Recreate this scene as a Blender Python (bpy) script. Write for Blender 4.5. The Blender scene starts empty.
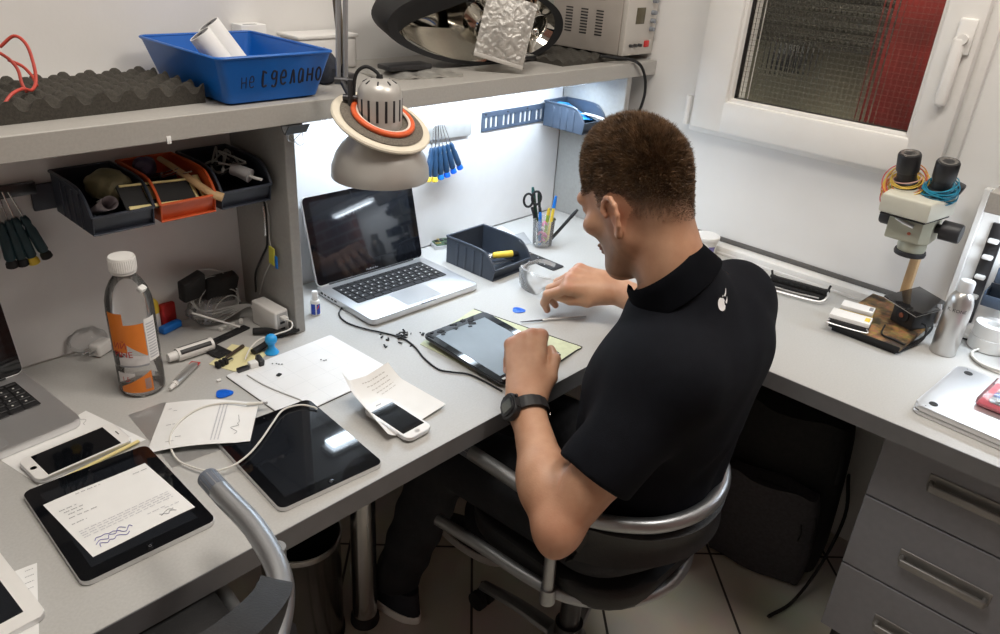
import bpy, bmesh, math, random
import numpy as np
from mathutils import Vector, Matrix, Euler
C = bpy.context.scene.collection
PI = math.pi
rnd = random.Random(7)

# ------------------------------------------------------------------ camera
CAM = np.array([0, 0, 1.55])
R = np.array([[0.68593276, -0.72499423, 0.06228659],
              [-0.28779228, -0.34891019, -0.89187291],
              [0.66833514, 0.59383924, -0.44797667]])
FPX = 765.94
cd = bpy.data.cameras.new('camera')
cam = bpy.data.objects.new('camera', cd)
C.objects.link(cam)
cd.sensor_width = 36
cd.lens = FPX / 1000 * 36
cd.clip_start = 0.02
m = Matrix.Identity(4)
for i in range(3):
    m[i][0] = R[0][i]; m[i][1] = -R[1][i]; m[i][2] = -R[2][i]; m[i][3] = CAM[i]
cam.matrix_world = m
bpy.context.scene.camera = cam

DZ = 0.75          # desk top height


def at(px, py, z=DZ):
    """Where a sight line meets the horizontal surface at height z (how the room was surveyed)."""
    d = R.T @ np.array([(px - 500) / FPX, (py - 317) / FPX, 1.0])
    t = (z - CAM[2]) / d[2]
    p = CAM + t * d
    return Vector((float(p[0]), float(p[1]), float(p[2])))


def aty(px, py, y):
    d = R.T @ np.array([(px - 500) / FPX, (py - 317) / FPX, 1.0])
    p = CAM + (y / d[1]) * d
    return Vector((float(p[0]), float(p[1]), float(p[2])))


def ang(a, b):
    return math.atan2(b[1] - a[1], b[0] - a[0])


# ------------------------------------------------------------------ materials
MATS = {}


def mat(name, col, rough=0.5, metal=0.0, noise=0.0, nscale=20.0, bump=0.0, bscale=200.0, spec=0.5,
        trans=0.0, ior=1.45, alpha=1.0, emit=None, estr=0.0, coat=0.0, sheen=0.0, stretch=None):
    if name in MATS:
        return MATS[name]
    M = bpy.data.materials.new(name)
    M.use_nodes = True
    nt = M.node_tree
    b = nt.nodes['Principled BSDF']
    b.inputs['Base Color'].default_value = (*col, 1)
    b.inputs['Roughness'].default_value = rough
    b.inputs['Metallic'].default_value = metal
    b.inputs['Specular IOR Level'].default_value = spec
    b.inputs['Transmission Weight'].default_value = trans
    b.inputs['IOR'].default_value = ior
    b.inputs['Alpha'].default_value = alpha
    b.inputs['Coat Weight'].default_value = coat
    b.inputs['Sheen Weight'].default_value = sheen
    if emit:
        b.inputs['Emission Color'].default_value = (*emit, 1)
        b.inputs['Emission Strength'].default_value = estr
    if noise or bump:
        tc = nt.nodes.new('ShaderNodeTexCoord')
        mp = nt.nodes.new('ShaderNodeMapping')
        nt.links.new(tc.outputs['Object'], mp.inputs['Vector'])
        if stretch:
            mp.inputs['Scale'].default_value = stretch
    if noise:
        n = nt.nodes.new('ShaderNodeTexNoise')
        n.inputs['Scale'].default_value = nscale
        n.inputs['Detail'].default_value = 5
        nt.links.new(mp.outputs['Vector'], n.inputs['Vector'])
        r = nt.nodes.new('ShaderNodeValToRGB')
        r.color_ramp.elements[0].position = 0.3
        r.color_ramp.elements[1].position = 0.7
        r.color_ramp.elements[0].color = (*[c * (1 - noise) for c in col], 1)
        r.color_ramp.elements[1].color = (*[min(1, c * (1 + noise)) for c in col], 1)
        nt.links.new(n.outputs['Fac'], r.inputs['Fac'])
        nt.links.new(r.outputs['Color'], b.inputs['Base Color'])
    if bump:
        n2 = nt.nodes.new('ShaderNodeTexNoise')
        n2.inputs['Scale'].default_value = bscale
        n2.inputs['Detail'].default_value = 4
        nt.links.new(mp.outputs['Vector'], n2.inputs['Vector'])
        bp = nt.nodes.new('ShaderNodeBump')
        bp.inputs['Strength'].default_value = bump
        bp.inputs['Distance'].default_value = 0.002
        nt.links.new(n2.outputs['Fac'], bp.inputs['Height'])
        nt.links.new(bp.outputs['Normal'], b.inputs['Normal'])
    MATS[name] = M
    return M


def clear(name, col=(1, 1, 1), a=0.18, rough=0.08, bump=0.0, bscale=60.0, tint=(1, 1, 1)):
    """thin clear plastic: mostly see-through with a glossy film on top"""
    if name in MATS:
        return MATS[name]
    M = bpy.data.materials.new(name)
    M.use_nodes = True
    nt = M.node_tree
    nt.nodes.remove(nt.nodes['Principled BSDF'])
    out = nt.nodes['Material Output']
    tr = nt.nodes.new('ShaderNodeBsdfTransparent'); tr.inputs[0].default_value = (*tint, 1)
    gl = nt.nodes.new('ShaderNodeBsdfGlossy'); gl.inputs['Roughness'].default_value = rough
    df = nt.nodes.new('ShaderNodeBsdfDiffuse'); df.inputs[0].default_value = (*col, 1)
    fr = nt.nodes.new('ShaderNodeFresnel'); fr.inputs[0].default_value = 1.35
    m1 = nt.nodes.new('ShaderNodeMixShader'); m1.inputs[0].default_value = a
    nt.links.new(tr.outputs[0], m1.inputs[1]); nt.links.new(df.outputs[0], m1.inputs[2])
    m2 = nt.nodes.new('ShaderNodeMixShader')
    nt.links.new(fr.outputs[0], m2.inputs[0])
    nt.links.new(m1.outputs[0], m2.inputs[1]); nt.links.new(gl.outputs[0], m2.inputs[2])
    if bump:
        tc = nt.nodes.new('ShaderNodeTexCoord')
        n = nt.nodes.new('ShaderNodeTexNoise'); n.inputs['Scale'].default_value = bscale
        nt.links.new(tc.outputs['Object'], n.inputs['Vector'])
        bp = nt.nodes.new('ShaderNodeBump'); bp.inputs['Strength'].default_value = bump; bp.inputs['Distance'].default_value = 0.004
        nt.links.new(n.outputs['Fac'], bp.inputs['Height'])
        nt.links.new(bp.outputs['Normal'], gl.inputs['Normal'])
        nt.links.new(bp.outputs['Normal'], fr.inputs['Normal'])
    nt.links.new(m2.outputs[0], out.inputs['Surface'])
    MATS[name] = M
    return M


# ------------------------------------------------------------------ mesh helpers
def NB():
    return bmesh.new()


def xf(loc=(0, 0, 0), rot=(0, 0, 0), sc=(1, 1, 1)):
    return Matrix.Translation(Vector(loc)) @ Euler(rot).to_matrix().to_4x4() @ Matrix.Diagonal((*sc, 1))


def obj(name, bm, mats=None, parent=None, loc=None, rot=None, angle=35, flat=False):
    me = bpy.data.meshes.new(name)
    bmesh.ops.recalc_face_normals(bm, faces=bm.faces[:])
    bm.to_mesh(me)
    bm.free()
    o = bpy.data.objects.new(name, me)
    C.objects.link(o)
    if mats is not None:
        for mm in (mats if isinstance(mats, (list, tuple)) else [mats]):
            me.materials.append(mm)
    if not flat:
        for p in me.polygons:
            p.use_smooth = True
        me.set_sharp_from_angle(angle=math.radians(angle))
    if parent:
        o.parent = parent
    if loc is not None:
        o.location = loc
    if rot is not None:
        o.rotation_euler = rot
    return o


def tag(o, label, cat, group=None, kind=None):
    o['label'] = label
    o['category'] = cat
    if group:
        o['group'] = group
    if kind:
        o['kind'] = kind
    return o


def thing(name, label, cat, loc=(0, 0, 0), rotz=0.0, group=None, rot=None):
    o = bpy.data.objects.new(name, None)
    o.empty_display_size = 0.02
    C.objects.link(o)
    o.location = loc
    o.rotation_euler = rot if rot else (0, 0, rotz)
    return tag(o, label, cat, group)


def struct(name, bm, m, label=None, **k):
    o = obj(name, bm, m, **k)
    o['kind'] = 'structure'
    if label:
        o['label'] = label
    return o


def setmi(faces, mi):
    for f in faces:
        f.material_index = mi


def newfaces(bm, n0):
    bm.faces.ensure_lookup_table()
    return bm.faces[n0:]


def box(bm, c, s, bev=0.0, seg=2, M=None, mi=0, rot=None):
    """box centred on c with size s"""
    n0 = len(bm.faces)
    T = Matrix.Translation(Vector(c))
    if rot:
        T = T @ Euler(rot).to_matrix().to_4x4()
    if M is not None:
        T = M @ T
    tmp = bmesh.new()
    bmesh.ops.create_cube(tmp, size=1.0)
    bmesh.ops.scale(tmp, vec=Vector(s), verts=tmp.verts[:])
    if bev > 0:
        bmesh.ops.bevel(tmp, geom=tmp.edges[:], offset=bev, segments=seg, profile=0.5, affect='EDGES')
    merge(bm, tmp, T, mi)


def merge(bm, tmp, T=None, mi=0, keepmi=False):
    vm = {}
    for v in tmp.verts:
        vm[v] = bm.verts.new(T @ v.co if T is not None else v.co)
    for f in tmp.faces:
        try:
            nf = bm.faces.new([vm[v] for v in f.verts])
            nf.material_index = f.material_index if keepmi else mi
            nf.smooth = True
        except ValueError:
            pass
    tmp.free()


def bb(bm, x0, x1, y0, y1, z0, z1, bev=0.0, seg=2, M=None, mi=0):
    box(bm, ((x0 + x1) / 2, (y0 + y1) / 2, (z0 + z1) / 2), (abs(x1 - x0), abs(y1 - y0), abs(z1 - z0)), bev, seg, M, mi)


def lathe(bm, prof, n=32, M=None, mi=0, capb=True, capt=True):
    rings = []
    for r, z in prof:
        ring = []
        for i in range(n):
            a = 2 * PI * i / n
            p = Vector((r * math.cos(a), r * math.sin(a), z))
            ring.append(bm.verts.new(M @ p if M is not None else p))
        rings.append(ring)
    for a, b in zip(rings, rings[1:]):
        for i in range(n):
            f = bm.faces.new((a[i], a[(i + 1) % n], b[(i + 1) % n], b[i]))
            f.material_index = mi
    if capb:
        bm.faces.new(rings[0][::-1]).material_index = mi
    if capt:
        bm.faces.new(rings[-1]).material_index = mi


def axis_m(p0, p1):
    p0 = Vector(p0); p1 = Vector(p1)
    q = (p1 - p0).to_track_quat('Z', 'Y')
    return Matrix.Translation(p0) @ q.to_matrix().to_4x4()


def cyl(bm, p0, p1, r, r1=None, n=20, mi=0, M=None):
    L = (Vector(p1) - Vector(p0)).length
    T = axis_m(p0, p1)
    if M is not None:
        T = M @ T
    lathe(bm, [(r, 0), (r if r1 is None else r1, L)], n, T, mi)


def spline(pts, k=8, closed=False):
    P = [Vector(p) for p in pts]
    n = len(P)
    out = []
    rng = range(n) if closed else range(n - 1)
    for i in rng:
        if closed:
            a, b, c, d = P[(i - 1) % n], P[i], P[(i + 1) % n], P[(i + 2) % n]
        else:
            b, c = P[i], P[i + 1]
            a = P[i - 1] if i > 0 else b * 2 - c
            d = P[i + 2] if i + 2 < n else c * 2 - b
        for j in range(k):
            t = j / k
            out.append(0.5 * ((2 * b) + (c - a) * t + (2 * a - 5 * b + 4 * c - d) * t * t + (3 * b - a - 3 * c + d) * t ** 3))
    if not closed:
        out.append(P[-1])
    return out


def tube(bm, pts, r, n=10, smooth=8, closed=False, mi=0, M=None, flat=1.0, caps=True, up=None):
    P = spline(pts, smooth, closed) if smooth else [Vector(p) for p in pts]
    if M is not None:
        P = [M @ p for p in P]
    N = len(P)
    T = []
    for i in range(N):
        a = P[(i - 1) % N] if (closed or i > 0) else P[i]
        b = P[(i + 1) % N] if (closed or i < N - 1) else P[i]
        d = b - a
        T.append(d.normalized() if d.length > 1e-9 else Vector((0, 0, 1)))
    u = Vector(up) if up else (Vector((0, 0, 1)) if abs(T[0].z) < 0.9 else Vector((1, 0, 0)))
    rings = []
    for i in range(N):
        if up:
            u = Vector(up)
        u = (u - T[i] * u.dot(T[i]))
        if u.length < 1e-6:
            u = Vector((1, 0, 0))
        u.normalize()
        w = T[i].cross(u)
        rr = r(i / max(1, N - 1)) if callable(r) else r
        rings.append([bm.verts.new(P[i] + (w * math.cos(2 * PI * j / n) + u * flat * math.sin(2 * PI * j / n)) * rr) for j in range(n)])
    pairs = list(zip(rings, rings[1:])) + ([(rings[-1], rings[0])] if closed else [])
    for a, b in pairs:
        for j in range(n):
            bm.faces.new((a[j], a[(j + 1) % n], b[(j + 1) % n], b[j])).material_index = mi
    if not closed and caps:
        bm.faces.new(rings[0][::-1]).material_index = mi
        bm.faces.new(rings[-1]).material_index = mi


def prism(bm, outline, z0, z1, bev=0.0, seg=2, M=None, mi=0):
    tmp = bmesh.new()
    lo = [tmp.verts.new((x, y, z0)) for x, y in outline]
    hi = [tmp.verts.new((x, y, z1)) for x, y in outline]
    n = len(outline)
    tmp.faces.new(lo[::-1])
    top = tmp.faces.new(hi)
    for i in range(n):
        tmp.faces.new((lo[i], lo[(i + 1) % n], hi[(i + 1) % n], hi[i]))
    if bev > 0:
        ed = [e for e in tmp.edges if abs(e.verts[0].co.z - e.verts[1].co.z) < 1e-9]
        bmesh.ops.bevel(tmp, geom=ed, offset=bev, segments=seg, profile=0.5, affect='EDGES')
    merge(bm, tmp, M, mi)


def rrect(w, h, r, n=5, cx=0, cy=0):
    o = []
    for sx, sy, a0 in ((1, 1, 0), (-1, 1, 90), (-1, -1, 180), (1, -1, 270)):
        for i in range(n + 1):
            a = math.radians(a0 + 90 * i / n)
            o.append((cx + sx * (w / 2 - r) + r * math.cos(a), cy + sy * (h / 2 - r) + r * math.sin(a)))
    return o


def ell(bm, c, r, n=16, M=None, mi=0, rot=None):
    tmp = bmesh.new()
    bmesh.ops.create_uvsphere(tmp, u_segments=n * 2, v_segments=n, radius=1)
    T = Matrix.Translation(Vector(c)) @ (Euler(rot).to_matrix().to_4x4() if rot else Matrix.Identity(4)) @ Matrix.Diagonal((*r, 1))
    if M is not None:
        T = M @ T
    merge(bm, tmp, T, mi)


def sheet(bm, fn, nu, nv, thick=0.0, mi=0, M=None):
    """grid surface fn(u,v)->point, given a thickness along -normal"""
    V = [[Vector(fn(i / nu, j / nv)) for j in range(nv + 1)] for i in range(nu + 1)]
    if M is not None:
        V = [[M @ p for p in row] for row in V]
    top = [[bm.verts.new(p) for p in row] for row in V]
    for i in range(nu):
        for j in range(nv):
            bm.faces.new((top[i][j], top[i + 1][j], top[i + 1][j + 1], top[i][j + 1])).material_index = mi
    if thick:
        nrm = lambda i, j: ((V[min(i + 1, nu)][j] - V[max(i - 1, 0)][j]).cross(V[i][min(j + 1, nv)] - V[i][max(j - 1, 0)])).normalized()
        bot = [[bm.verts.new(V[i][j] - nrm(i, j) * thick) for j in range(nv + 1)] for i in range(nu + 1)]
        for i in range(nu):
            for j in range(nv):
                bm.faces.new((bot[i][j], bot[i][j + 1], bot[i + 1][j + 1], bot[i + 1][j])).material_index = mi
        for i in range(nu):
            bm.faces.new((top[i][0], bot[i][0], bot[i + 1][0], top[i + 1][0])).material_index = mi
            bm.faces.new((top[i][nv], top[i + 1][nv], bot[i + 1][nv], bot[i][nv])).material_index = mi
        for j in range(nv):
            bm.faces.new((top[0][j], top[0][j + 1], bot[0][j + 1], bot[0][j])).material_index = mi
            bm.faces.new((top[nu][j], bot[nu][j], bot[nu][j + 1], top[nu][j + 1])).material_index = mi


def text_bm(s, size, depth=0.0003):
    cu = bpy.data.curves.new('lettering', 'FONT')
    cu.body = s
    cu.size = size
    cu.extrude = depth
    o = bpy.data.objects.new('lettering', cu)
    C.objects.link(o)
    dg = bpy.context.evaluated_depsgraph_get()
    me = bpy.data.meshes.new_from_object(o.evaluated_get(dg))
    b = bmesh.new()
    b.from_mesh(me)
    bpy.data.objects.remove(o)
    bpy.data.curves.remove(cu)
    bpy.data.meshes.remove(me)
    return b


def printed_lines(bm, rows, z=0.0, h=0.0011, mi=0, seed=1, M=None):
    """rows of tiny printed words as raised ink: (x0, x1, y)"""
    q = random.Random(seed)
    for x0, x1, y in rows:
        x = x0
        while x < x1 - 0.001:
            w = min(q.uniform(0.003, 0.009), x1 - x)
            a = [(x, y), (x + w, y), (x + w, y + h), (x, y + h)]
            vs = [bm.verts.new((M @ Vector((p[0], p[1], z))) if M is not None else (p[0], p[1], z)) for p in a]
            bm.faces.new(vs).material_index = mi
            x += w + q.uniform(0.0012, 0.002)


def copy_tree(o, parent=None):
    c = o.copy()
    C.objects.link(c)
    if parent:
        c.parent = parent
    for ch in list(o.children):
        copy_tree(ch, c)
    return c


# ------------------------------------------------------------------ palette
m_desk = mat('grey_laminate', (0.47, 0.465, 0.45), 0.42, noise=0.05, nscale=260)
m_edge = mat('grey_edge_band', (0.16, 0.162, 0.17), 0.5, noise=0.05, nscale=40)
m_shelf = mat('grey_shelf_laminate', (0.40, 0.385, 0.36), 0.5, noise=0.05, nscale=200)
m_panel = mat('grey_panel', (0.33, 0.325, 0.31), 0.5, noise=0.05, nscale=120)
m_white = mat('white_plastic', (0.80, 0.79, 0.77), 0.4, noise=0.02, nscale=30)
m_paper = mat('paper', (0.82, 0.82, 0.81), 0.8, noise=0.02, nscale=30)
m_ink = mat('grey_ink', (0.30, 0.30, 0.32), 0.8, noise=0.1, nscale=300)
m_blueink = mat('blue_ink', (0.16, 0.15, 0.42), 0.8, noise=0.1, nscale=300)
m_black = mat('black_plastic', (0.018, 0.018, 0.02), 0.42, noise=0.15, nscale=60)
m_rubber = mat('black_rubber', (0.012, 0.012, 0.013), 0.7, noise=0.1, nscale=60)
m_glassblk = mat('black_glass', (0.004, 0.0045, 0.006), 0.05, spec=0.6, noise=0.2, nscale=6)
m_screen = mat('dark_screen', (0.012, 0.014, 0.018), 0.04, spec=0.7, noise=0.2, nscale=4)
m_alu = mat('brushed_aluminium', (0.72, 0.72, 0.73), 0.36, 0.85, noise=0.03, nscale=15)
m_steel = mat('steel', (0.60, 0.60, 0.60), 0.24, 1.0, noise=0.06, nscale=12)
m_tubes = mat('satin_steel_tube', (0.37, 0.385, 0.405), 0.33, 0.85, noise=0.08, nscale=10)
m_chrome = mat('chrome', (0.78, 0.76, 0.72), 0.07, 1.0, noise=0.03, nscale=8)
m_darkmetal = mat('dark_metal', (0.09, 0.09, 0.095), 0.35, 0.9, noise=0.1, nscale=20)
m_bin = mat('slate_bin_plastic', (0.055, 0.075, 0.11), 0.35, noise=0.12, nscale=25)
m_bindark = mat('dark_bin_plastic', (0.035, 0.042, 0.06), 0.4, noise=0.12, nscale=25)
m_orange = mat('orange_plastic', (0.60, 0.10, 0.025), 0.4, noise=0.08, nscale=25)
m_yellow = mat('yellow_plastic', (0.80, 0.58, 0.06), 0.4, noise=0.05, nscale=25)
m_cream = mat('cream_yellow', (0.78, 0.66, 0.30), 0.45, noise=0.05, nscale=25)
m_blue = mat('blue_plastic', (0.01, 0.17, 0.62), 0.35, noise=0.06, nscale=20)
m_pick = mat('bright_blue_pick', (0.01, 0.13, 0.68), 0.3, noise=0.05, nscale=30)
m_cyan = mat('sky_blue_rubber', (0.02, 0.33, 0.75), 0.4, noise=0.05, nscale=30)
m_navy = mat('navy_handle', (0.02, 0.06, 0.13), 0.4, noise=0.1, nscale=30)
m_teal = mat('dark_teal_handle', (0.01, 0.035, 0.045), 0.45, noise=0.15, nscale=30)
m_red = mat('red_plastic', (0.55, 0.03, 0.03), 0.4, noise=0.06, nscale=30)
m_redcable = mat('red_cable', (0.55, 0.07, 0.05), 0.4, noise=0.06, nscale=40)
m_whitecable = mat('white_cable', (0.74, 0.72, 0.67), 0.45, noise=0.04, nscale=40)
m_greycable = mat('grey_cable', (0.42, 0.42, 0.41), 0.5, noise=0.05, nscale=40)
m_foam = mat('charcoal_foam', (0.055, 0.05, 0.042), 0.95, noise=0.25, nscale=300, bump=0.6, bscale=500)
m_leather = mat('black_leatherette', (0.012, 0.012, 0.013), 0.5, noise=0.15, nscale=40, bump=0.3, bscale=350)
m_wood = mat('pale_wood', (0.50, 0.33, 0.17), 0.5, noise=0.2, nscale=12, stretch=(1, 1, 0.08))
m_fabricdark = mat('black_nylon', (0.016, 0.0155, 0.016), 0.85, noise=0.2, nscale=90, bump=0.5, bscale=600)
m_pcb = mat('green_pcb', (0.05, 0.09, 0.05), 0.4, noise=0.3, nscale=120)
m_clear = clear('clear_plastic_film', a=0.10, rough=0.1, bump=0.7, bscale=45)
m_clearhard = clear('clear_hard_plastic', a=0.26, rough=0.05)
# ================================================================== THE SETTING
WY, BY, WX = 1.62, 1.495, 2.04      # wall behind the shelf, hutch back board, window wall
m_wall = mat('painted_wall', (0.78, 0.77, 0.755), 0.7, noise=0.025, nscale=6, bump=0.08, bscale=120)
m_ceil = mat('ceiling_paint', (0.75, 0.74, 0.72), 0.8, noise=0.02, nscale=5)


def tile_material():
    M = bpy.data.materials.new('floor_tiles'); M.use_nodes = True
    nt = M.node_tree; b = nt.nodes['Principled BSDF']
    tc = nt.nodes.new('ShaderNodeTexCoord'); mp = nt.nodes.new('ShaderNodeMapping')
    mp.inputs['Rotation'].default_value = (0, 0, -PI / 4)
    mp.inputs['Location'].default_value = (-0.272, 0.063, 0)
    br = nt.nodes.new('ShaderNodeTexBrick'); br.offset = 0.0
    br.inputs['Scale'].default_value = 1.0
    br.inputs['Brick Width'].default_value = 0.341; br.inputs['Row Height'].default_value = 0.341
    br.inputs['Mortar Size'].default_value = 0.0035; br.inputs['Mortar Smooth'].default_value = 0.1
    br.inputs['Color1'].default_value = (0.66, 0.62, 0.54, 1); br.inputs['Color2'].default_value = (0.70, 0.66, 0.58, 1)
    br.inputs['Mortar'].default_value = (0.05, 0.045, 0.04, 1)
    no = nt.nodes.new('ShaderNodeTexNoise'); no.inputs['Scale'].default_value = 7; no.inputs['Detail'].default_value = 6
    mx = nt.nodes.new('ShaderNodeMixRGB'); mx.blend_type = 'MULTIPLY'; mx.inputs[0].default_value = 0.35
    nt.links.new(tc.outputs['Object'], mp.inputs[0]); nt.links.new(mp.outputs[0], br.inputs['Vector'])
    nt.links.new(tc.outputs['Object'], no.inputs['Vector'])
    nt.links.new(br.outputs['Color'], mx.inputs[1]); nt.links.new(no.outputs['Color'], mx.inputs[2])
    nt.links.new(mx.outputs[0], b.inputs['Base Color'])
    b.inputs['Roughness'].default_value = 0.32
    return M


b = NB(); bb(b, -1.3, 2.3, -1.8, 1.8, -0.05, 0)
struct('floor', b, tile_material(), 'beige floor tiles laid diagonally with dark joints')
b = NB(); bb(b, -1.3, WX + .3, WY, WY + .12, 0, 2.7)
struct('wall_back', b, m_wall, 'pale painted wall behind the shelf')
# window wall with its opening
WO = (0.50, 1.03, 1.15, 1.80)       # y0, y1, z0, z1
b = NB()
bb(b, WX, WX + .12, -1.8, WO[0], 0, 2.7); bb(b, WX, WX + .12, WO[1], WY, 0, 2.7)
bb(b, WX, WX + .12, WO[0], WO[1], 0, WO[2]); bb(b, WX, WX + .12, WO[0], WO[1], WO[3], 2.7)
struct('wall_right', b, m_wall, 'white painted wall with the small window')
b = NB(); bb(b, -1.42, -1.3, -1.8, WY + .12, 0, 2.7)
struct('wall_left', b, m_wall)


def brick_material(name, c1, c2, mortar, w, h, ms):
    M = bpy.data.materials.new(name); M.use_nodes = True
    nt = M.node_tree; bs = nt.nodes['Principled BSDF']
    tc = nt.nodes.new('ShaderNodeTexCoord'); sp = nt.nodes.new('ShaderNodeSeparateXYZ'); cb = nt.nodes.new('ShaderNodeCombineXYZ')
    ad = nt.nodes.new('ShaderNodeMath'); ad.operation = 'ADD'
    nt.links.new(tc.outputs['Object'], sp.inputs[0]); nt.links.new(sp.outputs[0], ad.inputs[0]); nt.links.new(sp.outputs[1], ad.inputs[1])
    nt.links.new(ad.outputs[0], cb.inputs[0]); nt.links.new(sp.outputs[2], cb.inputs[1])
    br = nt.nodes.new('ShaderNodeTexBrick'); br.inputs['Scale'].default_value = 1
    br.inputs['Brick Width'].default_value = w; br.inputs['Row Height'].default_value = h; br.inputs['Mortar Size'].default_value = ms
    br.inputs['Color1'].default_value = (*c1, 1); br.inputs['Color2'].default_value = (*c2, 1); br.inputs['Mortar'].default_value = (*mortar, 1)
    nt.links.new(cb.outputs[0], br.inputs['Vector']); nt.links.new(br.outputs['Color'], bs.inputs['Base Color'])
    bs.inputs['Roughness'].default_value = 0.8
    return M


m_brick = brick_material('red_brick', (0.33, 0.10, 0.06), (0.26, 0.08, 0.05), (0.45, 0.40, 0.36), 0.14, 0.05, 0.006)
b = NB(); bb(b, -1.3, 2.3, -1.92, -1.8, 0, 2.7)
struct('wall_front', b, m_brick)
b = NB(); bb(b, WX - .035, WX, -0.75, -0.09, 0.76, 1.75)
struct('trim_1', b, m_brick, 'red brick pier seen mirrored in the open laptop')
b = NB(); bb(b, -1.42, WX + .3, -1.92, WY + .12, 2.7, 2.8)
struct('ceiling', b, m_ceil)

# ---- window
win = bpy.data.objects.new('window_1', None); C.objects.link(win)
win['kind'] = 'structure'; win['label'] = 'white plastic tilt window with dark wired glass'
m_pvc = mat('white_window_plastic', (0.80, 0.785, 0.76), 0.32, noise=0.02, nscale=12)


def ringframe(bm, y0, y1, z0, z1, wl, wr, wb, wt, x0, x1, bev):
    """rectangular frame on the window wall; widths of the four rails"""
    bb(bm, x0, x1, y0, y0 + wr, z0, z1, bev); bb(bm, x0, x1, y1 - wl, y1, z0, z1, bev)
    bb(bm, x0 + .0007, x1 - .0007, y0 + .004, y1 - .004, z0, z0 + wb, bev); bb(bm, x0 + .0007, x1 - .0007, y0 + .004, y1 - .004, z1 - wt, z1, bev)


b = NB(); ringframe(b, 0.415, 1.118, 1.072, 1.88, .05, .05, .05, .05, WX - .018, WX + .06, .004)
o = obj('frame', b, m_pvc, win); o['kind'] = 'structure'
b = NB(); ringframe(b, 0.441, 1.100, 1.090, 1.862, .098, .083, .085, .085, WX - .048, WX + .01, .006)
ringframe(b, 0.519, 1.008, 1.169, 1.787, .014, .014, .014, .014, WX - .036, WX + .008, .003)
o = obj('sash', b, m_pvc, win); o['kind'] = 'structure'
b = NB(); ringframe(b, 0.529, 0.998, 1.179, 1.777, .005, .005, .005, .005, WX - .018, WX + .004, .001)
o = obj('gasket', b, m_rubber, win); o['kind'] = 'structure'


def wired_glass():
    M = bpy.data.materials.new('wired_glass'); M.use_nodes = True
    nt = M.node_tree; bs = nt.nodes['Principled BSDF']; out = nt.nodes['Material Output']
    bs.inputs['Transmission Weight'].default_value = 1; bs.inputs['Roughness'].default_value = 0.10; bs.inputs['IOR'].default_value = 1.12
    bs.inputs['Base Color'].default_value = (0.80, 0.79, 0.72, 1)
    tc = nt.nodes.new('ShaderNodeTexCoord'); sp = nt.nodes.new('ShaderNodeSeparateXYZ')
    nt.links.new(tc.outputs['Object'], sp.inputs[0])
    hs = []
    for k in (1, 2):
        mu = nt.nodes.new('ShaderNodeMath'); mu.operation = 'MULTIPLY'; mu.inputs[1].default_value = 2 * PI / 0.0135
        sn = nt.nodes.new('ShaderNodeMath'); sn.operation = 'COSINE'
        nt.links.new(sp.outputs[k], mu.inputs[0]); nt.links.new(mu.outputs[0], sn.inputs[0]); hs.append(sn)
    mxm = nt.nodes.new('ShaderNodeMath'); mxm.operation = 'MAXIMUM'
    nt.links.new(hs[0].outputs[0], mxm.inputs[0]); nt.links.new(hs[1].outputs[0], mxm.inputs[1])
    pw = nt.nodes.new('ShaderNodeMath'); pw.operation = 'GREATER_THAN'; pw.inputs[1].default_value = 0.955
    nt.links.new(mxm.outputs[0], pw.inputs[0])
    bp = nt.nodes.new('ShaderNodeBump'); bp.inputs['Strength'].default_value = 0.5; bp.inputs['Distance'].default_value = 0.003
    ad = nt.nodes.new('ShaderNodeMath'); ad.operation = 'ADD'
    nt.links.new(hs[0].outputs[0], ad.inputs[0]); nt.links.new(hs[1].outputs[0], ad.inputs[1])
    nt.links.new(ad.outputs[0], bp.inputs['Height']); nt.links.new(bp.outputs[0], bs.inputs['Normal'])
    wi = nt.nodes.new('ShaderNodeBsdfPrincipled'); wi.inputs['Base Color'].default_value = (0.16, 0.15, 0.13, 1); wi.inputs['Roughness'].default_value = .4
    mx = nt.nodes.new('ShaderNodeMixShader')
    mf = nt.nodes.new('ShaderNodeMath'); mf.operation = 'MULTIPLY'; mf.inputs[1].default_value = 0.22
    nt.links.new(pw.outputs[0], mf.inputs[0]); nt.links.new(mf.outputs[0], mx.inputs[0])
    nt.links.new(bs.outputs[0], mx.inputs[1]); nt.links.new(wi.outputs[0], mx.inputs[2])
    nt.links.new(mx.outputs[0], out.inputs['Surface'])
    return M


b = NB(); bb(b, WX - .012, WX - .006, 0.525, 1.002, 1.175, 1.781)
o = obj('glass_pane', b, wired_glass(), win); o['kind'] = 'structure'
b = NB()
box(b, (WX - .060, .476, 1.335), (.022, .026, .15), .008, 3, rot=(0.0, 0, 0))
cyl(b, (WX - .046, .470, 1.405), (WX - .07, .470, 1.405), .011)
box(b, (WX - .052, .470, 1.41), (.012, .036, .075), .004)
o = obj('handle', b, m_pvc, win); o['kind'] = 'structure'
b = NB(); cyl(b, (WX - .03, 1.122, 1.09), (WX - .03, 1.122, 1.17), .009); bb(b, WX - .024, WX, 1.105, 1.128, 1.094, 1.165, .003)
o = obj('hinge', b, m_pvc, win); o['kind'] = 'structure'
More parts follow.
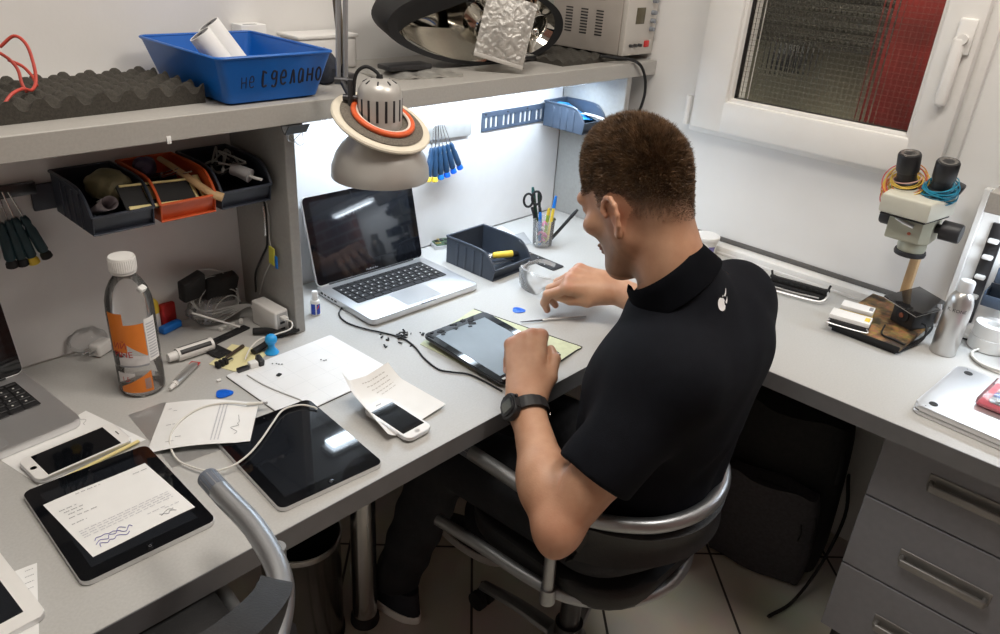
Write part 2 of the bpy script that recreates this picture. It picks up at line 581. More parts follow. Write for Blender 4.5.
# what stands outside, behind the wired glass
m_out = mat('outside_grey_wall', (0.30, 0.28, 0.21), 0.8, noise=0.2, nscale=5)
m_outd = mat('outside_dark_slats', (0.03, 0.027, 0.022), 0.5, noise=0.2, nscale=9)
m_redp = mat('outside_red_paint', (0.20, 0.018, 0.015), 0.6, noise=0.45, nscale=14)
b = NB(); bb(b, 2.80, 2.86, 0.2, 1.9, 0.8, 2.3)
struct('trim_2', b, m_out, 'grey wall outside the window')
t = thing('roller_shutter', 'dark slatted shutter behind the wired window glass', 'shutter', (2.70, 1.05, 1.285))
t['kind'] = 'structure'
b = NB()
for k in range(22):
    box(b, (0, 0, .03 * k), (.02, 1.2, .024), .008, 2)
obj('slats', b, m_outd, t)
t = tag(obj('red_column', (lambda b: (bb(b, 2.60, 2.72, .58, .835, 0.9, 2.2, .01), b)[1])(NB()), m_redp), 'red painted column behind the right side of the window glass', 'column', kind='structure')
b = NB(); ell(b, (2.69, 1.15, 1.225), (.03, .05, .05)); cyl(b, (2.71, 1.15, 1.225), (2.80, 1.15, 1.225), .02)
tag(obj('wall_vent', b, m_black), 'round black vent seen through the window glass', 'vent', kind='structure')

# ================================================================== WORKBENCH
wb = thing('workbench', 'L-shaped grey laminate workbench along two walls', 'desk', (1.0, 1.2, 0))


def L(x, y):
    return (x - 1.0, y - 1.2)


out = [L(-.60, BY), L(-.60, .786), L(1.36, .786), L(1.42, .765), L(1.447, .70), L(1.455, .62), L(1.455, -.95), L(WX - .002, -.95), L(WX - .002, BY)]
b = NB(); prism(b, out, .713, .75, .0015, 1)
top = obj('worktop', b, m_desk, wb)
b = NB()
for i in range(1, 6):
    a, c = Vector((*out[i], 0)), Vector((*out[i + 1], 0))
    d = (c - a).normalized(); nn = Vector((d.y, -d.x, 0))
    q = [a, c, c + nn * .0015, a + nn * .0015]
    lo = [b.verts.new((p.x, p.y, .7115)) for p in q]; hi = [b.verts.new((p.x, p.y, .7496)) for p in q]
    b.faces.new(lo); b.faces.new(hi[::-1])
    for k in range(4):
        b.faces.new((lo[k], lo[(k + 1) % 4], hi[(k + 1) % 4], hi[k]))
obj('edge_band', b, m_edge, wb)
for x, y in ((.828, 1.114), (1.526, .681), (-.45, 1.1), (1.62, -.7)):
    b = NB(); x, y = L(x, y)
    lathe(b, [(.030, .02), (.030, .70)], 28, xf((x, y, 0))); lathe(b, [(.045, .69), (.045, .712)], 28, xf((x, y, 0)))
    lg = obj('leg', b, m_steel, wb)
    b = NB(); lathe(b, [(.034, 0), (.036, .006), (.034, .024), (.031, .03)], 28, xf((x, y, 0)))
    obj('foot_cap', b, m_rubber, lg)
# cover rail along the foot of the window wall
b = NB(); bb(b, WX - .045, WX, -.2, BY, .75, .772, .004)
bb(b, WX - .05, WX - .0455, -.2, BY, .75, .757, .001)
struct('trim_3', b, m_white, 'white cable channel along the desk and window wall')
b = NB(); bb(b, WX - .006, WX, .34, BY, .772, .786, .002)
struct('trim_4', b, mat('dark_gap', (.12, .115, .11), .8, noise=.1), 'thin dark joint above the cable channel')

# ================================================================== HUTCH (shelf with side panels)
hu = thing('desk_hutch', 'grey shelf unit on the bench with thick shelf board and side panels', 'shelf', (1.0, 1.4, .75))


def hb(x0, x1, y0, y1, z0, z1, bev=.0015):
    q = NB(); bb(q, x0 - 1.0, x1 - 1.0, y0 - 1.4, y1 - 1.4, z0 - .75, z1 - .75, bev, 1)
    return q


obj('shelf_board', hb(-.6, WX - .002, 1.265, WY - .002, 1.203, 1.243), m_shelf, hu)
obj('side_panel', hb(.792, .815, 1.285, BY, .7505, 1.203), m_panel, hu)
obj('side_panel', hb(1.903, 1.926, 1.268, BY, .7505, 1.203), m_panel, hu)
obj('side_panel', hb(-.6, -.577, 1.285, BY, .7505, 1.203), m_panel, hu)
m_back = mat('white_back_board', (0.70, 0.69, 0.69), 0.45, noise=0.02, nscale=20)
obj('back_board', hb(-.6, 1.903, BY + .001, BY + .015, .7505, 1.203), m_back, hu)
# LED batten under the shelf
led = thing('light_batten', 'slim white light batten fixed under the shelf above the open laptop', 'lamp', (1.385, 1.38, 1.1885))
b = NB(); box(b, (0, 0, .0065), (.94, .05, .013), .003)
obj('housing', b, m_white, led)
m_led = mat('lit_diffuser', (0.9, 0.95, 1.0), 0.4, noise=0.01, emit=(0.74, 0.87, 1.0), estr=11)
b = NB(); box(b, (0, 0, -.006), (.92, .042, .012), .004)
obj('diffuser', b, m_led, led)

# ---- second shelf on the window wall (only its end shows at the right edge)
sh = thing('wall_shelf', 'grey shelf end on the right wall beside the microscope', 'shelf', (1.9, .0, 1.098))
b = NB(); bb(b, -.100, .138, -.30, .291, .0, .043, .0015, 1); obj('shelf_board', b, m_shelf, sh)
b = NB(); bb(b, .128, .138, -.085, .338, -.345, -.001, .001, 1); obj('back_board', b, m_white, sh)
b = NB(); bb(b, .112, .1275, .326, .338, -.325, -.001, .001, 1); obj('side_strip', b, m_white, sh)
led2 = thing('light_batten', 'slim light batten fixed under the wall shelf at the right edge', 'lamp', (1.92, .08, 1.0975))
b = NB(); box(b, (0, 0, -.006), (.04, .36, .012), .003); obj('housing', b, m_white, led2)
m_led2 = mat('lit_diffuser_cool', (0.9, 0.95, 1.0), 0.4, noise=0.01, emit=(0.80, 0.90, 1.0), estr=10)
b = NB(); box(b, (0, 0, -.017), (.032, .34, .011), .004); obj('diffuser', b, m_led2, led2)
b = NB(); box(b, (1.93, .165, 1.222), (.20, .225, .16), .006)
tag(obj('equipment_case', b, m_black), 'black case standing on the shelf at the right edge', 'case')
rl = thing('bin_rail', 'dark rail with white clips under the right wall shelf', 'rail', (2.018, .285, .9))
b = NB(); box(b, (.006, 0, 0), (.008, .03, .25), .002); obj('rail', b, m_darkmetal, rl)
for z in (.085, .045, -.005, -.055):
    b = NB(); box(b, (-.006, 0, z), (.016, .022, .010), .003); obj('clip', b, m_white, rl)
for k, (y, z, lab) in enumerate(((.225, .905, 'small slate bin on the rail under the wall shelf, upper one'), (.235, .845, 'small slate bin on the rail under the wall shelf, lower one'))):
    t = thing('parts_bin', lab, 'bin', (1.99, y, z), group='slate bins under the wall shelf')
    b = NB(); box(b, (.01, 0, 0), (.05, .05, .004), .001); box(b, (.033, 0, .02), (.004, .05, .044), .001)
    box(b, (-.014, 0, .012), (.004, .05, .026), .001); box(b, (.01, .024, .017), (.05, .004, .036), .001); box(b, (.01, -.024, .017), (.05, .004, .036), .001)
    obj('bin_body', b, m_bin, t)
for k, (x, y, z0, r, h, lab) in enumerate(((1.965, .215, .7525, .042, .030, 'white tape roll lying beside the spray can, lower one of the stack'),
                                      (1.965, .215, .7835, .040, .030, 'white tape roll lying on top of the stack behind the spray can'),
                                      (1.93, .125, .7525, .048, .034, 'white tape roll nearest the right edge of the photo'))):
    t = thing('tape_roll', lab, 'tape roll', (x, y, z0), group='white tape rolls under the wall shelf')
    b = NB(); lathe(b, [(r, 0), (r, h), (r * .5, h), (r * .5, 0), (r, 0)], 32, capb=False, capt=False); obj('tape', b, m_white, t)
    b = NB(); lathe(b, [(r * .5, 0.001), (r * .5, h - .001), (r * .44, h - .001), (r * .44, .001), (r * .5, .001)], 28, capb=False, capt=False); obj('core', b, m_paper, t)

# ================================================================== DRAWER UNIT
dr = thing('drawer_unit', 'grey three-drawer pedestal on castors under the right bench', 'drawers', (1.53, .0885, 0))
m_drw = mat('grey_drawer_front', (0.22, 0.225, 0.25), 0.45, noise=0.04, nscale=60)
b = NB(); bb(b, .02, .46, -.187, .187, .118, .70, .002, 1); obj('carcass', b, m_drw, dr)
for z0, z1, zh in ((.523, .703, .619), (.331, .519, .420), (.135, .327, .228)):
    b = NB(); bb(b, 0, .0195, -.1875, .1875, z0, z1, .0015, 1)
    d = obj('drawer', b, m_drw, dr)
    b = NB()
    bb(b, -.003, 0.0, -.088, .088, zh - .014, zh + .018, .001, 1)
    box(b, (-.016, 0, zh - .006), (.010, .166, .018), .004, 3)
    for s in (-1, 1):
        box(b, (-.009, s * .080, zh - .004), (.018, .010, .016), .003)
    obj('handle', b, mat('satin_handle', (0.27, 0.265, 0.26), .4, .6, noise=.05), d)
for x in (.05, .41):
    for y in (-.15, .15):
        b = NB(); cyl(b, (x, y - .012, .028), (x, y + .012, .028), .028); box(b, (x, y, .075), (.03, .035, .085), .006)
        obj('caster', b, m_black, dr)
# ================================================================== FIGURE MODELLING (implicit surfaces -> one continuous mesh)
def V3(*a):
    return np.array(a, float)


class Cap:                                      # tapered rod
    def __init__(s, a, b, ra, rb, k=.02, sq=None):
        s.a, s.b, s.ra, s.rb, s.k = np.array(a, float), np.array(b, float), ra, rb, k
        s.sq = sq                               # (axis, factor): flattened across one direction

    def d(s, P):
        ba = s.b - s.a; pa = P - s.a
        h = np.clip(pa @ ba / (ba @ ba), 0, 1)
        q = pa - h[:, None] * ba
        r = s.ra + (s.rb - s.ra) * h
        if s.sq is not None:
            ax, f = s.sq
            c = q @ ax
            q = q + (c * (1 / f - 1))[:, None] * ax
            return (np.linalg.norm(q, axis=1) - r) * min(1, f * 1.15)
        return np.linalg.norm(q, axis=1) - r


class Ell:
    def __init__(s, c, r, k=.02, B=None):
        s.c, s.r, s.k = np.array(c, float), np.array(r, float), k
        s.B = np.eye(3) if B is None else np.array(B, float)   # rows = axes

    def d(s, P):
        q = (P - s.c) @ s.B.T
        k0 = np.linalg.norm(q / s.r, axis=1)
        k1 = np.linalg.norm(q / (s.r ** 2), axis=1)
        return np.where(k1 < 1e-9, -s.r.min(), k0 * (k0 - 1) / np.maximum(k1, 1e-9))


def smin(a, b, k):
    h = np.maximum(k - np.abs(a - b), 0) / k
    return np.minimum(a, b) - h * h * k * .25


def smax(a, b, k):
    return -smin(-a, -b, k)


def field(prims, subs, post=None):
    def prep(center, rad):
        A = [p for p in prims if p.d(center[None])[0] < rad + .08]
        S = [p for p in subs if p.d(center[None])[0] < rad + .04]

        def f(P):
            if not A:
                return np.full(len(P), 1.0)
            v = A[0].d(P)
            for p in A[1:]:
                v = smin(v, p.d(P), p.k)
            for p in S:
                v = smax(v, -p.d(P), p.k)
            if post is not None:
                v = post(v, P)
            return v
        return f
    return prep


def surface_net(prep, lo, hi, h, B=14):
    lo = np.array(lo, float); n = np.ceil((np.array(hi) - lo) / h / B).astype(int)
    NX, NY, NZ = n * B + 2
    keys, pos, edges = [], [], []
    g = np.arange(B + 1)
    I, J, K = np.meshgrid(g, g, g, indexing='ij')
    loc = np.stack([I, J, K], -1).reshape(-1, 3)
    rad = B * h * .87
    for bx in range(n[0]):
        for by in range(n[1]):
            for bz in range(n[2]):
                o = np.array([bx, by, bz]) * B
                c = lo + (o + B / 2) * h
                f = prep(c, rad)
                v = f(c[None])[0]
                if abs(v) > rad * 1.25 + .012:
                    continue
                F = f(lo + (loc + o) * h).reshape(B + 1, B + 1, B + 1)
                s = F < 0
                if s.all() or not s.any():
                    continue
                # cells
                acc = np.zeros((B, B, B, 3)); cnt = np.zeros((B, B, B))
                cor = np.stack(np.meshgrid(*[np.arange(B)] * 3, indexing='ij'), -1).astype(float)
                for ax in range(3):
                    for u in (0, 1):
                        for w in (0, 1):
                            off0 = [0, 0, 0]; o2 = [a for a in range(3) if a != ax]
                            off0[o2[0]] = u; off0[o2[1]] = w
                            off1 = list(off0); off1[ax] = 1
                            A = F[off0[0]:off0[0] + B, off0[1]:off0[1] + B, off0[2]:off0[2] + B]
                            C_ = F[off1[0]:off1[0] + B, off1[1]:off1[1] + B, off1[2]:off1[2] + B]
                            x = (A < 0) != (C_ < 0)
                            t = np.where(x, A / np.where(x, A - C_, 1), 0)
                            p = cor + np.array(off0, float)
                            p = p.copy(); p[..., ax] += t
                            acc += np.where(x[..., None], p, 0); cnt += x
                m_ = cnt > 0
                idx = np.argwhere(m_)
                gi = idx + o
                keys.append((gi[:, 0] * NY + gi[:, 1]) * NZ + gi[:, 2])
                pos.append(lo + (acc[m_] / cnt[m_][:, None] + o) * h)
                for ax in range(3):
                    a = s[:B, :B, :B]
                    sl = [slice(0, B)] * 3; sl[ax] = slice(1, B + 1)
                    c2 = s[tuple(sl)]
                    e = np.argwhere(a != c2)
                    if len(e):
                        sg = a[tuple(e.T)]
                        edges.append(np.column_stack([e + o, np.full(len(e), ax), sg]))
    keys = np.concatenate(keys); pos = np.concatenate(pos); edges = np.concatenate(edges)
    od = np.argsort(keys); keys = keys[od]; pos = pos[od]
    quads = []
    for ax in range(3):
        e = edges[edges[:, 3] == ax]
        o1, o2 = (ax + 1) % 3, (ax + 2) % 3
        d1 = np.zeros(3, int); d1[o1] = 1
        d2 = np.zeros(3, int); d2[o2] = 1
        q = []
        ok = np.ones(len(e), bool)
        for dd in (0 * d1, d1, d1 + d2, d2):
            g = e[:, :3] - dd
            kk = (g[:, 0] * NY + g[:, 1]) * NZ + g[:, 2]
            ii = np.searchsorted(keys, kk); ii = np.clip(ii, 0, len(keys) - 1)
            ok &= keys[ii] == kk
            q.append(ii)
        q = np.stack(q, 1)
        q[e[:, 4] == 0] = q[e[:, 4] == 0][:, ::-1]
        quads.append(q[ok])
    return pos, np.concatenate(quads)


def net_obj(name, prep, lo, hi, h, mats, parent=None, relax=1, B=14):
    P, Q = surface_net(prep, lo, hi, h, B)
    for _ in range(relax):                      # gentle smoothing of the net
        s = np.zeros_like(P); c = np.zeros(len(P))
        for a in range(4):
            for b_ in ((a + 1) % 4, (a + 3) % 4):
                np.add.at(s, Q[:, a], P[Q[:, b_]]); np.add.at(c, Q[:, a], 1)
        P = P * .5 + .5 * s / np.maximum(c, 1)[:, None]
    me = bpy.data.meshes.new(name)
    me.from_pydata(P.tolist(), [], Q.tolist())
    me.update()
    for p in me.polygons:
        p.use_smooth = True
    for mm in mats if isinstance(mats, (list, tuple)) else [mats]:
        me.materials.append(mm)
    o = bpy.data.objects.new(name, me); C.objects.link(o)
    if parent:
        o.parent = parent
        o.location = -parent.location
    return o, P


def nrm(v):
    v = np.array(v, float)
    return v / np.linalg.norm(v)


# ------------------------------------------------------------------ pose (world metres)
HC = V3(1.088, .682, 1.170)
yaw, pitch = math.radians(84), math.radians(-35)
HF = V3(math.cos(yaw) * math.cos(pitch), math.sin(yaw) * math.cos(pitch), math.sin(pitch))
HL = V3(-math.sin(yaw), math.cos(yaw), 0)
roll = math.radians(3)
HU = np.cross(HF, HL)
HL, HU = HL * math.cos(roll) + HU * math.sin(roll), HU * math.cos(roll) - HL * math.sin(roll)
HB = np.stack([HF, HL, HU])


def hd(f, l, u):
    return HC + f * HF + l * HL + u * HU


NECK = V3(1.093, .576, 1.042)
SHL, ELL_, WRL = V3(.984, .502, .926), V3(.797, .552, .690), V3(.926, .745, .784)
SHR, ELR, WRR = V3(1.268, .545, .962), V3(1.395, .665, .815), V3(1.380, .888, .832)
HIPL, KNL, ANL = V3(.985, .60, .565), V3(.965, .985, .525), V3(.915, 1.095, .10)
HIPR, KNR, ANR = V3(1.165, .60, .565), V3(1.21, .985, .525), V3(1.21, 1.085, .10)

body = []
A = body.append
# torso
A(Ell((1.097, .558, .850), (.160, .110, .145), .06))
A(Ell((1.092, .580, .73), (.142, .105, .17), .06))
A(Ell((1.075, .585, .585), (.175, .135, .105), .06))
A(Cap((1.005, .512, .915), (1.185, .512, .922), .075, .075, .06))
A(Cap(NECK + V3(-.015, -.016, -.080), SHL + V3(.02, -.005, -.004), .056, .050, .05))
A(Cap(NECK + V3(.02, -.014, -.048), SHR + V3(-.02, -.005, .005), .062, .056, .05))
# neck and head
A(Cap(NECK + V3(0, -.005, -.02), hd(-.034, 0, -.060), .063, .055, .03))
A(Ell(hd(-.006, 0, .026), (.091, .074, .092), .03, HB))
A(Ell(hd(-.032, 0, .000), (.062, .068, .078), .03, HB))
A(Ell(hd(.038, 0, -.045), (.052, .056, .082), .03, HB))
A(Ell(hd(.074, 0, -.108), (.022, .026, .020), .025, HB))
for s in (-1, 1):
    A(Cap(hd(.004, s * .046, -.074), hd(.068, s * .018, -.113), .016, .014, .03))
    A(Cap(hd(.000, s * .048, -.02), hd(.004, s * .043, -.074), .018, .016, .03))
    A(Ell(hd(.064, s * .044, -.030), (.024, .022, .018), .02, HB))
    A(Cap(hd(.088, s * .012, .018), hd(.076, s * .046, .020), .0115, .010, .02))
    A(Ell(hd(.094, s * .013, -.038), (.010, .010, .008), .01, HB))
    # ear
    EB = np.stack([nrm(HF + .35 * s * -HL), nrm(s * HL + .35 * HF), HU])
    A(Ell(hd(-.013, s * .078, -.036), (.013, .0045, .024), .006, EB))
    rim = [(.006, -.012), (.009, -.002), (.002, .009), (-.010, .014), (-.022, .010), (-.029, -.004), (-.028, -.020), (-.022, -.036), (-.012, -.050)]
    for (f0, u0), (f1, u1) in zip(rim, rim[1:]):
        sp0, sp1 = .082 + max(0, -f0) * .35, .082 + max(0, -f1) * .35
        A(Cap(hd(f0 - .004, s * sp0, u0 - .020), hd(f1 - .004, s * sp1, u1 - .020), .0042, .0042, .004))
    A(Ell(hd(-.010, s * .078, -.066), (.008, .006, .010), .008, EB))
for s in (-1, 1):
    A(Ell(hd(.0775, s * .032, -.001), (.0135, .0160, .0115), .006, HB))
A(Cap(hd(.098, 0, .006), hd(.112, 0, -.034), .009, .0115, .014))
A(Ell(hd(.094, 0, -.064), (.011, .024, .0065), .008, HB))
A(Ell(hd(.092, 0, -.077), (.011, .021, .0065), .008, HB))
hsub = []
for s in (-1, 1):
    hsub.append(Ell(hd(.100, s * .033, -.008), (.014, .018, .010), .012, HB))
    EB = np.stack([nrm(HF + .35 * s * -HL), nrm(s * HL + .35 * HF), HU])
    hsub.append(Ell(hd(-.012, s * .087, -.036), (.009, .0055, .016), .006, EB))


# arms
def arm(sh, el, wr, bulge):
    d1, d2 = nrm(el - sh), nrm(wr - el)
    A(Cap(sh, sh + (el - sh) * .5, .060, .051, .05))
    A(Cap(sh + (el - sh) * .45, el, .051, .036, .03))
    A(Ell(el - d1 * .004, (.034, .034, .034), .02))
    A(Cap(el + d1 * .016 - d2 * .016, el, .020, .030, .015))
    A(Cap(el, el + (wr - el) * .36, .036, .044, .02))
    A(Cap(el + (wr - el) * .31, wr, .043, .0285, .03))


arm(SHL, ELL_, WRL, 0)
arm(SHR, ELR, WRR, 0)


def hand(W, K, lat, spec, s=1.0):
    """W wrist, K middle of the knuckle row, lat = unit vector towards the thumb side; spec = finger bends"""
    d = nrm(K - W); L_ = np.linalg.norm(K - W)
    lat = nrm(lat - d * (lat @ d)); n = np.cross(d, lat)
    if n[2] < 0:
        n = -n                                  # back of the hand
    A(Cap(W - d * .02, W + d * .022, .028 * s, .026 * s, .02, (n, .74)))
    offs = np.array((.031, .0105, -.0105, -.030)) * s
    for i, o in enumerate(offs):
        kk = K + lat * o + n * (-.0015 if i in (0, 3) else .002) - d * (-.004, -.002, .008, .020)[i]
        A(Cap(W + lat * o * .55 + d * .012, kk, .0185 * s, .0125 * s, .018))
        A(Cap(W + d * .018 + lat * o * .45 + n * .0135 * s, kk + n * .0075 * s, .0050 * s, .0062 * s, .008))
        KNUCK.append(kk + n * .012)
        A(Ell(kk + n * .003, np.array((.0115, .0115, .0115)) * s, .008))
        lens = ((.043, .025, .021), (.047, .029, .022), (.043, .027, .021), (.034, .021, .019))[i]
        p = kk; a = 0
        for j, ln in enumerate(lens):
            a += math.radians(spec['fingers'][i][j])
            sp = math.radians(spec['spread'][i])
            dr = d * math.cos(a) - n * math.sin(a)
            dr = nrm(dr + lat * math.tan(sp))
            q = p + dr * ln * s
            r0 = (.0105, .0094, .0086)[j] * (.9 if i == 3 else 1) * s; r1 = (.0096, .0087, .0072)[j] * (.9 if i == 3 else 1) * s
            A(Cap(p, q, r0, r1, .004))
            p = q
        NAILS.append((p, dr, n))
    # thumb, leaving the side of the palm near its base
    t0 = W + d * .022 + lat * .020 - n * .008
    pts = [t0] + [np.array(x) for x in spec['thumb'](W, K, d, lat, n)]
    A(Cap(t0, pts[1], .0185 * s, .0135 * s, .02))
    A(Cap(pts[1], pts[2], .0128 * s, .0112 * s, .006))
    A(Cap(pts[2], pts[3], .0112 * s, .0084 * s, .005))
    return d, lat, n


NAILS, KNUCK = [], []
KL = V3(1.024, .838, .848)
hand(WRL, KL, V3(.69, -.72, .05),
     dict(fingers=[(56, 44, 22), (66, 44, 24), (72, 46, 26), (76, 48, 28)], spread=(4, 1, -2, -6),
          thumb=lambda W, K, d, lat, n: (W + d * .058 + lat * .046 - n * .004, W + d * .100 + lat * .055 - n * .002, W + d * .134 + lat * .049 - n * .016)), .99)
KR = V3(1.316, .962, .850)
hand(WRR, KR, V3(-.70, -.62, -.40),
     dict(fingers=[(40, 50, 30), (50, 55, 30), (55, 60, 30), (60, 60, 30)], spread=(2, 0, -2, -5),
          thumb=lambda W, K, d, lat, n: (W + d * .050 + lat * .040 - n * .018, W + d * .088 + lat * .040 - n * .028, W + d * .118 + lat * .036 - n * .034)), 1.14)
# legs
for h_, k_, a_ in ((HIPL, KNL, ANL), (HIPR, KNR, ANR)):
    A(Cap(h_, k_, .085, .058, .05)); A(Cap(k_, k_ + (a_ - k_) * .4, .056, .056, .03)); A(Cap(k_ + (a_ - k_) * .4, a_, .055, .036, .03))
    A(Cap(a_ + V3(0, -.03, -.05), a_ + V3(0, .11, -.066), .026, .018, .03))


def skin_material():
    M = bpy.data.materials.new('skin'); M.use_nodes = True
    nt = M.node_tree; bs = nt.nodes['Principled BSDF']
    at_ = nt.nodes.new('ShaderNodeAttribute'); at_.attribute_name = 'shade'
    tc = nt.nodes.new('ShaderNodeTexCoord')
    no = nt.nodes.new('ShaderNodeTexNoise'); no.inputs['Scale'].default_value = 22; no.inputs['Detail'].default_value = 6
    nt.links.new(tc.outputs['Object'], no.inputs['Vector'])
    rp = nt.nodes.new('ShaderNodeValToRGB')
    rp.color_ramp.elements[0].position = .3; rp.color_ramp.elements[1].position = .7
    rp.color_ramp.elements[0].color = (.46, .235, .14, 1); rp.color_ramp.elements[1].color = (.58, .335, .215, 1)
    nt.links.new(no.outputs['Fac'], rp.inputs['Fac'])
    mx = nt.nodes.new('ShaderNodeMixRGB'); mx.inputs[2].default_value = (.085, .052, .034, 1)
    nt.links.new(at_.outputs['Fac'], mx.inputs[0]); nt.links.new(rp.outputs[0], mx.inputs[1])
    a2 = nt.nodes.new('ShaderNodeAttribute'); a2.attribute_name = 'blush'
    m2 = nt.nodes.new('ShaderNodeMixRGB'); m2.inputs[2].default_value = (.52, .17, .11, 1)
    nt.links.new(a2.outputs['Fac'], m2.inputs[0]); nt.links.new(mx.outputs[0], m2.inputs[1])
    nt.links.new(m2.outputs[0], bs.inputs['Base Color'])
    bs.inputs['Roughness'].default_value = .48
    bs.inputs['Subsurface Weight'].default_value = .12; bs.inputs['Subsurface Radius'].default_value = (.012, .005, .003); bs.inputs['Subsurface Scale'].default_value = .6
    n2 = nt.nodes.new('ShaderNodeTexNoise'); n2.inputs['Scale'].default_value = 260; n2.inputs['Detail'].default_value = 3
    nt.links.new(tc.outputs['Object'], n2.inputs['Vector'])
    bp = nt.nodes.new('ShaderNodeBump'); bp.inputs['Strength'].default_value = .18; bp.inputs['Distance'].default_value = .0015
    nt.links.new(n2.outputs['Fac'], bp.inputs['Height']); nt.links.new(bp.outputs[0], bs.inputs['Normal'])
    return M


person = thing('person', 'seated person in a black polo shirt and wristwatch bending over a tablet on the bench', 'person', (1.08, .6, .46))
skin, SP = net_obj('body', field(body, hsub), (.66, .38, -.01), (1.52, 1.22, 1.34), .0027, skin_material(), person, 1)


def head_shade(P):
    q = (P - HC) @ HB.T
    f, l, u = q[:, 0], q[:, 1], q[:, 2]
    onhead = (np.linalg.norm(q / np.array([.13, .10, .14]), axis=1) < 1.15)
    # cropped sides and nape
    line = np.where(f > .02, .030 + (f - .02) * .45, .030 - np.clip(.02 - f, 0, .11) * .62)
    front = np.clip((.070 - f + np.clip(u, 0, .1) * .12) / .010, 0, 1)
    fade = np.clip((u - (line - .080)) / .080, 0, 1) * front
    fade = fade * np.where(f > .022, np.clip((u - .012) / .012, 0, 1), 1)
    ear = np.linalg.norm((q - np.array([-.015, 0, -.040])) * np.array([1, 0, 1]) / np.array([.029, 1, .042]), axis=1) < 1
    fade = np.where(ear & (np.abs(l) > .066), 0, fade)
    # beard shadow
    be = np.clip((f - .00) / .02, 0, 1) * np.clip((-.050 - u + np.clip(f, 0, .1) * .1) / .018, 0, 1)
    side = np.clip((f + .005) / .01, 0, 1) * np.clip((.028 - f) / .01, 0, 1) * (u < -.005) * (np.abs(l) > .045)
    sh = np.maximum(fade ** 1.1 * .93, np.maximum(be * .42, side * .3))
    return np.where(onhead & (P[:, 2] > 1.03), sh, 0), np.where(onhead, fade, 0), f, l, u, line


sh_, fade_, hf, hl, hu_, hline = head_shade(SP)
atr = skin.data.attributes.new('shade', 'FLOAT', 'POINT')
atr.data.foreach_set('value', sh_.astype(np.float32))
bl = np.zeros(len(SP))
for c_, r_ in [(k_, .011) for k_ in KNUCK] + [(ELL_, .05)] + [(p_, .014) for p_, _, _ in NAILS] + [(hd(-.014, .08, -.036), .028)]:
    bl = np.maximum(bl, .38 * np.exp(-(np.linalg.norm(SP - c_, axis=1) / r_) ** 2))
atr = skin.data.attributes.new('blush', 'FLOAT', 'POINT')
atr.data.foreach_set('value', bl.astype(np.float32))
# ------------------------------------------------------------------ clothes
class Sleeve:
    def __init__(s, sh, el, t, r0, r1):
        s.c = Cap(sh, sh + (el - sh) * (t + .1), r0, r1)
        s.ax = nrm(el - sh); s.e = sh + (el - sh) * t; s.k = .035

    def d(s, P):
        return smax(s.c.d(P), (P - s.e) @ s.ax, .006)


shirt = [Ell((1.096, .556, .850), (.178, .124, .152), .06), Ell((1.108, .568, .755), (.176, .134, .195), .06),
         Ell((1.075, .585, .60), (.182, .145, .105), .06),
         Cap((1.005, .510, .915), (1.185, .510, .922), .086, .086, .06),
         Cap(NECK + V3(-.005, -.014, -.082), SHL + V3(.02, -.005, -.006), .066, .058, .05),
         Cap(NECK + V3(.012, -.014, -.046), SHR + V3(-.02, -.005, .004), .070, .066, .05),
         Cap(NECK + V3(0, -.010, -.055), NECK + V3(0, -.008, -.008), .076, .071, .03),
         Sleeve(SHL, ELL_, .66, .068, .0665), Sleeve(SHR, ELR, .66, .073, .0635)]
NAX = nrm(nrm(hd(-.036, 0, -.055) - NECK) + V3(-.25, .22, 0))
COL = NECK + V3(.0, .0, -.012)


def shirt_post(v, P):
    x, y, z = P.T
    w = .0042 * np.sin(38 * (x * .5 + z * 1.1) + 6 * np.sin(9 * y + 5 * x)) + .0028 * np.sin(62 * (z * .8 - x * .6 + .3 * y) + 4 * np.sin(14 * x))
    low = np.clip((.93 - z) / .25, 0.22, 1)
    v = v + w * low
    q = P - COL; hgt = q @ NAX; rr = np.linalg.norm(q - hgt[:, None] * NAX, axis=1)
    v = smax(v, np.minimum(hgt - .022, .072 - rr), .006)
    return smax(v, .555 - z, .01)


m_polo = mat('black_polo_knit', (0.0055, 0.0063, 0.0095), 0.85, noise=0.12, nscale=60, bump=0.35, bscale=900, spec=.15)
polo, PP = net_obj('polo_shirt', field(shirt, [], shirt_post), (.66, .36, .52), (1.50, .82, 1.16), .0042, m_polo, person, 2)
# jeans
jeans = []
for h_, k_, a_ in ((HIPL, KNL, ANL), (HIPR, KNR, ANR)):
    jeans += [Cap(h_, k_, .097, .072, .05), Cap(k_, a_ + V3(0, 0, .0), .070, .056, .03)]
jeans.append(Ell((1.075, .585, .575), (.185, .148, .095), .05))


def jeans_post(v, P):
    x, y, z = P.T
    v = v + .0025 * np.sin(60 * z + 5 * np.sin(20 * x)) * np.clip((.5 - z) / .1, .2, 1)
    return smax(v, .085 - z, .004)


m_jean = mat('dark_denim', (0.010, 0.011, 0.015), 0.85, noise=0.25, nscale=70, bump=0.4, bscale=500)
net_obj('jeans', field(jeans, [], jeans_post), (.82, .40, .05), (1.36, 1.20, .70), .006, m_jean, person, 2)
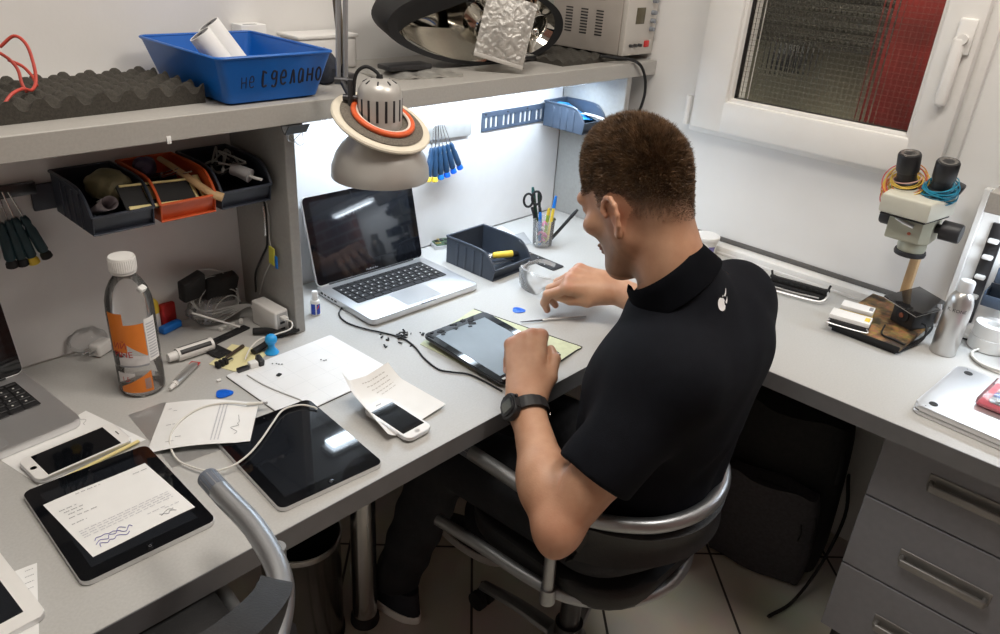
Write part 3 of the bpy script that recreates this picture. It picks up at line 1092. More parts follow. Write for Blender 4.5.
# shoes: dark uppers with white soles
m_shoe = mat('dark_navy_shoe', (0.012, 0.014, 0.022), 0.7, noise=0.2, nscale=60)
for a_ in (ANL, ANR):
    T = xf((a_[0] - person.location[0], a_[1] - person.location[1], -person.location[2]))
    b = NB()
    n0 = [(math.sin(t) * (.040 + .006 * math.sin(t * .5)) , .05 - math.cos(t) * .135) for t in np.linspace(0, 2 * PI, 28, endpoint=False)]
    prism(b, n0, .002, .026, .004, 2, T)
    so = obj('shoe_sole', b, m_white, person)
    b = NB()
    for k in range(10):
        pass
    rings = []
    for k in range(7):
        f = k / 6
        zz = .024 + .068 * f
        sx = 1 - .28 * f ** 1.6; y0, y1 = -.082 + .012 * f, .182 - .17 * f ** 1.15
        ring = []
        for t in np.linspace(0, 2 * PI, 24, endpoint=False):
            ring.append(b.verts.new(T @ Vector((math.sin(t) * .040 * sx, (y0 + y1) / 2 - math.cos(t) * (y1 - y0) / 2, zz))))
        rings.append(ring)
    for r0, r1 in zip(rings, rings[1:]):
        for i in range(24):
            b.faces.new((r0[i], r0[(i + 1) % 24], r1[(i + 1) % 24], r1[i]))
    b.faces.new(rings[-1])
    obj('shoe', b, m_shoe, person, angle=60)

# collar
pl = np.array(person.location)
side = nrm(V3(1, 0, 0) - NAX * NAX[0]); fr = np.cross(NAX, side)       # fr points to the front
b = NB()
prof = [(.070, -.012), (.067, .014), (.0665, .030), (.0695, .036), (.0745, .031), (.080, .014), (.088, -.008), (.085, -.010), (.076, .010)]


def coll(u, v):
    ph = math.radians(112 + 316 * u)                                   # gap at the front
    i = v * (len(prof) - 1); k = min(int(i), len(prof) - 2); t = i - k
    r = prof[k][0] * (1 - t) + prof[k + 1][0] * t; h_ = prof[k][1] * (1 - t) + prof[k + 1][1] * t
    bk = -math.sin(ph)                                                  # 1 at the back
    h_ = h_ * 1.15 + .004 * bk
    p = COL + NAX * (h_ + .006) + side * math.cos(ph) * r * 1.03 + fr * math.sin(ph) * r * .97
    p = p + V3(0, 0, 0)
    return p - pl


sheet(b, coll, 60, 16)
bmesh.ops.solidify(b, geom=b.faces[:], thickness=.0012)
obj('collar', b, m_polo, polo, angle=60).location = (pl - pl) - np.array(polo.location)

# emblem on the right shoulder blade, laid on the cloth
from mathutils.bvhtree import BVHTree
bvh = BVHTree.FromPolygons([tuple(p) for p in PP], [tuple(p.vertices) for p in polo.data.polygons])


def on_shirt(px, py):
    d = Vector(R.T @ np.array([(px - 500) / FPX, (py - 317) / FPX, 1.0])).normalized()
    return bvh.ray_cast(Vector(CAM), d)


hit, nr, _, _ = on_shirt(722, 303)
if hit is None:
    hit, nr = Vector((1.2, .47, 1.02)), Vector((0, -1, .3))
ex = Vector(R[0]); ex = (ex - nr * ex.dot(nr)).normalized(); ey = nr.cross(ex)
if ey.z < 0:
    ey = -ey


def lay(pts, name='emblem'):
    b = NB()
    # fan with inner rings so the patch follows the cloth
    c = Vector((sum(p[0] for p in pts) / len(pts), sum(p[1] for p in pts) / len(pts)))
    rings = []
    for s_ in (1, .66, .33):
        ring = []
        for p in pts:
            q = c + (Vector(p) - c) * s_
            w = hit + ex * q.x + ey * q.y
            h2 = bvh.ray_cast(w + nr * .05, -nr)
            co = (h2[0] + nr * .0012) if h2[0] is not None else w
            ring.append(b.verts.new(co - person.location))
        rings.append(ring)
    n = len(pts)
    for r0, r1 in zip(rings, rings[1:]):
        for i in range(n):
            b.faces.new((r0[i], r0[(i + 1) % n], r1[(i + 1) % n], r1[i]))
    b.faces.new(rings[-1])
    return b


m_logo = mat('white_print', (0.78, 0.78, 0.78), 0.7, noise=.02)
apple = []
for t in np.linspace(0, 2 * PI, 36, endpoint=False):
    r = .0088 * (1 - .12 * math.cos(2 * t)) * (1 - .16 * math.exp(-((t - PI / 2) / .35) ** 2))
    if abs((t + PI) % (2 * PI) - PI - .25) < .3:
        r *= .76
    apple.append((r * 1.25 * math.cos(t) - .002, r * math.sin(t) * 1.18 - .002))
eb = lay(apple)
for pts in ([(.004, .012), (.0085, .0115), (.012, .017), (.013, .025), (.0115, .026), (.0085, .018)],
            [(.008, .002), (.012, .000), (.015, .006), (.0145, .013), (.0125, .0085)],
            [(-.0005, .0095), (.002, .0105), (.0025, .0135), (.0, .0125)]):
    merge(eb, lay(pts))
obj('emblem', eb, m_logo, polo).location = -np.array(polo.location) * 0 + (np.array(person.location) * 0)
for ch in polo.children:
    ch.location = pl                                                      # children were laid out around the person's origin

# ------------------------------------------------------------------ hair, brows, eyes
nv = len(skin.data.vertices)
NRM = np.zeros(nv * 3); skin.data.vertices.foreach_get('normal', NRM); NRM = NRM.reshape(-1, 3)
rng = np.random.default_rng(5)
zone = (fade_ > .46)
idx = np.where(zone)[0]
top_ = np.clip((hu_[idx] - hline[idx] + .043) / .115, 0, 1)
verts, faces = [], []
for rep in range(5):
    for ii, tp in zip(idx, top_):
        if rng.random() > .30 + .70 * tp:
            continue
        n_ = NRM[ii]; p = SP[ii] + rng.normal(0, .0012, 3)
        ln = (.0012 + .0165 * tp ** 1.7) * rng.uniform(.7, 1.2)
        fwd = HF * .55 + HU * .25 * tp
        dr = nrm(n_ * (.75 + .25 * tp) + fwd * (.45 + .3 * tp) + rng.normal(0, .22, 3))
        tip = p + dr * ln
        a_ = nrm(np.cross(dr, rng.normal(0, 1, 3))); c_ = np.cross(dr, a_)
        w_ = .00030 + .00028 * min(1, tp * 2)
        mid = p + dr * ln * .55 + n_ * ln * .08
        k = len(verts)
        for q, ww in ((p - n_ * .001, w_), (mid, w_ * .8)):
            for a3 in (0, 2.094, 4.189):
                verts.append(q + (a_ * math.cos(a3) + c_ * math.sin(a3)) * ww)
        verts.append(tip)
        for j in range(3):
            j2 = (j + 1) % 3
            faces.append((k + j, k + j2, k + 3 + j2, k + 3 + j)); faces.append((k + 3 + j, k + 3 + j2, k + 6))
me = bpy.data.meshes.new('hair'); me.from_pydata([tuple(v) for v in verts], [], faces)
m_hair = mat('brown_hair', (0.115, 0.066, 0.034), 0.45, noise=0.6, nscale=60)
me.materials.append(m_hair)
ho = bpy.data.objects.new('hair', me); C.objects.link(ho); ho.parent = person; ho.location = -pl
for s in (-1, 1):
    b = NB()
    ell(b, hd(.0755, s * .032, -.0065) - pl, (.0122, .0122, .0122), 10)
    e = obj('eye', b, mat('eye_white', (.75, .72, .68), .15, noise=.05), person)
    b = NB(); c0 = hd(.0858, s * .032, -.0125) - pl
    ell(b, c0, (.0035, .0045, .0045), 8); obj('iris', b, mat('brown_iris', (.05, .025, .012), .1, noise=.2), e)
    b = NB()
    tube(b, [hd(.093, s * .016, .018) - pl, hd(.089, s * .032, .022) - pl, hd(.074, s * .050, .020) - pl], lambda t: .0042 * (1 - .5 * t), 8)
    obj('eyebrow', b, m_hair, person)
b = NB()
tube(b, [hd(.0955, l, -.0705) - pl for l in (-.020, -.008, 0, .008, .020)], .0022, 8)
obj('lips', b, mat('lip_skin', (.44, .21, .16), .4, noise=.1), person)
# fingernails
for s_, grp in (('l', NAILS[:4]), ('r', NAILS[4:])):
    for p, dr, n_ in grp:
        side_ = nrm(np.cross(dr, n_)); up_ = np.cross(side_, dr)
        if up_ @ n_ < 0:
            up_ = -up_
        b = NB()
        T = Matrix(((side_[0], dr[0], up_[0], 0), (side_[1], dr[1], up_[1], 0), (side_[2], dr[2], up_[2], 0), (0, 0, 0, 1)))
        T.translation = Vector(p + up_ * .0058 - dr * .001 - pl)
        ell(b, (0, 0, 0), (.0048, .0065, .0014), 8, T)
        obj('fingernail', b, mat('nail', (.66, .42, .34), .3, noise=.03), person)

# ------------------------------------------------------------------ wristwatch
fd = nrm(WRL - ELL_)
wn = nrm(np.cross(fd, V3(.69, -.72, .05)));
if wn[2] < 0:
    wn = -wn
wl = nrm(np.cross(wn, fd))
if wl @ V3(.69, -.72, .05) < 0:
    wl = -wl
wc = WRL - fd * .020
wt = bpy.data.objects.new('wristwatch', None); C.objects.link(wt); wt.parent = person
wt.location = wc - pl; wt['label'] = 'chunky black digital wristwatch on the near wrist'
WM = Matrix(((wl[0], fd[0], wn[0], 0), (wl[1], fd[1], wn[1], 0), (wl[2], fd[2], wn[2], 0), (0, 0, 0, 1)))
b = NB()
RW = .0345
ang_c = math.radians(145)
prev = []
N = 48
grid = []
for i in range(N):
    a_ = 2 * PI * i / N
    wdt = .0115 + .0015 * math.cos(a_ - ang_c)
    th = .0042 + (.0008 if i % 3 else 0)
    row = [(RW, -wdt), (RW + th, -wdt + .001), (RW + th, wdt - .001), (RW, wdt)]
    grid.append([b.verts.new(WM @ Vector((r * math.cos(a_), y, r * math.sin(a_)))) for r, y in row])
for i in range(N):
    g0, g1 = grid[i], grid[(i + 1) % N]
    for j in range(4):
        b.faces.new((g0[j], g0[(j + 1) % 4], g1[(j + 1) % 4], g1[j]))
m_wat = mat('black_resin', (0.016, 0.016, 0.018), 0.45, noise=0.1, nscale=80)
obj('strap', b, m_wat, wt, angle=25)
CM = WM @ Matrix.Rotation(-(ang_c - PI / 2), 4, 'Y')
b = NB()
prism(b, rrect(.040, .046, .013, 5), RW - .001, RW + .0125, .0025, 3, CM)
prism(b, rrect(.034, .034, .012, 5), RW + .0124, RW + .0150, .001, 2, CM)
for sx in (-1, 1):
    for sy in (-.011, .011):
        cyl(b, CM @ Vector((sx * .019, sy, RW + .006)), CM @ Vector((sx * .0235, sy, RW + .006)), .003, n=10)
obj('case', b, m_wat, wt)
b = NB(); prism(b, rrect(.024, .020, .003, 4), RW + .0149, RW + .0156, 0, 1, CM)
obj('dial', b, mat('watch_dial', (.10, .11, .10), .15, noise=.1, nscale=200), wt)
BM = WM @ Matrix.Rotation(-(math.radians(-12) - PI / 2), 4, 'Y')
b = NB(); prism(b, rrect(.010, .025, .002, 3), RW + .004, RW + .0062, .0006, 1, BM)
obj('buckle', b, m_steel, wt)

# ================================================================== SWIVEL CHAIRS
def swivel_chair(loc, rz, dz, label, yf=.185, rise=.05):
    t = thing('swivel_chair', label, 'chair', loc, rz)
    za, zs = .660 + dz, .450 + dz

    def U(w, yf, yc, r, z, splay=0.0):
        pts = [(-w - splay, yf, z), (-w - splay * .5, (yf + yc) / 2 + .02, z), (-w, yc, z)]
        for a_ in (205, 230, 250, 270, 290, 310, 335):
            pts.append((r * 1.0 * math.cos(math.radians(a_)) * w / r, yc + r * math.sin(math.radians(a_)), z))
        return pts + [(w, yc, z), (w + splay * .5, (yf + yc) / 2 + .02, z), (w + splay, yf, z)]

    b = NB(); pa = U(.209, yf, -.02, .215, za); tube(b, pa, .0142, 14, 8)
    ar = obj('arm_tube', b, m_tubes, t, angle=60)
    for s in (-1, 1):
        b = NB(); cyl(b, (s * .209, yf - .028, za), (s * .209, yf + .006, za), .0142); obj('end_cap', b, mat('blue_grey_cap', (.13, .15, .19), .5, noise=.05), ar)
    b = NB(); tube(b, U(.200, .235, 0, .20, zs, .018), .0125, 14, 8); obj('seat_tube', b, m_tubes, t, angle=60)
    for s in (-1, 1):
        b = NB(); cyl(b, (s * .206, -.055, zs - .012), (s * .214, -.055, za), .0115, n=16); cyl(b, (s * .206, -.055, zs - .015), (s * .2062, -.055, zs + .02), .0155, n=16)
        obj('arm_post', b, m_tubes, t)
    b = NB(); T = xf((0, .02, 0)); prism(b, rrect(.375, .43, .13, 8), zs - .012, zs + .038, .016, 4, T)
    prism(b, rrect(.30, .34, .10, 8), zs - .03, zs - .012, .002, 1, T)
    obj('seat', b, m_leather, t, angle=50)

    def pad(u, v):
        a_ = math.radians(197 + 146 * u)
        e = min(1, min(u, 1 - u) / .07)
        bulge = .012 * math.sin(PI * v) * math.sqrt(max(0, e * (2 - e))) 
        hgt = -.10 + v * (.105 + rise * math.sin(PI * u)) * (.40 + .60 * math.sqrt(max(0, e * (2 - e))))
        r = .188 - bulge
        return (r * math.cos(a_), -.02 + (r + .006) * math.sin(a_), za + hgt)
    b = NB(); sheet(b, pad, 40, 12, -.036)
    bp = obj('backrest', b, m_leather, t, angle=50)
    b = NB(); tube(b, [Vector(pad(u, .90)) + Vector((0, 0, .0)) for u in np.linspace(.05, .95, 26)], .0022, 6, 2); obj('seam', b, m_leather, bp)
    b = NB(); cyl(b, (0, .02, .30 + dz), (0, .02, zs - .03), .014); cyl(b, (0, .02, .10), (0, .02, .31 + dz), .0235); cyl(b, (0, .02, .07), (0, .02, .16), .032)
    box(b, (0, .02, zs - .037), (.16, .16, .014), .003)
    obj('column', b, m_darkmetal, t)
    b = NB(); lathe(b, [(.045, .075), (.05, .085), (.045, .115), (.034, .125)], 24, xf((0, .02, 0)))
    bs = obj('star_base', b, m_tubes, t)
    for k in range(5):
        a_ = math.radians(18 + 72 * k)
        e = Vector((math.cos(a_) * .27, .02 + math.sin(a_) * .27, .068))
        b = NB(); tube(b, [(math.cos(a_) * .03, .02 + math.sin(a_) * .03, .10), (math.cos(a_) * .15, .02 + math.sin(a_) * .15, .092), e], lambda q: .022 - .006 * q, 10, 4, flat=.62)
        obj('base_leg', b, m_tubes, bs)
        b = NB(); px = Vector((-math.sin(a_), math.cos(a_), 0)); c0 = Vector((e.x, e.y, .025))
        cyl(b, c0 - px * .024, c0 - px * .006, .025, n=20); cyl(b, c0 + px * .006, c0 + px * .024, .025, n=20)
        box(b, (e.x, e.y, .040), (.02, .02, .03), .004); cyl(b, (e.x, e.y, .03), (e.x, e.y, .075), .006)
        obj('caster', b, m_rubber, bs)
    return t


swivel_chair((1.075, .660, 0), 0.0, 0, 'steel-tube swivel chair with black pads, the seated person sits on it', .185, -.02)
swivel_chair((.1375, .706, 0), math.radians(-3), .22, 'empty steel-tube swivel chair with black backrest pushed against the bench edge', .11, .10)
# ================================================================== THINGS ON THE BENCH
def quad_sheet(name, c4, mats, nu=12, nv=10, wave=.0, parent=None, th=.0004, seed=1, curl=None):
    """thin sheet through four corners (TL, TR, BR, BL), gently waved"""
    q = random.Random(seed)
    a, b_, c, d = [Vector(p) for p in c4]
    ph = q.uniform(0, 6)

    def fn(u, v):
        p = (a * (1 - u) + b_ * u) * (1 - v) + (d * (1 - u) + c * u) * v
        z = wave * (.5 + .5 * math.sin(ph + 5 * u + 3 * v)) * math.sin(PI * min(1, max(0, u))) ** .5
        if curl:
            z += curl(u, v)
        return p + Vector((0, 0, z))
    bm = NB(); sheet(bm, fn, nu, nv, -th)
    o = obj(name, bm, mats, parent, angle=80)
    return o, fn


def ink_rows(fn, rows, m_, parent, name='lettering', h=.0016, seed=3, vdir=1):
    """printed words laid just above a sheet; rows: (u0, u1, v)"""
    q = random.Random(seed); bm = NB()
    for u0, u1, v in rows:
        u = u0
        while u < u1 - .01:
            w = min(q.uniform(.025, .07), u1 - u)
            k = 3
            for i in range(k):
                ua, ub = u + w * i / k, u + w * (i + .82) / k
                vs = [bm.verts.new(fn(x, y) + Vector((0, 0, .0006))) for x, y in ((ua, v), (ub, v), (ub, v + h / .15), (ua, v + h / .15))]
                bm.faces.new(vs)
            u += w + q.uniform(.012, .02)
    return obj(name, bm, m_, parent, flat=True)


def tablet(label, x, y, rz, z=.7508, w=.1857, h=.2412, t=.0082, frame=None, face=None, home=True, group=None, tilt=None, border=.019):
    T = thing('tablet', label, 'tablet', (x, y, z), rz, group)
    if tilt:
        T.rotation_euler = (tilt[0], tilt[1], rz)
    bm = NB(); prism(bm, rrect(w, h, .012, 6), 0, t - .0006, .0010, 2)
    obj('body', bm, frame or m_alu, T)
    bm = NB(); prism(bm, rrect(w - .0008, h - .0008, .0116, 6), t - .0008, t, .0004, 1)
    obj('front_glass', bm, face or m_glassblk, T)
    bm = NB(); prism(bm, rrect(w - 2 * border, h - 2 * border - .006, .001, 2), t - .0002, t + .00015)
    obj('screen', bm, m_screen, T)
    if home:
        bm = NB(); lathe(bm, [(.0055, t - .0002), (.0055, t + .0001), (.0045, t + .0002)], 24, xf((0, -h / 2 + .0105, 0)))
        hb_ = obj('home_button', bm, m_glassblk if face is None else m_white, T)
        bm = NB()
        for k in range(4):
            box(bm, ((-1, 1, 0, 0)[k] * .0016, -h / 2 + .0105 + (0, 0, -1, 1)[k] * .0016, t + .0003), ((.0004, .0004, .0036, .0036)[k], (.0036, .0036, .0004, .0004)[k], .0001))
        obj('button_mark', bm, m_ink, hb_)
    bm = NB(); ell(bm, (0, h / 2 - .0095, t), (.0016, .0016, .0002), 6); obj('camera', bm, m_glassblk if face else m_darkmetal, T)
    return T


tA = tablet('black tablet lying on the bench with a printed form on its screen', .289, .984, math.radians(-1.3))
tB = tablet('black tablet with bare screen lying beside the white cable and folded note', .559, .932, math.radians(-4))
c_ = Vector((.145, .847)); r3 = math.radians(3)
tC = tablet('white-framed tablet at the bottom left corner of the photo', c_.x - .093 * math.cos(r3) - .1206 * math.sin(r3), c_.y - .093 * math.sin(r3) + .1206 * math.cos(r3), r3, face=m_white, home=False)
# printed form on tablet A
zA = .7508 + .0082 + .0006
form, fnA = quad_sheet('printed_form', (at(43, 505, zA), at(145, 463, zA), at(195, 507, zA), at(93, 557, zA)), m_paper, wave=.0012)
tag(form, 'white printed form with a blue signature lying on the black tablet', 'paper')
ink_rows(fnA, [(.28, .52, .045), (.82, .97, .10), (.06, .22, .20), (.08, .26, .25), (.10, .24, .30), (.08, .34, .36), (.06, .2, .46)], m_ink, form)
ink_rows(fnA, [(.06, .93, .60 + .035 * i) for i in range(4)] + [(.62, .80, .79), (.78, .93, .82)], mat('pale_ink', (.52, .52, .56), .8, noise=.05), form, 'fine_print')
bm = NB()
for k in range(3):
    q = random.Random(k)
    tube(bm, [fnA(.10 + .035 * i + q.uniform(-.01, .01), .80 + .05 * k + q.uniform(-.03, .03)) + Vector((0, 0, .0007)) for i in range(9 + 2 * (k == 1))], .0005, 5, 3)
obj('signature', bm, m_blueink, form)
bm = NB()
for k in range(2):
    q = random.Random(k + 9)
    tube(bm, [fnA(.70 + .03 * i + q.uniform(-.01, .01), .88 + .03 * k + q.uniform(-.02, .02)) + Vector((0, 0, .0007)) for i in range(6)], .0004, 5, 3)
obj('signature', bm, m_ink, form)
# papers under the phone and the white tablet
o, f_ = quad_sheet('paper_sheet', (at(0, 460), at(86, 411), at(146, 440), at(42, 487)), m_paper, wave=.0008, seed=4)
tag(o, 'white paper sheet under the white phone', 'paper')
for v in o.data.vertices:
    v.co.z += .0008
bm = NB(); q = random.Random(3)
tube(bm, [f_(.86 + q.uniform(-.04, .06), .03 + .035 * i) + Vector((0, 0, .0016)) for i in range(7)], .0003, 5, 3); obj('scribble', bm, m_ink, o)
o, f_ = quad_sheet('paper_sheet', (at(5, 575), at(37, 563), at(39, 634), at(5, 655)), m_paper, wave=.0004, seed=5)
tag(o, 'white paper slip peeking out from under the white tablet', 'paper')
for v in o.data.vertices:
    v.co.z += .0003
ink_rows(f_, [(.62, .9, .06 + .09 * i) for i in range(4)], m_ink, o)


def phone(label, x, y, rz, w, h, z, t=.0075):
    T = thing('smartphone', label, 'phone', (x, y, z), rz)
    bm = NB(); prism(bm, rrect(w, h, .011, 6), 0, t, .0028, 4); obj('body', bm, m_alu, T)
    bm = NB(); prism(bm, rrect(w - .002, h - .002, .010, 6), t - .001, t + .0004, .0003, 1); obj('front_glass', bm, m_white, T)
    bm = NB(); prism(bm, rrect(w - .009, h - .036, .0008, 2), t + .0003, t + .0006); obj('screen', bm, m_glassblk, T)
    bm = NB(); lathe(bm, [(.0055, t), (.0055, t + .0006), (.0046, t + .0007), (.0046, t + .0004)], 20, xf((0, -h / 2 + .0095, 0))); obj('home_button', bm, m_white, T)
    bm = NB(); prism(bm, rrect(.012, .0016, .0007, 3, 0, h / 2 - .009), t, t + .0007); obj('earpiece', bm, m_darkmetal, T)
    return T


phone('white smartphone lying on paper beside the left laptop', .2965, 1.157, math.radians(-86), .073, .150, .7530)
bm = NB(); a = at(42, 487, .756); c = at(141, 438, .756)
box(bm, ((a.x + c.x) / 2, (a.y + c.y) / 2 - .004, .7555), ((c - a).length * .93, .006, .0035), .001, rot=(0, 0, ang(a, c)))
tag(obj('display_strip', bm, m_cream), 'cream display edge strip lying along the white phone', 'strip')

# ---- laptops


def laptop(label, x, y, rz, tilt, w=.325, d=.227, open_=True, wallpaper=False, word=True):
    T = thing('laptop', label, 'laptop', (x, y, .7502), rz)
    z0 = .002
    bm = NB(); prism(bm, rrect(w, d, .013, 6), z0, .0165, .003, 3); obj('base', bm, m_alu, T)
    bm = NB(); prism(bm, rrect(w - .006, d - .006, .011, 5), 0.0004, z0 + .001, .0005, 1); obj('underside', bm, m_rubber, T)
    kb = obj('keyboard', (lambda b: (prism(b, rrect(.274, .105, .003, 3, 0, .030), .0160, .01668), b)[1])(NB()), m_rubber, T)
    bm = NB(); q = 0
    rows = 6
    for r in range(rows):
        ky = .030 + .0445 - r * .0183 + (.003 if r == 0 else 0)
        n = (14, 14, 14, 13, 12, 11)[r]; kw = .271 / n
        for k in range(n):
            if r == 5 and 4 <= k <= 6:
                continue
            box(bm, (-.1355 + kw * (k + .5), ky - (.0015 if r == 0 else 0), .0176), (kw - .0032, .0150 if r else .0085, .0016), .0006, 1)
        if r == 5:
            box(bm, (-.1355 + kw * 5.5, ky, .0176), (kw * 3 - .0032, .0150, .0016), .0006, 1)
    obj('keys', bm, m_black, kb)
    bm = NB(); qq = random.Random(2)
    for r in range(1, 5):
        n = (14, 14, 14, 13, 12)[r]; kw = .271 / n
        for k in range(n):
            box(bm, (-.1355 + kw * (k + .42) + qq.uniform(-.001, .001), .0745 - r * .0183 + .001, .01845), (.0030, .0036, .0001))
    obj('key_letters', bm, m_white, kb)
    bm = NB(); prism(bm, rrect(.105, .076, .004, 4, 0, -.066), .0164, .0167); obj('trackpad', bm, mat('trackpad_aluminium', (.66, .66, .67), .3, .7, noise=.02), T)
    bm = NB()
    for k in range(5):
        box(bm, (-w / 2 - .0002, .085 - .014 * k, .0095), (.001, .009, .004 if k else .006), .0004)
    obj('ports', bm, m_black, T)
    bm = NB(); box(bm, (0, -d / 2 - .0001, .0155), (.045, .0012, .0022), .0004); obj('lid_notch', bm, m_darkmetal, T)
    # lid
    ld = bpy.data.objects.new('lid', None); C.objects.link(ld); ld.parent = T
    ld.location = (0, d / 2 - .008, .0165); ld.rotation_euler = (-tilt, 0, 0)
    bm = NB(); H = d - .012
    prism(bm, rrect(w, H, .012, 6, 0, H / 2), -.0025, .0025, .0015, 2, xf(rot=(PI / 2, 0, 0)) )
    obj('lid_shell', bm, m_alu, ld)
    bm = NB(); prism(bm, rrect(w - .004, H - .004, .010, 5, 0, H / 2), .0024, .0032, .0003, 1, xf(rot=(PI / 2, 0, 0))); obj('screen_glass', bm, m_glassblk, ld)
    bm = NB(); prism(bm, rrect(w - .038, H - .036, .001, 2, 0, H / 2 + .004), .0031, .0034, 0, 1, xf(rot=(PI / 2, 0, 0))); obj('display', bm, m_screen, ld)
    if word:
        tb = text_bm('MacBook Pro', .0065, .0001)
        bm = NB(); merge(bm, tb, xf((-.019, -.0036, .0075), (PI / 2, 0, 0))); obj('lettering', bm, m_ink, ld, flat=True)
    bm = NB(); cyl(bm, (-w * .40, 0, 0), (w * .40, 0, 0), .0045); obj('hinge', bm, m_black, ld)
    return T


laptop('open silver laptop with dark screen under the desk lamp', 1.1015, 1.3165, math.radians(-1.5), math.radians(14.5))
pc = at(82, 418, .767); pf = at(0, 454, .767); pk = at(30, 369, .767)
rzl = (ang(pf, pc) + ang(pc, pk) - PI / 2) / 2
ux, uy = Vector((math.cos(rzl), math.sin(rzl), 0)), Vector((-math.sin(rzl), math.cos(rzl), 0))
pl_ = pc - ux * .1625 + uy * .1135
laptop('open silver laptop cut off by the left edge of the photo', pl_.x, pl_.y, rzl, math.radians(12), word=False)

# ---- closed laptop, upside down, on the right bench
p0, p1, p2 = at(913, 404, .768), at(964, 361, .768), at(1000, 440, .768)
rzc = ang(p0, p1)
T = thing('closed_laptop', 'closed silver laptop lying upside down on the right bench', 'laptop', (0, 0, .7502), rzc)
ux = Vector((math.cos(rzc), math.sin(rzc), 0)); uy = Vector((-math.sin(rzc), math.cos(rzc), 0))
ctr = p0 + ux * .125 - uy * .170
T.location = (ctr.x, ctr.y, .7502)
bm = NB(); prism(bm, rrect(.250, .340, .014, 6), .001, .0085, .003, 3); obj('lid_shell', bm, m_alu, T)
bm = NB(); prism(bm, rrect(.246, .336, .013, 6), .0084, .0098, .0002, 1); obj('seam', bm, m_rubber, T)
bm = NB(); prism(bm, rrect(.250, .340, .014, 6), .0098, .0215, .0045, 4); ul = obj('base', bm, m_alu, T)
for sx in (-1, 1):
    for sy in (-1, 1):
        bm = NB(); lathe(bm, [(.0085, .0210), (.0085, .0222), (.0075, .0230)], 24, xf((sx * .098, sy * .142, 0))); obj('rubber_foot', bm, m_rubber, T)
bm = NB()
for k in range(5):
    for sx in (-1, 1):
        lathe(bm, [(.0016, .0212), (.0016, .0217)], 10, xf((sx * .117, -.15 + .075 * k, 0)))
obj('screws', bm, m_darkmetal, T)
# packets lying on it at the right edge
pr = at(985, 405, .7745)
T = thing('parts_packet', 'red-edged packet of blue and black parts on the closed laptop', 'packet', (pr.x + .045, pr.y - .055, .7738), rzc)
bm = NB(); prism(bm, rrect(.12, .13, .006, 3), 0, .006, .001, 1); obj('tray', bm, mat('pink_red_plastic', (.65, .07, .12), .35, noise=.1), T)
for k in range(4):
    bm = NB(); box(bm, (-.035 + .024 * k, .0, .011), (.015, .10, .010), .003); obj('part', bm, (m_black, m_blue, m_white, m_black)[k], T)
bm = NB(); prism(bm, rrect(.126, .136, .006, 3), .0005, .0175, .004, 2); obj('film', bm, m_clear, T)

# ---- repair corner: cloth, opened tablet, cable, debris
cz = .7512
o, f_ = quad_sheet('cleaning_cloth', (at(420, 344, cz), at(474, 309, cz), at(582, 347, cz), at(520, 392, cz)), mat('pale_green_cloth', (.58, .61, .42), .9, noise=.08, nscale=60, bump=.4, bscale=400), 24, 20, .004, th=.0022, seed=8)
tag(o, 'pale green cloth under the tablet being repaired', 'cloth')
bm = NB(); ed = [f_(u, 1) for u in np.linspace(0, 1, 14)] + [f_(1, v) for v in np.linspace(.9, 0, 10)]
tube(bm, [p + Vector((0, 0, -.0002)) for p in ed], .0014, 6, 2); obj('dark_hem', bm, m_rubber, o)
T = thing('opened_tablet', 'dark tablet being repaired with its frame exposed on the green cloth', 'tablet', (1.060, .958, .7610), math.radians(-1.5))
T.rotation_euler = (math.radians(2.0), math.radians(0), math.radians(-1.5))
bm = NB(); prism(bm, rrect(.184, .240, .012, 5), 0, .005, .0018, 2); obj('back_shell', bm, m_darkmetal, T)
bm = NB(); prism(bm, rrect(.183, .239, .011, 5), .0049, .0068, .0003, 1); obj('front_glass', bm, m_glassblk, T)
bm = NB(); prism(bm, rrect(.146, .196, .001, 2, -.002, 0), .0067, .0072); obj('display_panel', bm, mat('grey_lcd', (.10, .125, .14), .32, spec=.6, noise=.15, nscale=10), T)
bm = NB(); q = random.Random(4)
for k in range(16):
    box(bm, (.083 + q.uniform(-.003, .003), -.105 + .012 * k * .5, .0074), (q.uniform(.004, .009), q.uniform(.002, .006), .0012), .0003)
for k in range(8):
    box(bm, (.045 + .006 * k, -.113 + q.uniform(-.002, .002), .0074), (q.uniform(.003, .006), q.uniform(.003, .008), .0014), .0003)
obj('connectors', bm, m_alu, T)
bm = NB()
for k in range(20):
    x_ = q.uniform(-.09, -.05) if k < 10 else q.uniform(-.02, .05)
    box(bm, (x_, q.uniform(.085, .115), .0076), (q.uniform(.006, .018), q.uniform(.003, .010), .0012), .0003, rot=(0, 0, q.uniform(-.6, .6)))
obj('torn_film', bm, m_rubber, T)
bm = NB(); box(bm, (-.075, -.110, .0078), (.010, .006, .0012), .0005); box(bm, (-.045, -.113, .0078), (.006, .005, .0012), .0005)
obj('clips', bm, m_white, T)
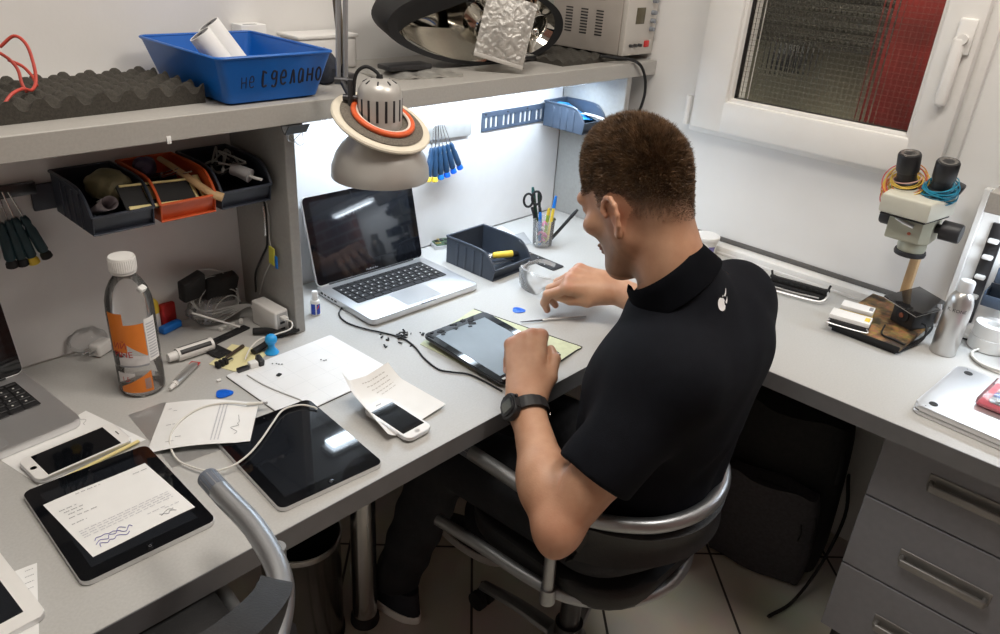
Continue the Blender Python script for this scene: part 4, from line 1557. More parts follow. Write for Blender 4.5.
# black cable
cz = .7528
pts = [at(x, y, cz) for x, y in ((343, 306), (339, 314), (346, 322), (362, 328), (384, 333), (402, 338), (414, 346), (424, 358), (438, 369), (452, 372), (468, 374), (484, 381), (502, 391))]
bm = NB(); tube(bm, pts, .0019, 8, 6); o = tag(obj('cable', bm, m_rubber), 'thin black cable running from the open laptop past the tablet', 'cable')
q = random.Random(11)
dz_ = thing('debris_heap', 'small heap of black plastic crumbs on the cable beside the cloth', 'debris', at(402, 337, .7505)); dz_['kind'] = 'stuff'
bm = NB()
for k in range(42):
    a = q.uniform(0, 2 * PI); r = abs(q.gauss(0, .013)) if k < 36 else q.uniform(.02, .05)
    box(bm, (r * math.cos(a) * 1.3, r * math.sin(a), .0015 + q.uniform(0, .003) * (r < .015)), (q.uniform(.003, .012), q.uniform(.0015, .004), .002), .0004, rot=(q.uniform(-.3, .3), q.uniform(-.3, .3), q.uniform(0, 3)))
obj('crumbs', bm, m_rubber, dz_)
bm = NB(); box(bm, at(423, 334, .7518), (.011, .006, .003), .001, rot=(0, 0, .6)); tag(obj('plastic_chip', bm, m_rubber), 'small black plastic chip beside the crumb heap', 'chip')

# ---- white working mat with screws
T = thing('work_mat', 'white square working mat holding small screws', 'mat', (.7215, 1.1265, .7503), math.radians(2))
bm = NB(); prism(bm, rrect(.250, .205, .006, 4), 0, .0028, .0006, 1); obj('sheet', bm, mat('white_mat', (.78, .79, .80), .35, noise=.02), T)
bm = NB(); prism(bm, rrect(.2515, .2065, .0065, 4), -.0001, .0012, 0, 1); obj('dark_underside', bm, m_rubber, T)
bm = NB()
for k in range(1, 5):
    bb(bm, -.122, .122, -.1 + .041 * k - .0002, -.1 + .041 * k + .0002, .0027, .00285)
    bb(bm, -.125 + .05 * k - .0002, -.125 + .05 * k + .0002, -.099, .099, .0027, .00286)
obj('grid_lines', bm, mat('pale_grid', (.62, .64, .66), .5, noise=.02), T)
for k, (x, y) in enumerate(((272.5, 364), (276.5, 364), (279, 364.5), (282, 364.5), (321, 360), (324, 361), (326, 360.5))):
    p = at(x, y, .7533); bm = NB(); lathe(bm, [(.0006, 0), (.0006, .0008), (.0016, .0009), (.0013, .0016)], 10, xf((p.x, p.y, .7533)))
    tag(obj('screw', bm, m_darkmetal), 'tiny dark screw lying on the white working mat', 'screw', 'screws on the white mat')
p = at(279, 375, .7533); bm = NB(); prism(bm, rrect(.011, .009, .003, 4), 0, .0016, .0005, 1, xf((p.x, p.y, .7532), (0, 0, .4)))
tag(obj('button_cap', bm, m_rubber), 'black rounded button lying on the white mat', 'button')
p = at(304, 407, .7533); bm = NB(); ell(bm, (p.x, p.y, .7545), (.010, .006, .0022), 10)
tag(obj('rubber_cap', bm, m_rubber), 'black oval cap at the near corner of the white mat', 'cap')
# guitar-pick shaped opening tools
for (x, y, rz, lab) in ((518.5, 310.5, -.9, 'blue opening pick beside the green cloth and metal spudger'), (224, 394, -.5, 'blue opening pick behind the folded printed note')):
    p = at(x, y, .7506); pts = [(math.cos(t) * (.0140 + .0016 * math.cos(3 * t)) * 1.10, math.sin(t) * (.0140 + .0016 * math.cos(3 * t))) for t in np.linspace(0, 2 * PI, 36, endpoint=False)]
    bm = NB(); prism(bm, pts, 0, .0016, .0005, 2, xf((p.x, p.y, .7506 if y < 380 else .7510), (0, 0, rz)))
    tag(obj('opening_pick', bm, m_pick), lab, 'pick')
a, c = at(520, 322, .7545), at(586, 316, .7545)
T = thing('spudger', 'slim metal spudger lying beside the blue pick', 'tool', (0, 0, 0))
d = (c - a).normalized(); bm = NB(); cyl(bm, a + d * .055, c, .0030, .0026, 12); obj('handle', bm, mat('silver_handle', (.62, .62, .62), .35, .6, noise=.05), T)
bm = NB(); cyl(bm, a + d * .004, a + d * .056, .0012, .0024, 10); cyl(bm, a, a + d * .006, .0006, .0014, 8); obj('tip', bm, m_darkmetal, T)
T.location = a; [setattr(ch, 'location', -a) for ch in T.children]
# clear safety glasses under the far hand
gl = thing('safety_glasses', 'clear plastic safety glasses lying under the raised far hand', 'glasses', at(545, 300, .7505), math.radians(-72))
gl.scale = (1.2, 1.2, 1.15)


def lens(u, v):
    a_ = math.radians(200 + 140 * u)
    rr = .066 + .004 * math.sin(PI * v)
    n_ = 1 - .42 * math.exp(-((u - .5) / .07) ** 2) * (1 - v)
    return (rr * 1.15 * math.cos(a_), .05 + rr * .75 * math.sin(a_), .004 + .046 * (1 - (1 - v) * n_))


bm = NB(); sheet(bm, lens, 36, 8, .0016); obj('lens', bm, m_clearhard, gl, angle=70)
bm = NB(); tube(bm, [lens(u, 1) for u in np.linspace(0, 1, 16)], .0022, 8, 3); obj('brow_bar', bm, m_clearhard, gl)
for s in (-1, 1):
    bm = NB(); e = lens(0 if s < 0 else 1, .8)
    tube(bm, [e, (s * .070, .06, .042), (s * .058, .11, .036), (s * .035, .135, .022)], .0028, 8, 6, flat=1.8); obj('temple', bm, m_clearhard, gl)
    bm = NB(); sheet(bm, lambda u, v: (s * (.071 + .001 * v), .030 + .05 * u, .010 + .030 * v + .004 * u), 6, 5, .0012); obj('side_shield', bm, m_clearhard, gl)
bm = NB(); tube(bm, [lens(.47, .25), lens(.5, .55), lens(.53, .25)], .0024, 8, 4); obj('nose_bridge', bm, m_clearhard, gl)

# ---- phone wrapped in paper
T, f_ = quad_sheet('paper_wrap', (at(343, 392, .776), at(388, 371, .772), at(446, 404, .757), at(388, 441, .753)), m_paper, 20, 16, .0, th=.0005,
                   curl=lambda u, v: .022 * max(0, 1 - u / .16) ** 1.5 * (1 - .3 * v) + .020 * max(0, 1 - v / .25) ** 1.4 - .006 * math.sin(PI * u) * math.sin(PI * v) - .010 * max(0, .8 - v) * (1 - abs(2 * u - 1)))
tag(T, 'creased white paper sheet wrapped around a small phone', 'paper')
for v in T.data.vertices:
    v.co.z = max(v.co.z, .7508)
ink_rows(f_, [(.35 + .05 * i, .85, .06 + .05 * i) for i in range(5)], mat('pale_ink2', (.5, .48, .46), .8, noise=.05), T)
phone('small white phone lying in creased paper near the bench edge', .739, .885, math.radians(2), .059, .122, .7562, .0070).rotation_euler = (math.radians(2), 0, math.radians(2))
for k in (1,):
    pass

# ---- folded note, cable, clear sheet
N4 = (at(166, 403, .7520), at(259, 402, .7625), at(250, 441, .7620), at(146, 454, .7535))
o, f_ = quad_sheet('folded_note', N4, m_paper, 14, 10, .0016, seed=6, curl=lambda u, v: .0055 * math.sin(PI * min(1, u * 1.15)))
tag(o, 'white printed note lying partly on the bare black tablet', 'paper')
ink_rows(f_, [(.06, .12, .15), (.12, .18, .2), (.10, .2, .5), (.16, .24, .85), (.24, .3, .78)], m_ink, o)
bm = NB(); q = random.Random(5)
for i in range(26):
    for j in range(3):
        u = .60 + .035 * j; v = .12 + .031 * i
        vs = [bm.verts.new(f_(u + a_, v + b_) + Vector((0, 0, .0006))) for a_, b_ in ((0, 0), (.012, 0), (.012, .022), (0, .022))]
        bm.faces.new(vs)
obj('fine_print', bm, MATS['pale_ink'], o, flat=True)
bm = NB(); tube(bm, [f_(.80 + q.uniform(-.03, .05), .35 + .05 * i) + Vector((0, 0, .0008)) for i in range(10)], .0004, 5, 3); obj('signature', bm, m_ink, o)
zc = .7655
pts = [at(x, y, z) for x, y, z in ((247, 404, .767), (225, 403, .767), (203, 407, .766), (185, 417, .764), (173, 430, .762), (170, 444, .759), (177, 459, .757), (192, 467, .757), (212, 471, .760), (232, 466, .763), (248, 455, .764), (261, 440, .765), (272, 424, .765), (283, 410, .765), (300, 405, .764), (313, 407, .763), (317, 409, .762))]
bm = NB(); tube(bm, pts, .0017, 8, 6); T = tag(obj('charging_cable', bm, m_whitecable), 'white charging cable looping over the note and bare tablet', 'cable')
bm = NB(); a = at(247, 404, .767); c = at(263, 403, .767); cyl(bm, a, c, .0032, .0030, 12); obj('plug_sleeve', bm, m_whitecable, T)
bm = NB(); d = (c - a).normalized(); cyl(bm, c, c + d * .008, .0020, .0020, 8); obj('plug_tip', bm, m_steel, T)
o, f_ = quad_sheet('clear_sheet', (at(128, 415, .7506), at(165, 402, .7506), at(232, 446, .7506), at(172, 468, .7506)), clear('clear_sheet_film', a=.04, rough=.35, bump=.1, bscale=40), 10, 10, .0012, th=.0002, seed=9)
tag(o, 'clear plastic sheet lying under the printed note', 'sheet')
# ================================================================== BOTTLE AND CLUTTER IN THE LEFT NICHE
def cyl_patch(bm, a0, a1, z0f, z1f, r, n=24, mi=0, M=None):
    """patch on an upright cylinder between two edge curves"""
    V = []
    for i in range(n + 1):
        t = i / n; a = a0 + (a1 - a0) * t
        col = []
        for k in range(5):
            z = z0f(t) + (z1f(t) - z0f(t)) * k / 4
            p = Vector((r(z) * math.cos(a), r(z) * math.sin(a), z))
            col.append(bm.verts.new(M @ p if M is not None else p))
        V.append(col)
    for i in range(n):
        for k in range(4):
            f = bm.faces.new((V[i][k], V[i + 1][k], V[i + 1][k + 1], V[i][k + 1])); f.material_index = mi


def bend_text(s, size, r, a, z, rotx=0.0):
    tb = text_bm(s, size, .00005)
    w = max(v.co.x for v in tb.verts) if tb.verts else 0
    for v in tb.verts:
        x, y = v.co.x - w / 2, v.co.y
        an = a + x / r
        v.co = Vector(((r + v.co.z) * math.cos(an), (r + v.co.z) * math.sin(an), z + y + x * rotx))
    return tb


BX, BYY = .462, 1.288
bt = thing('bottle', 'clear plastic bottle with an orange label and a white cap', 'bottle', (BX, BYY, .7502))
prof = [(.030, .0), (.0375, .002), (.0395, .008), (.0395, .055), (.0385, .058), (.0385, .0615), (.0395, .065), (.0398, .165), (.0385, .185), (.034, .203), (.026, .219), (.0185, .229), (.0160, .233), (.0160, .243)]
bm = NB(); lathe(bm, prof, 48, capt=False)
obj('bottle_body', bm, clear('bottle_plastic', a=.07, rough=.06, bump=.12, bscale=30), bt, angle=60)
bm = NB(); lathe(bm, [(.0165, .2335), (.0205, .2345), (.0205, .2375), (.0165, .2385)], 32); obj('neck_ring', bm, m_white, bt)
bm = NB()
for i in range(1):
    lathe(bm, [(.0215, .2390), (.0220, .2395), (.0220, .2625), (.0208, .2650)], 40)
for i in range(40):
    a = 2 * PI * i / 40; cyl(bm, (.0220 * math.cos(a), .0220 * math.sin(a), .2405), (.0220 * math.cos(a), .0220 * math.sin(a), .2615), .0008, n=5)
obj('cap', bm, m_white, bt)
rr_ = lambda z: .0402
rb = lambda z: .0399 if (z < .052 or z > .066) else .0398
bm = NB(); lathe(bm, [(.030, .003), (.0375, .006), (.0375, .014)], 40); obj('liquid', bm, clear('liquid', a=.12, col=(.8, .6, .45), rough=.05), bt)
m_orl = mat('orange_label', (0.72, 0.20, 0.02), 0.45, noise=0.05, nscale=40)
va = math.atan2(-BYY, -BX)                      # direction facing the room
A0, A1 = va - 1.15, va + .62
bm = NB()
cyl_patch(bm, A0, A0 + .75, lambda t: .095, lambda t: .172, rr_)
cyl_patch(bm, A0 + .72, va + .42, lambda t: .112 - .028 * t, lambda t: .150, rr_)
cyl_patch(bm, A0 + .15, va + .45, lambda t: .012, lambda t: .022 + .032 * t, rb)
lab = obj('label', bm, m_orl, bt)
bm = NB()
cyl_patch(bm, A0 + .3, va + .45, lambda t: .068, lambda t: .090 - .012 * abs(t - .5), rr_)
cyl_patch(bm, A0 + .05, A0 + .9, lambda t: .030 + .018 * t, lambda t: .053, rb)
obj('pale_band', bm, mat('pale_label', (.62, .60, .60), .5, noise=.08, nscale=90), bt)
bm = NB(); cyl_patch(bm, va + .46, va + 1.05, lambda t: .072, lambda t: .156, rr_); wl_ = obj('white_label', bm, m_paper, bt)
bm = NB(); cyl_patch(bm, A0 + .25, va + .42, lambda t: .0655, lambda t: .069, lambda z: .0405); obj('dark_stripe', bm, m_ink, bt)
m_redt = mat('red_lettering', (.45, .03, .03), .5, noise=.05)
bm = NB(); merge(bm, bend_text('ИЙ', .017, .0406, A0 + .42, .103)); merge(bm, bend_text('PINE', .017, .0406, A0 + .52, .086)); obj('lettering', bm, m_redt, bt, flat=True)
bm = NB(); merge(bm, bend_text('1,5', .013, .0404, A0 + .45, .036)); obj('lettering', bm, m_redt, bt, flat=True)
bm = NB()
for i in range(12):
    cyl_patch(bm, va + .12 + .022 * i, va + .12 + .022 * i + (.010 if i % 3 else .016), lambda t: .018, lambda t: .040, lambda z: .0402, 1)
obj('barcode', bm, m_ink, bt)
bm = NB()
for i in range(13):
    cyl_patch(bm, va + .52, va + .98, lambda t: .078 + .0055 * i, lambda t: .0805 + .0055 * i, lambda z: .0404, 6)
obj('fine_print', bm, MATS['pale_ink'], bt)
bm = NB(); box(bm, (.030 * math.cos(va + .9), .030 * math.sin(va + .9), .207), (.012, .016, .010), .003, rot=(0, .5, va + .9)); obj('torn_label', bm, m_paper, bt)


def crumple(bm, c, r, seed, amp=.25, n=3, sc=(1, 1, 1), mi=0):
    tmp = bmesh.new(); bmesh.ops.create_icosphere(tmp, subdivisions=n, radius=1)
    q = random.Random(seed); ks = [(Vector((q.gauss(0, 1), q.gauss(0, 1), q.gauss(0, 1))).normalized(), q.uniform(2, 7), q.uniform(0, 6)) for _ in range(9)]
    for v in tmp.verts:
        d = v.co.normalized(); s = sum(abs(math.sin(d.dot(k) * f + p)) for k, f, p in ks) / 9
        v.co = Vector((d.x * sc[0], d.y * sc[1], d.z * sc[2])) * r * (1 - amp + 2 * amp * s)
    merge(bm, tmp, Matrix.Translation(Vector(c)), mi)


# left of the bottle: crumpled bag, white adapter, olive strip
p = at(95, 350, .755)
bm = NB(); crumple(bm, (p.x - .005, p.y + .012, .775), .028, 3, .35, 3, (1.2, .9, .85)); tag(obj('clear_bag', bm, m_clear), 'crumpled clear bag behind the left of the orange-labelled bottle', 'bag')
T = thing('power_adapter', 'white plug adapter lying left of the orange-labelled bottle', 'adapter', (p.x + .008, p.y - .012, .7505), .5)
bm = NB(); box(bm, (0, 0, .014), (.042, .028, .026), .006, 3); obj('body', bm, m_white, T)
bm = NB(); cyl(bm, (-.021, .006, .016), (-.040, .008, .016), .0024); cyl(bm, (-.021, -.006, .016), (-.040, -.006, .016), .0024); obj('prong', bm, m_steel, T)
bm = NB(); box(bm, (.026, -.010, .010), (.030, .020, .018), .005, 3); obj('cable_end', bm, mat('lilac_white', (.66, .62, .70), .4, noise=.03), T)
bm = NB(); a = at(88, 335, .77); tube(bm, [(a.x - .01, a.y + .05, .760), (a.x + .005, a.y + .055, .785), (a.x + .03, a.y + .06, .805)], .006, 8, 5, flat=.4)
tag(obj('olive_strip', bm, mat('olive_plastic', (.32, .28, .10), .5, noise=.1)), 'olive bent strip sticking up behind the crumpled bag', 'strip')
# right of the bottle
p = at(168, 333, .752)
T = thing('glue_marker', 'yellow capped marker standing behind the bottle', 'marker', (p.x - .008, p.y + .035, .7502))
bm = NB(); lathe(bm, [(.009, 0), (.010, .003), (.010, .038), (.008, .042)], 20); obj('barrel', bm, m_white, T)
bm = NB(); lathe(bm, [(.0105, .040), (.0105, .062), (.007, .068), (.004, .070)], 20); obj('cap', bm, m_yellow, T)
bm = NB(); box(bm, (p.x + .020, p.y + .040, .7765), (.034, .022, .052), .005, 3, rot=(0, 0, .25)); tag(obj('small_box', bm, m_red), 'red rounded small box beside the yellow marker', 'box')
bm = NB(); box(bm, (p.x + .012, p.y + .012, .7585), (.050, .018, .016), .004, 3, rot=(0, 0, .3)); tag(obj('blue_clip', bm, m_blue), 'dark blue clip lying in front of the red small box', 'clip')
a, c = at(168, 358, .764), at(214, 343, .764)
T = thing('paste_tube', 'white tube with a black stripe lying right of the bottle', 'tube', a)
d = (c - a).normalized(); bm = NB(); cyl(bm, d * .018, d * .092, .0135, .0135, 24); obj('tube_body', bm, m_white, T)
bm = NB(); cyl(bm, (0, 0, 0), d * .018, .0085, .0095, 18); obj('cap', bm, m_white, T)
sd = d.cross(Vector((0, 0, 1))).normalized()
bm = NB()
cyl_patch(bm, math.radians(35), math.radians(85), lambda t: .022, lambda t: .086, lambda z: .0138, 10, 0, axis_m((0, 0, 0), d) @ Matrix.Rotation(math.radians(0), 4, 'Z')); obj('stripe', bm, m_black, T)
bm = NB()
cyl_patch(bm, math.radians(120), math.radians(160), lambda t: .022, lambda t: .086, lambda z: .0138, 10, 0, axis_m((0, 0, 0), d)); obj('stripe', bm, m_black, T)
a, c = at(170, 389, .757), at(196, 362, .757)
T = thing('glue_tube', 'small silver glue tube with a red tail lying beside the bottle foot', 'tube', a)
d = c - a; L_ = d.length; d.normalize(); sd = Vector((-d.y, d.x, 0))
bm = NB()
sheet(bm, lambda u, v: tuple(d * (.020 + (L_ - .02) * u) + sd * ((.0075 + .002 * u) * math.cos(2 * PI * v)) + Vector((0, 0, (.0065 * (1 - u) ** .6 + .0006) * math.sin(2 * PI * v)))), 10, 20); obj('tube_body', bm, mat('silver_foil', (.60, .60, .60), .3, .7, noise=.05), T)
bm = NB(); cyl(bm, (0, 0, 0), d * .014, .0032, .0048, 14); cyl(bm, d * .014, d * .021, .0065, .007, 14); obj('cap', bm, m_white, T)
bm = NB(); box(bm, d * (L_ - .006), (.012, .019, .0022), .0006, rot=(0, 0, ang((0, 0), d))); obj('tail', bm, m_red, T)
# foam pieces and clear bag with white plugs
p = at(205, 325, .752)
for k, (dx, dy, sx, sy, sz, rz, lab) in enumerate(((-.005, .075, .056, .026, .052, .15, 'smaller black foam block in the corner of the niche'), (.068, .078, .070, .028, .064, -.1, 'larger black foam block leaning in the corner of the niche'))):
    bm = NB(); box(bm, (0, 0, sz / 2), (sx, sy, sz), .006, 3)
    for v in bm.verts:
        v.co += Vector((.004 * math.sin(90 * v.co.z + 3 * k), .003 * math.sin(80 * v.co.x), .006 * math.sin(70 * v.co.x + k) * (v.co.z > sz * .6)))
    fp_ = aty(190, 287, 1.450) if k == 0 else aty(217, 287, 1.452)
    tag(obj('foam_block', bm, m_fabricdark, None, (fp_.x, fp_.y, fp_.z - sz / 2), (.15, .1, rz)), lab, 'foam')
bm = NB(); crumple(bm, (p.x + .030, p.y + .008, .781), .042, 12, .30, 4, (1.35, .75, .72)); tag(obj('parts_bag', bm, clear('bag_film', a=.12, rough=.08, bump=.5, bscale=35)), 'clear bag of small parts in front of the black foam blocks', 'bag')
for k, (x, y, lab) in enumerate(((222, 330, 'white connector lying in front of the clear parts bag, leftmost'), (232, 327, 'white connector in front of the clear parts bag, middle one'), (241, 323, 'white connector in front of the clear parts bag, rightmost'))):
    q_ = at(x, y, .7505); bm = NB(); box(bm, (0, 0, .004), (.014, .009, .008), .002); box(bm, (.009, 0, .004), (.006, .006, .005), .001)
    tag(obj('connector', bm, m_white, None, q_, (0, 0, .4 + .3 * k)), lab, 'connector', 'white connectors')
a, c = at(192, 313, .800), at(240, 327, .757)
bm = NB(); cyl(bm, a, c, .0022, .0022, 10); tag(obj('white_stick', bm, m_white), 'thin white stick leaning across the clear parts bag', 'stick')
a = at(205, 322, .757); bm = NB(); sheet(bm, lambda u, v: (a.x + .004 + .020 * u, a.y + .010 - .01 * v + .006 * u, .752 + .042 * v), 4, 8, .0006); o = tag(obj('printed_card', bm, mat('pale_blue_card', (.50, .52, .60), .6, noise=.1, nscale=80)), 'pale printed card standing beside the red small box', 'card')
# black flat strips
for (x0, y0, x1, y1, w_, lab) in ((196, 350, 247, 326, .022, 'long flat black plastic strip behind the yellow notes'), (203, 345, 226, 356, .034, 'short flat black plastic piece crossing the long strip')):
    a, c = at(x0, y0, .7525), at(x1, y1, .7525); d = (c - a); L_ = d.length
    z_ = .7502 if w_ < .03 else .7530
    bm = NB(); prism(bm, rrect(L_, w_, .003, 3), 0, .0026, .0006, 1); 
    T = tag(obj('plastic_strip', bm, m_rubber, None, ((a.x + c.x) / 2, (a.y + c.y) / 2, z_), (0, 0, ang(a, c))), lab, 'strip')
    bm = NB()
    for k in range(4):
        prism(bm, rrect(L_ * .12, w_ * .35, .001, 2, -L_ * .34 + L_ * .23 * k, (k % 2 - .5) * w_ * .25), .0025, .0034, .0003, 1)
    obj('raised_tabs', bm, m_black, T)
# multi-port charger with cable
T = thing('usb_charger', 'white block charger standing against the divider panel', 'charger', (.768, 1.347, .7502), math.radians(3))
bm = NB(); box(bm, (0, 0, .028), (.033, .088, .055), .004, 3); obj('body', bm, m_white, T)
bm = NB(); box(bm, (0, -.0438, .028), (.025, .0012, .046), .0004); fp = obj('port_plate', bm, mat('grey_port_plate', (.45, .45, .45), .4, noise=.03), T)
for k in range(3):
    bm = NB(); box(bm, (0, -.0445, .014 + .014 * k), (.012, .001, .005), .0003); obj('port', bm, m_black, fp)
bm = NB(); box(bm, (0, -.052, .042), (.013, .016, .007), .002); obj('plug', bm, m_white, T)
bm = NB(); cyl(bm, (0, .043, .03), (-.004, .058, .032), .0075, .0055); obj('mains_inlet', bm, m_white, T)
a = T.location
pts = [(a.x + .001, a.y - .060, .792), (a.x + .006, a.y - .075, .790), (a.x - .004, a.y - .085, .782), (a.x - .035, a.y - .080, .778), (a.x - .070, a.y - .075, .776), (a.x - .098, a.y - .085, .770), (a.x - .120, a.y - .100, .758)]
bm = NB(); tube(bm, pts, .0016, 8, 6); tag(obj('usb_cable', bm, m_whitecable), 'white cable arching from the block charger over the black pliers', 'cable')
bm = NB(); q = random.Random(2)
for k in range(5):
    b0 = Vector((a.x - .008, a.y + .058, .781)); r = .024 + .006 * k
    cc = b0 + Vector((-.050 - .005 * k, .020 + .004 * k, .004 + .010 * k)); e1 = Vector((-.9, .1, .25 * (k - 2) * .6)).normalized(); e2 = Vector((.15, .25, .95)).normalized()
    pts = [b0, b0 + Vector((-.016, .006, .002 * k))] + [cc + e1 * (r * 1.2 * math.cos(t)) + e2 * (r * math.sin(t)) for t in np.linspace(-1.2, 4.4, 11)]
    tube(bm, pts, .0014, 7, 6)
tag(obj('cable_bundle', bm, m_greycable), 'bundle of pale thin cables looping behind the block charger', 'cables')
# suction cup
T = thing('suction_cup', 'sky-blue rubber suction cup with a ball knob', 'suction cup', (at(272, 353).x, at(272, 353).y, .7502))
bm = NB(); lathe(bm, [(.0135, 0), (.0145, .002), (.012, .006), (.0075, .012), (.0065, .019), (.0085, .023)], 32); obj('cup', bm, m_cyan, T)
bm = NB(); ell(bm, (0, 0, .0315), (.0125, .0125, .0120), 14); obj('knob', bm, m_cyan, T)
# pliers: dark handles
p = at(275, 337, .756)
T = thing('pliers', 'black-handled pliers lying behind the sky-blue suction cup', 'pliers', (p.x, p.y, .7505), math.radians(15))
bm = NB(); tube(bm, [(-.075, -.012, .008), (-.035, -.010, .009), (0, 0, .010), (.02, .002, .010)], .0075, 10, 6, flat=.8); obj('handle', bm, m_rubber, T)
bm = NB(); tube(bm, [(-.010, .052, .008), (.006, .030, .009), (.010, .008, .010), (.012, .000, .010)], .0085, 10, 6, flat=.8); obj('handle', bm, m_rubber, T)
bm = NB(); tube(bm, [(.012, 0, .010), (.030, -.012, .010), (.050, -.020, .008)], lambda t: .010 - .004 * t, 10, 6, flat=.7); obj('jaws', bm, m_rubber, T)
# yellow notes with pen and clips
N4 = [at(*q_, .7510) for q_ in ((232, 344), (268, 353), (243, 374), (209, 364))]
o, f_ = quad_sheet('sticky_notes', N4, mat('pale_yellow_note', (.80, .74, .42), .8, noise=.03), 8, 8, .002, th=.001, seed=2); tag(o, 'pale yellow sticky notes under the small clips', 'notes')
a, c = at(227, 357, .757), at(243, 346, .757); bm = NB(); cyl(bm, a, c, .0030, .0042, 12); cyl(bm, a + (a - c).normalized() * .012, a, .0006, .0030, 12); tag(obj('pen', bm, mat('brown_black_pen', (.05, .035, .025), .4, noise=.1)), 'short dark pen lying on the yellow sticky notes', 'pen')


def binder_clip(loc, rot, label, body, w=.024):
    T = thing('binder_clip', label, 'clip', loc, 0, None, rot)
    bm = NB(); pts = [(-w * .30, .0), (-w * .26, .016), (0, .020), (w * .26, .016), (w * .30, 0)]
    tmp = [(x, z) for x, z in ((-w * .34, 0), (-w * .05, .018), (w * .05, .018), (w * .34, 0), (w * .30, -.0004), (w * .02, .0165), (-w * .02, .0165), (-w * .30, -.0004))]
    prism(bm, tmp, -w / 2, w / 2, 0, 1, xf(rot=(PI / 2, 0, 0))); obj('body', bm, body, T)
    for s in (-1, 1):
        bm = NB(); tube(bm, [(s * .001, -w * .32, .018), (s * .012, -w * .2, .030), (s * .016, -w * .10, .036), (s * .016, w * .10, .036), (s * .012, w * .2, .030), (s * .001, w * .32, .018)], .0007, 6, 4); obj('lever', bm, m_steel, T)
    return T


p = at(222, 366, .751); q_ = at(240, 369, .751)
T = thing('micro_plug', 'black ribbed plug lying on the front corner of the yellow notes', 'plug', (p.x, p.y, .7518), .2)
bm = NB()
for k in range(3):
    box(bm, (-.009 + .009 * k, 0, .006), (.0075, .013, .012), .002)
obj('ribs', bm, m_rubber, T); bm = NB(); box(bm, (.020, 0, .004), (.014, .006, .005), .001); obj('tip', bm, m_steel, T)
T = thing('micro_connector', 'small grey connector with a white plug at the corner of the white mat', 'connector', (q_.x, q_.y - .012, .7505), -.05)
bm = NB(); box(bm, (0, 0, .006), (.024, .010, .009), .002); obj('shell', bm, m_darkmetal, T); bm = NB(); box(bm, (.022, .001, .008), (.018, .016, .014), .003); obj('plug', bm, m_white, T)
bm = NB(); box(bm, (.037, .002, .010), (.010, .022, .018), .0015, rot=(.3, 0, 0)); obj('black_end', bm, m_black, T)
p = at(247, 375, .754); pts = [p, at(262, 384, .7542), at(280, 392, .7542), at(296, 398, .7542), at(304, 402, .7542)]
bm = NB(); tube(bm, pts, .0013, 7, 6); tag(obj('thin_cable', bm, m_greycable), 'thin grey cable lying across the white mat corner', 'cable')
p = at(219, 381, .751); bm = NB(); box(bm, (p.x, p.y, .7525), (.009, .006, .004), .001); tag(obj('white_chip', bm, m_white), 'tiny white chip beside the left corner of the white mat', 'chip')
# glue bottle beside the open laptop
p = at(317, 315, .752)
T = thing('glue_bottle', 'tiny white glue bottle with a blue label beside the divider panel', 'bottle', (p.x + .002, p.y + .008, .7502))
bm = NB(); lathe(bm, [(.010, 0), (.0112, .002), (.0112, .031), (.0095, .036), (.0065, .038)], 28); obj('bottle_body', bm, m_white, T)
bm = NB(); lathe(bm, [(.0072, .037), (.0072, .055), (.0060, .058)], 24); obj('cap', bm, m_white, T)
va2 = math.atan2(-p.y, -p.x)
bm = NB(); cyl_patch(bm, va2 - .95, va2 - .02, lambda t: .004, lambda t: .030, lambda z: .01135); cyl_patch(bm, va2 + .25, va2 + 1.2, lambda t: .004, lambda t: .029, lambda z: .01135); obj('label', bm, mat('label_blue', (.02, .06, .42), .4, noise=.05), T)
bm = NB(); cyl_patch(bm, va2 + .35, va2 + .8, lambda t: .016 + .006 * t, lambda t: .021 + .007 * t, lambda z: .01145); obj('red_mark', bm, m_red, T)

# ================================================================== HANGING BINS ON THE LEFT BACK BOARD


def stack_bin(name, label, loc, m_, w=.105, d=.165, h=.075, rz=0.0, group=None, ribs=True, front=.45):
    """open-fronted storage bin; +y is its back, -y its low front"""
    T = thing(name, label, 'bin', loc, rz, group)
    t = .0022
    bm = NB()
    box(bm, (0, 0, t / 2), (w, d, t), .0008, 1)
    box(bm, (0, d / 2 - t / 2, h / 2), (w, t, h), .0008, 1)
    fy = -d / 2
    box(bm, (0, fy + .006, h * front / 2), (w, t, h * front), .0008, 1, rot=(.35, 0, 0))
    for s in (-1, 1):
        o2 = [(fy + .002, 0), (d / 2, 0), (d / 2, h), (fy + d * .30, h), (fy + d * .10, h * .80), (fy - .004, h * front)]
        M = Matrix(((0, 0, 1, s * (w / 2 - t / 2) - t / 2), (1, 0, 0, 0), (0, 1, 0, 0), (0, 0, 0, 1)))
        prism(bm, o2, 0, t, .0005, 1, M)
        rim = [(s * w / 2, d / 2, h), (s * w / 2, fy + d * .30, h), (s * w / 2, fy + d * .10, h * .80), (s * w / 2, fy - .004, h * front)]
        tube(bm, rim, .0030, 8, 3)
        if ribs:
            for k in range(4):
                box(bm, (s * w / 2, fy + d * (.25 + .17 * k), h * .45), (.004, .008, h * .86), .0015, 2)
    tube(bm, [(-w / 2, fy - .004, h * front), (w / 2, fy - .004, h * front)], .0030, 8, 0)
    tube(bm, [(-w / 2, d / 2, h), (w / 2, d / 2, h)], .0030, 8, 0)
    obj('bin_body', bm, m_, T)
    bm = NB(); box(bm, (0, d / 2 + .002, h - .012), (w * .6, .005, .014), .001); obj('hook', bm, m_, T)
    return T


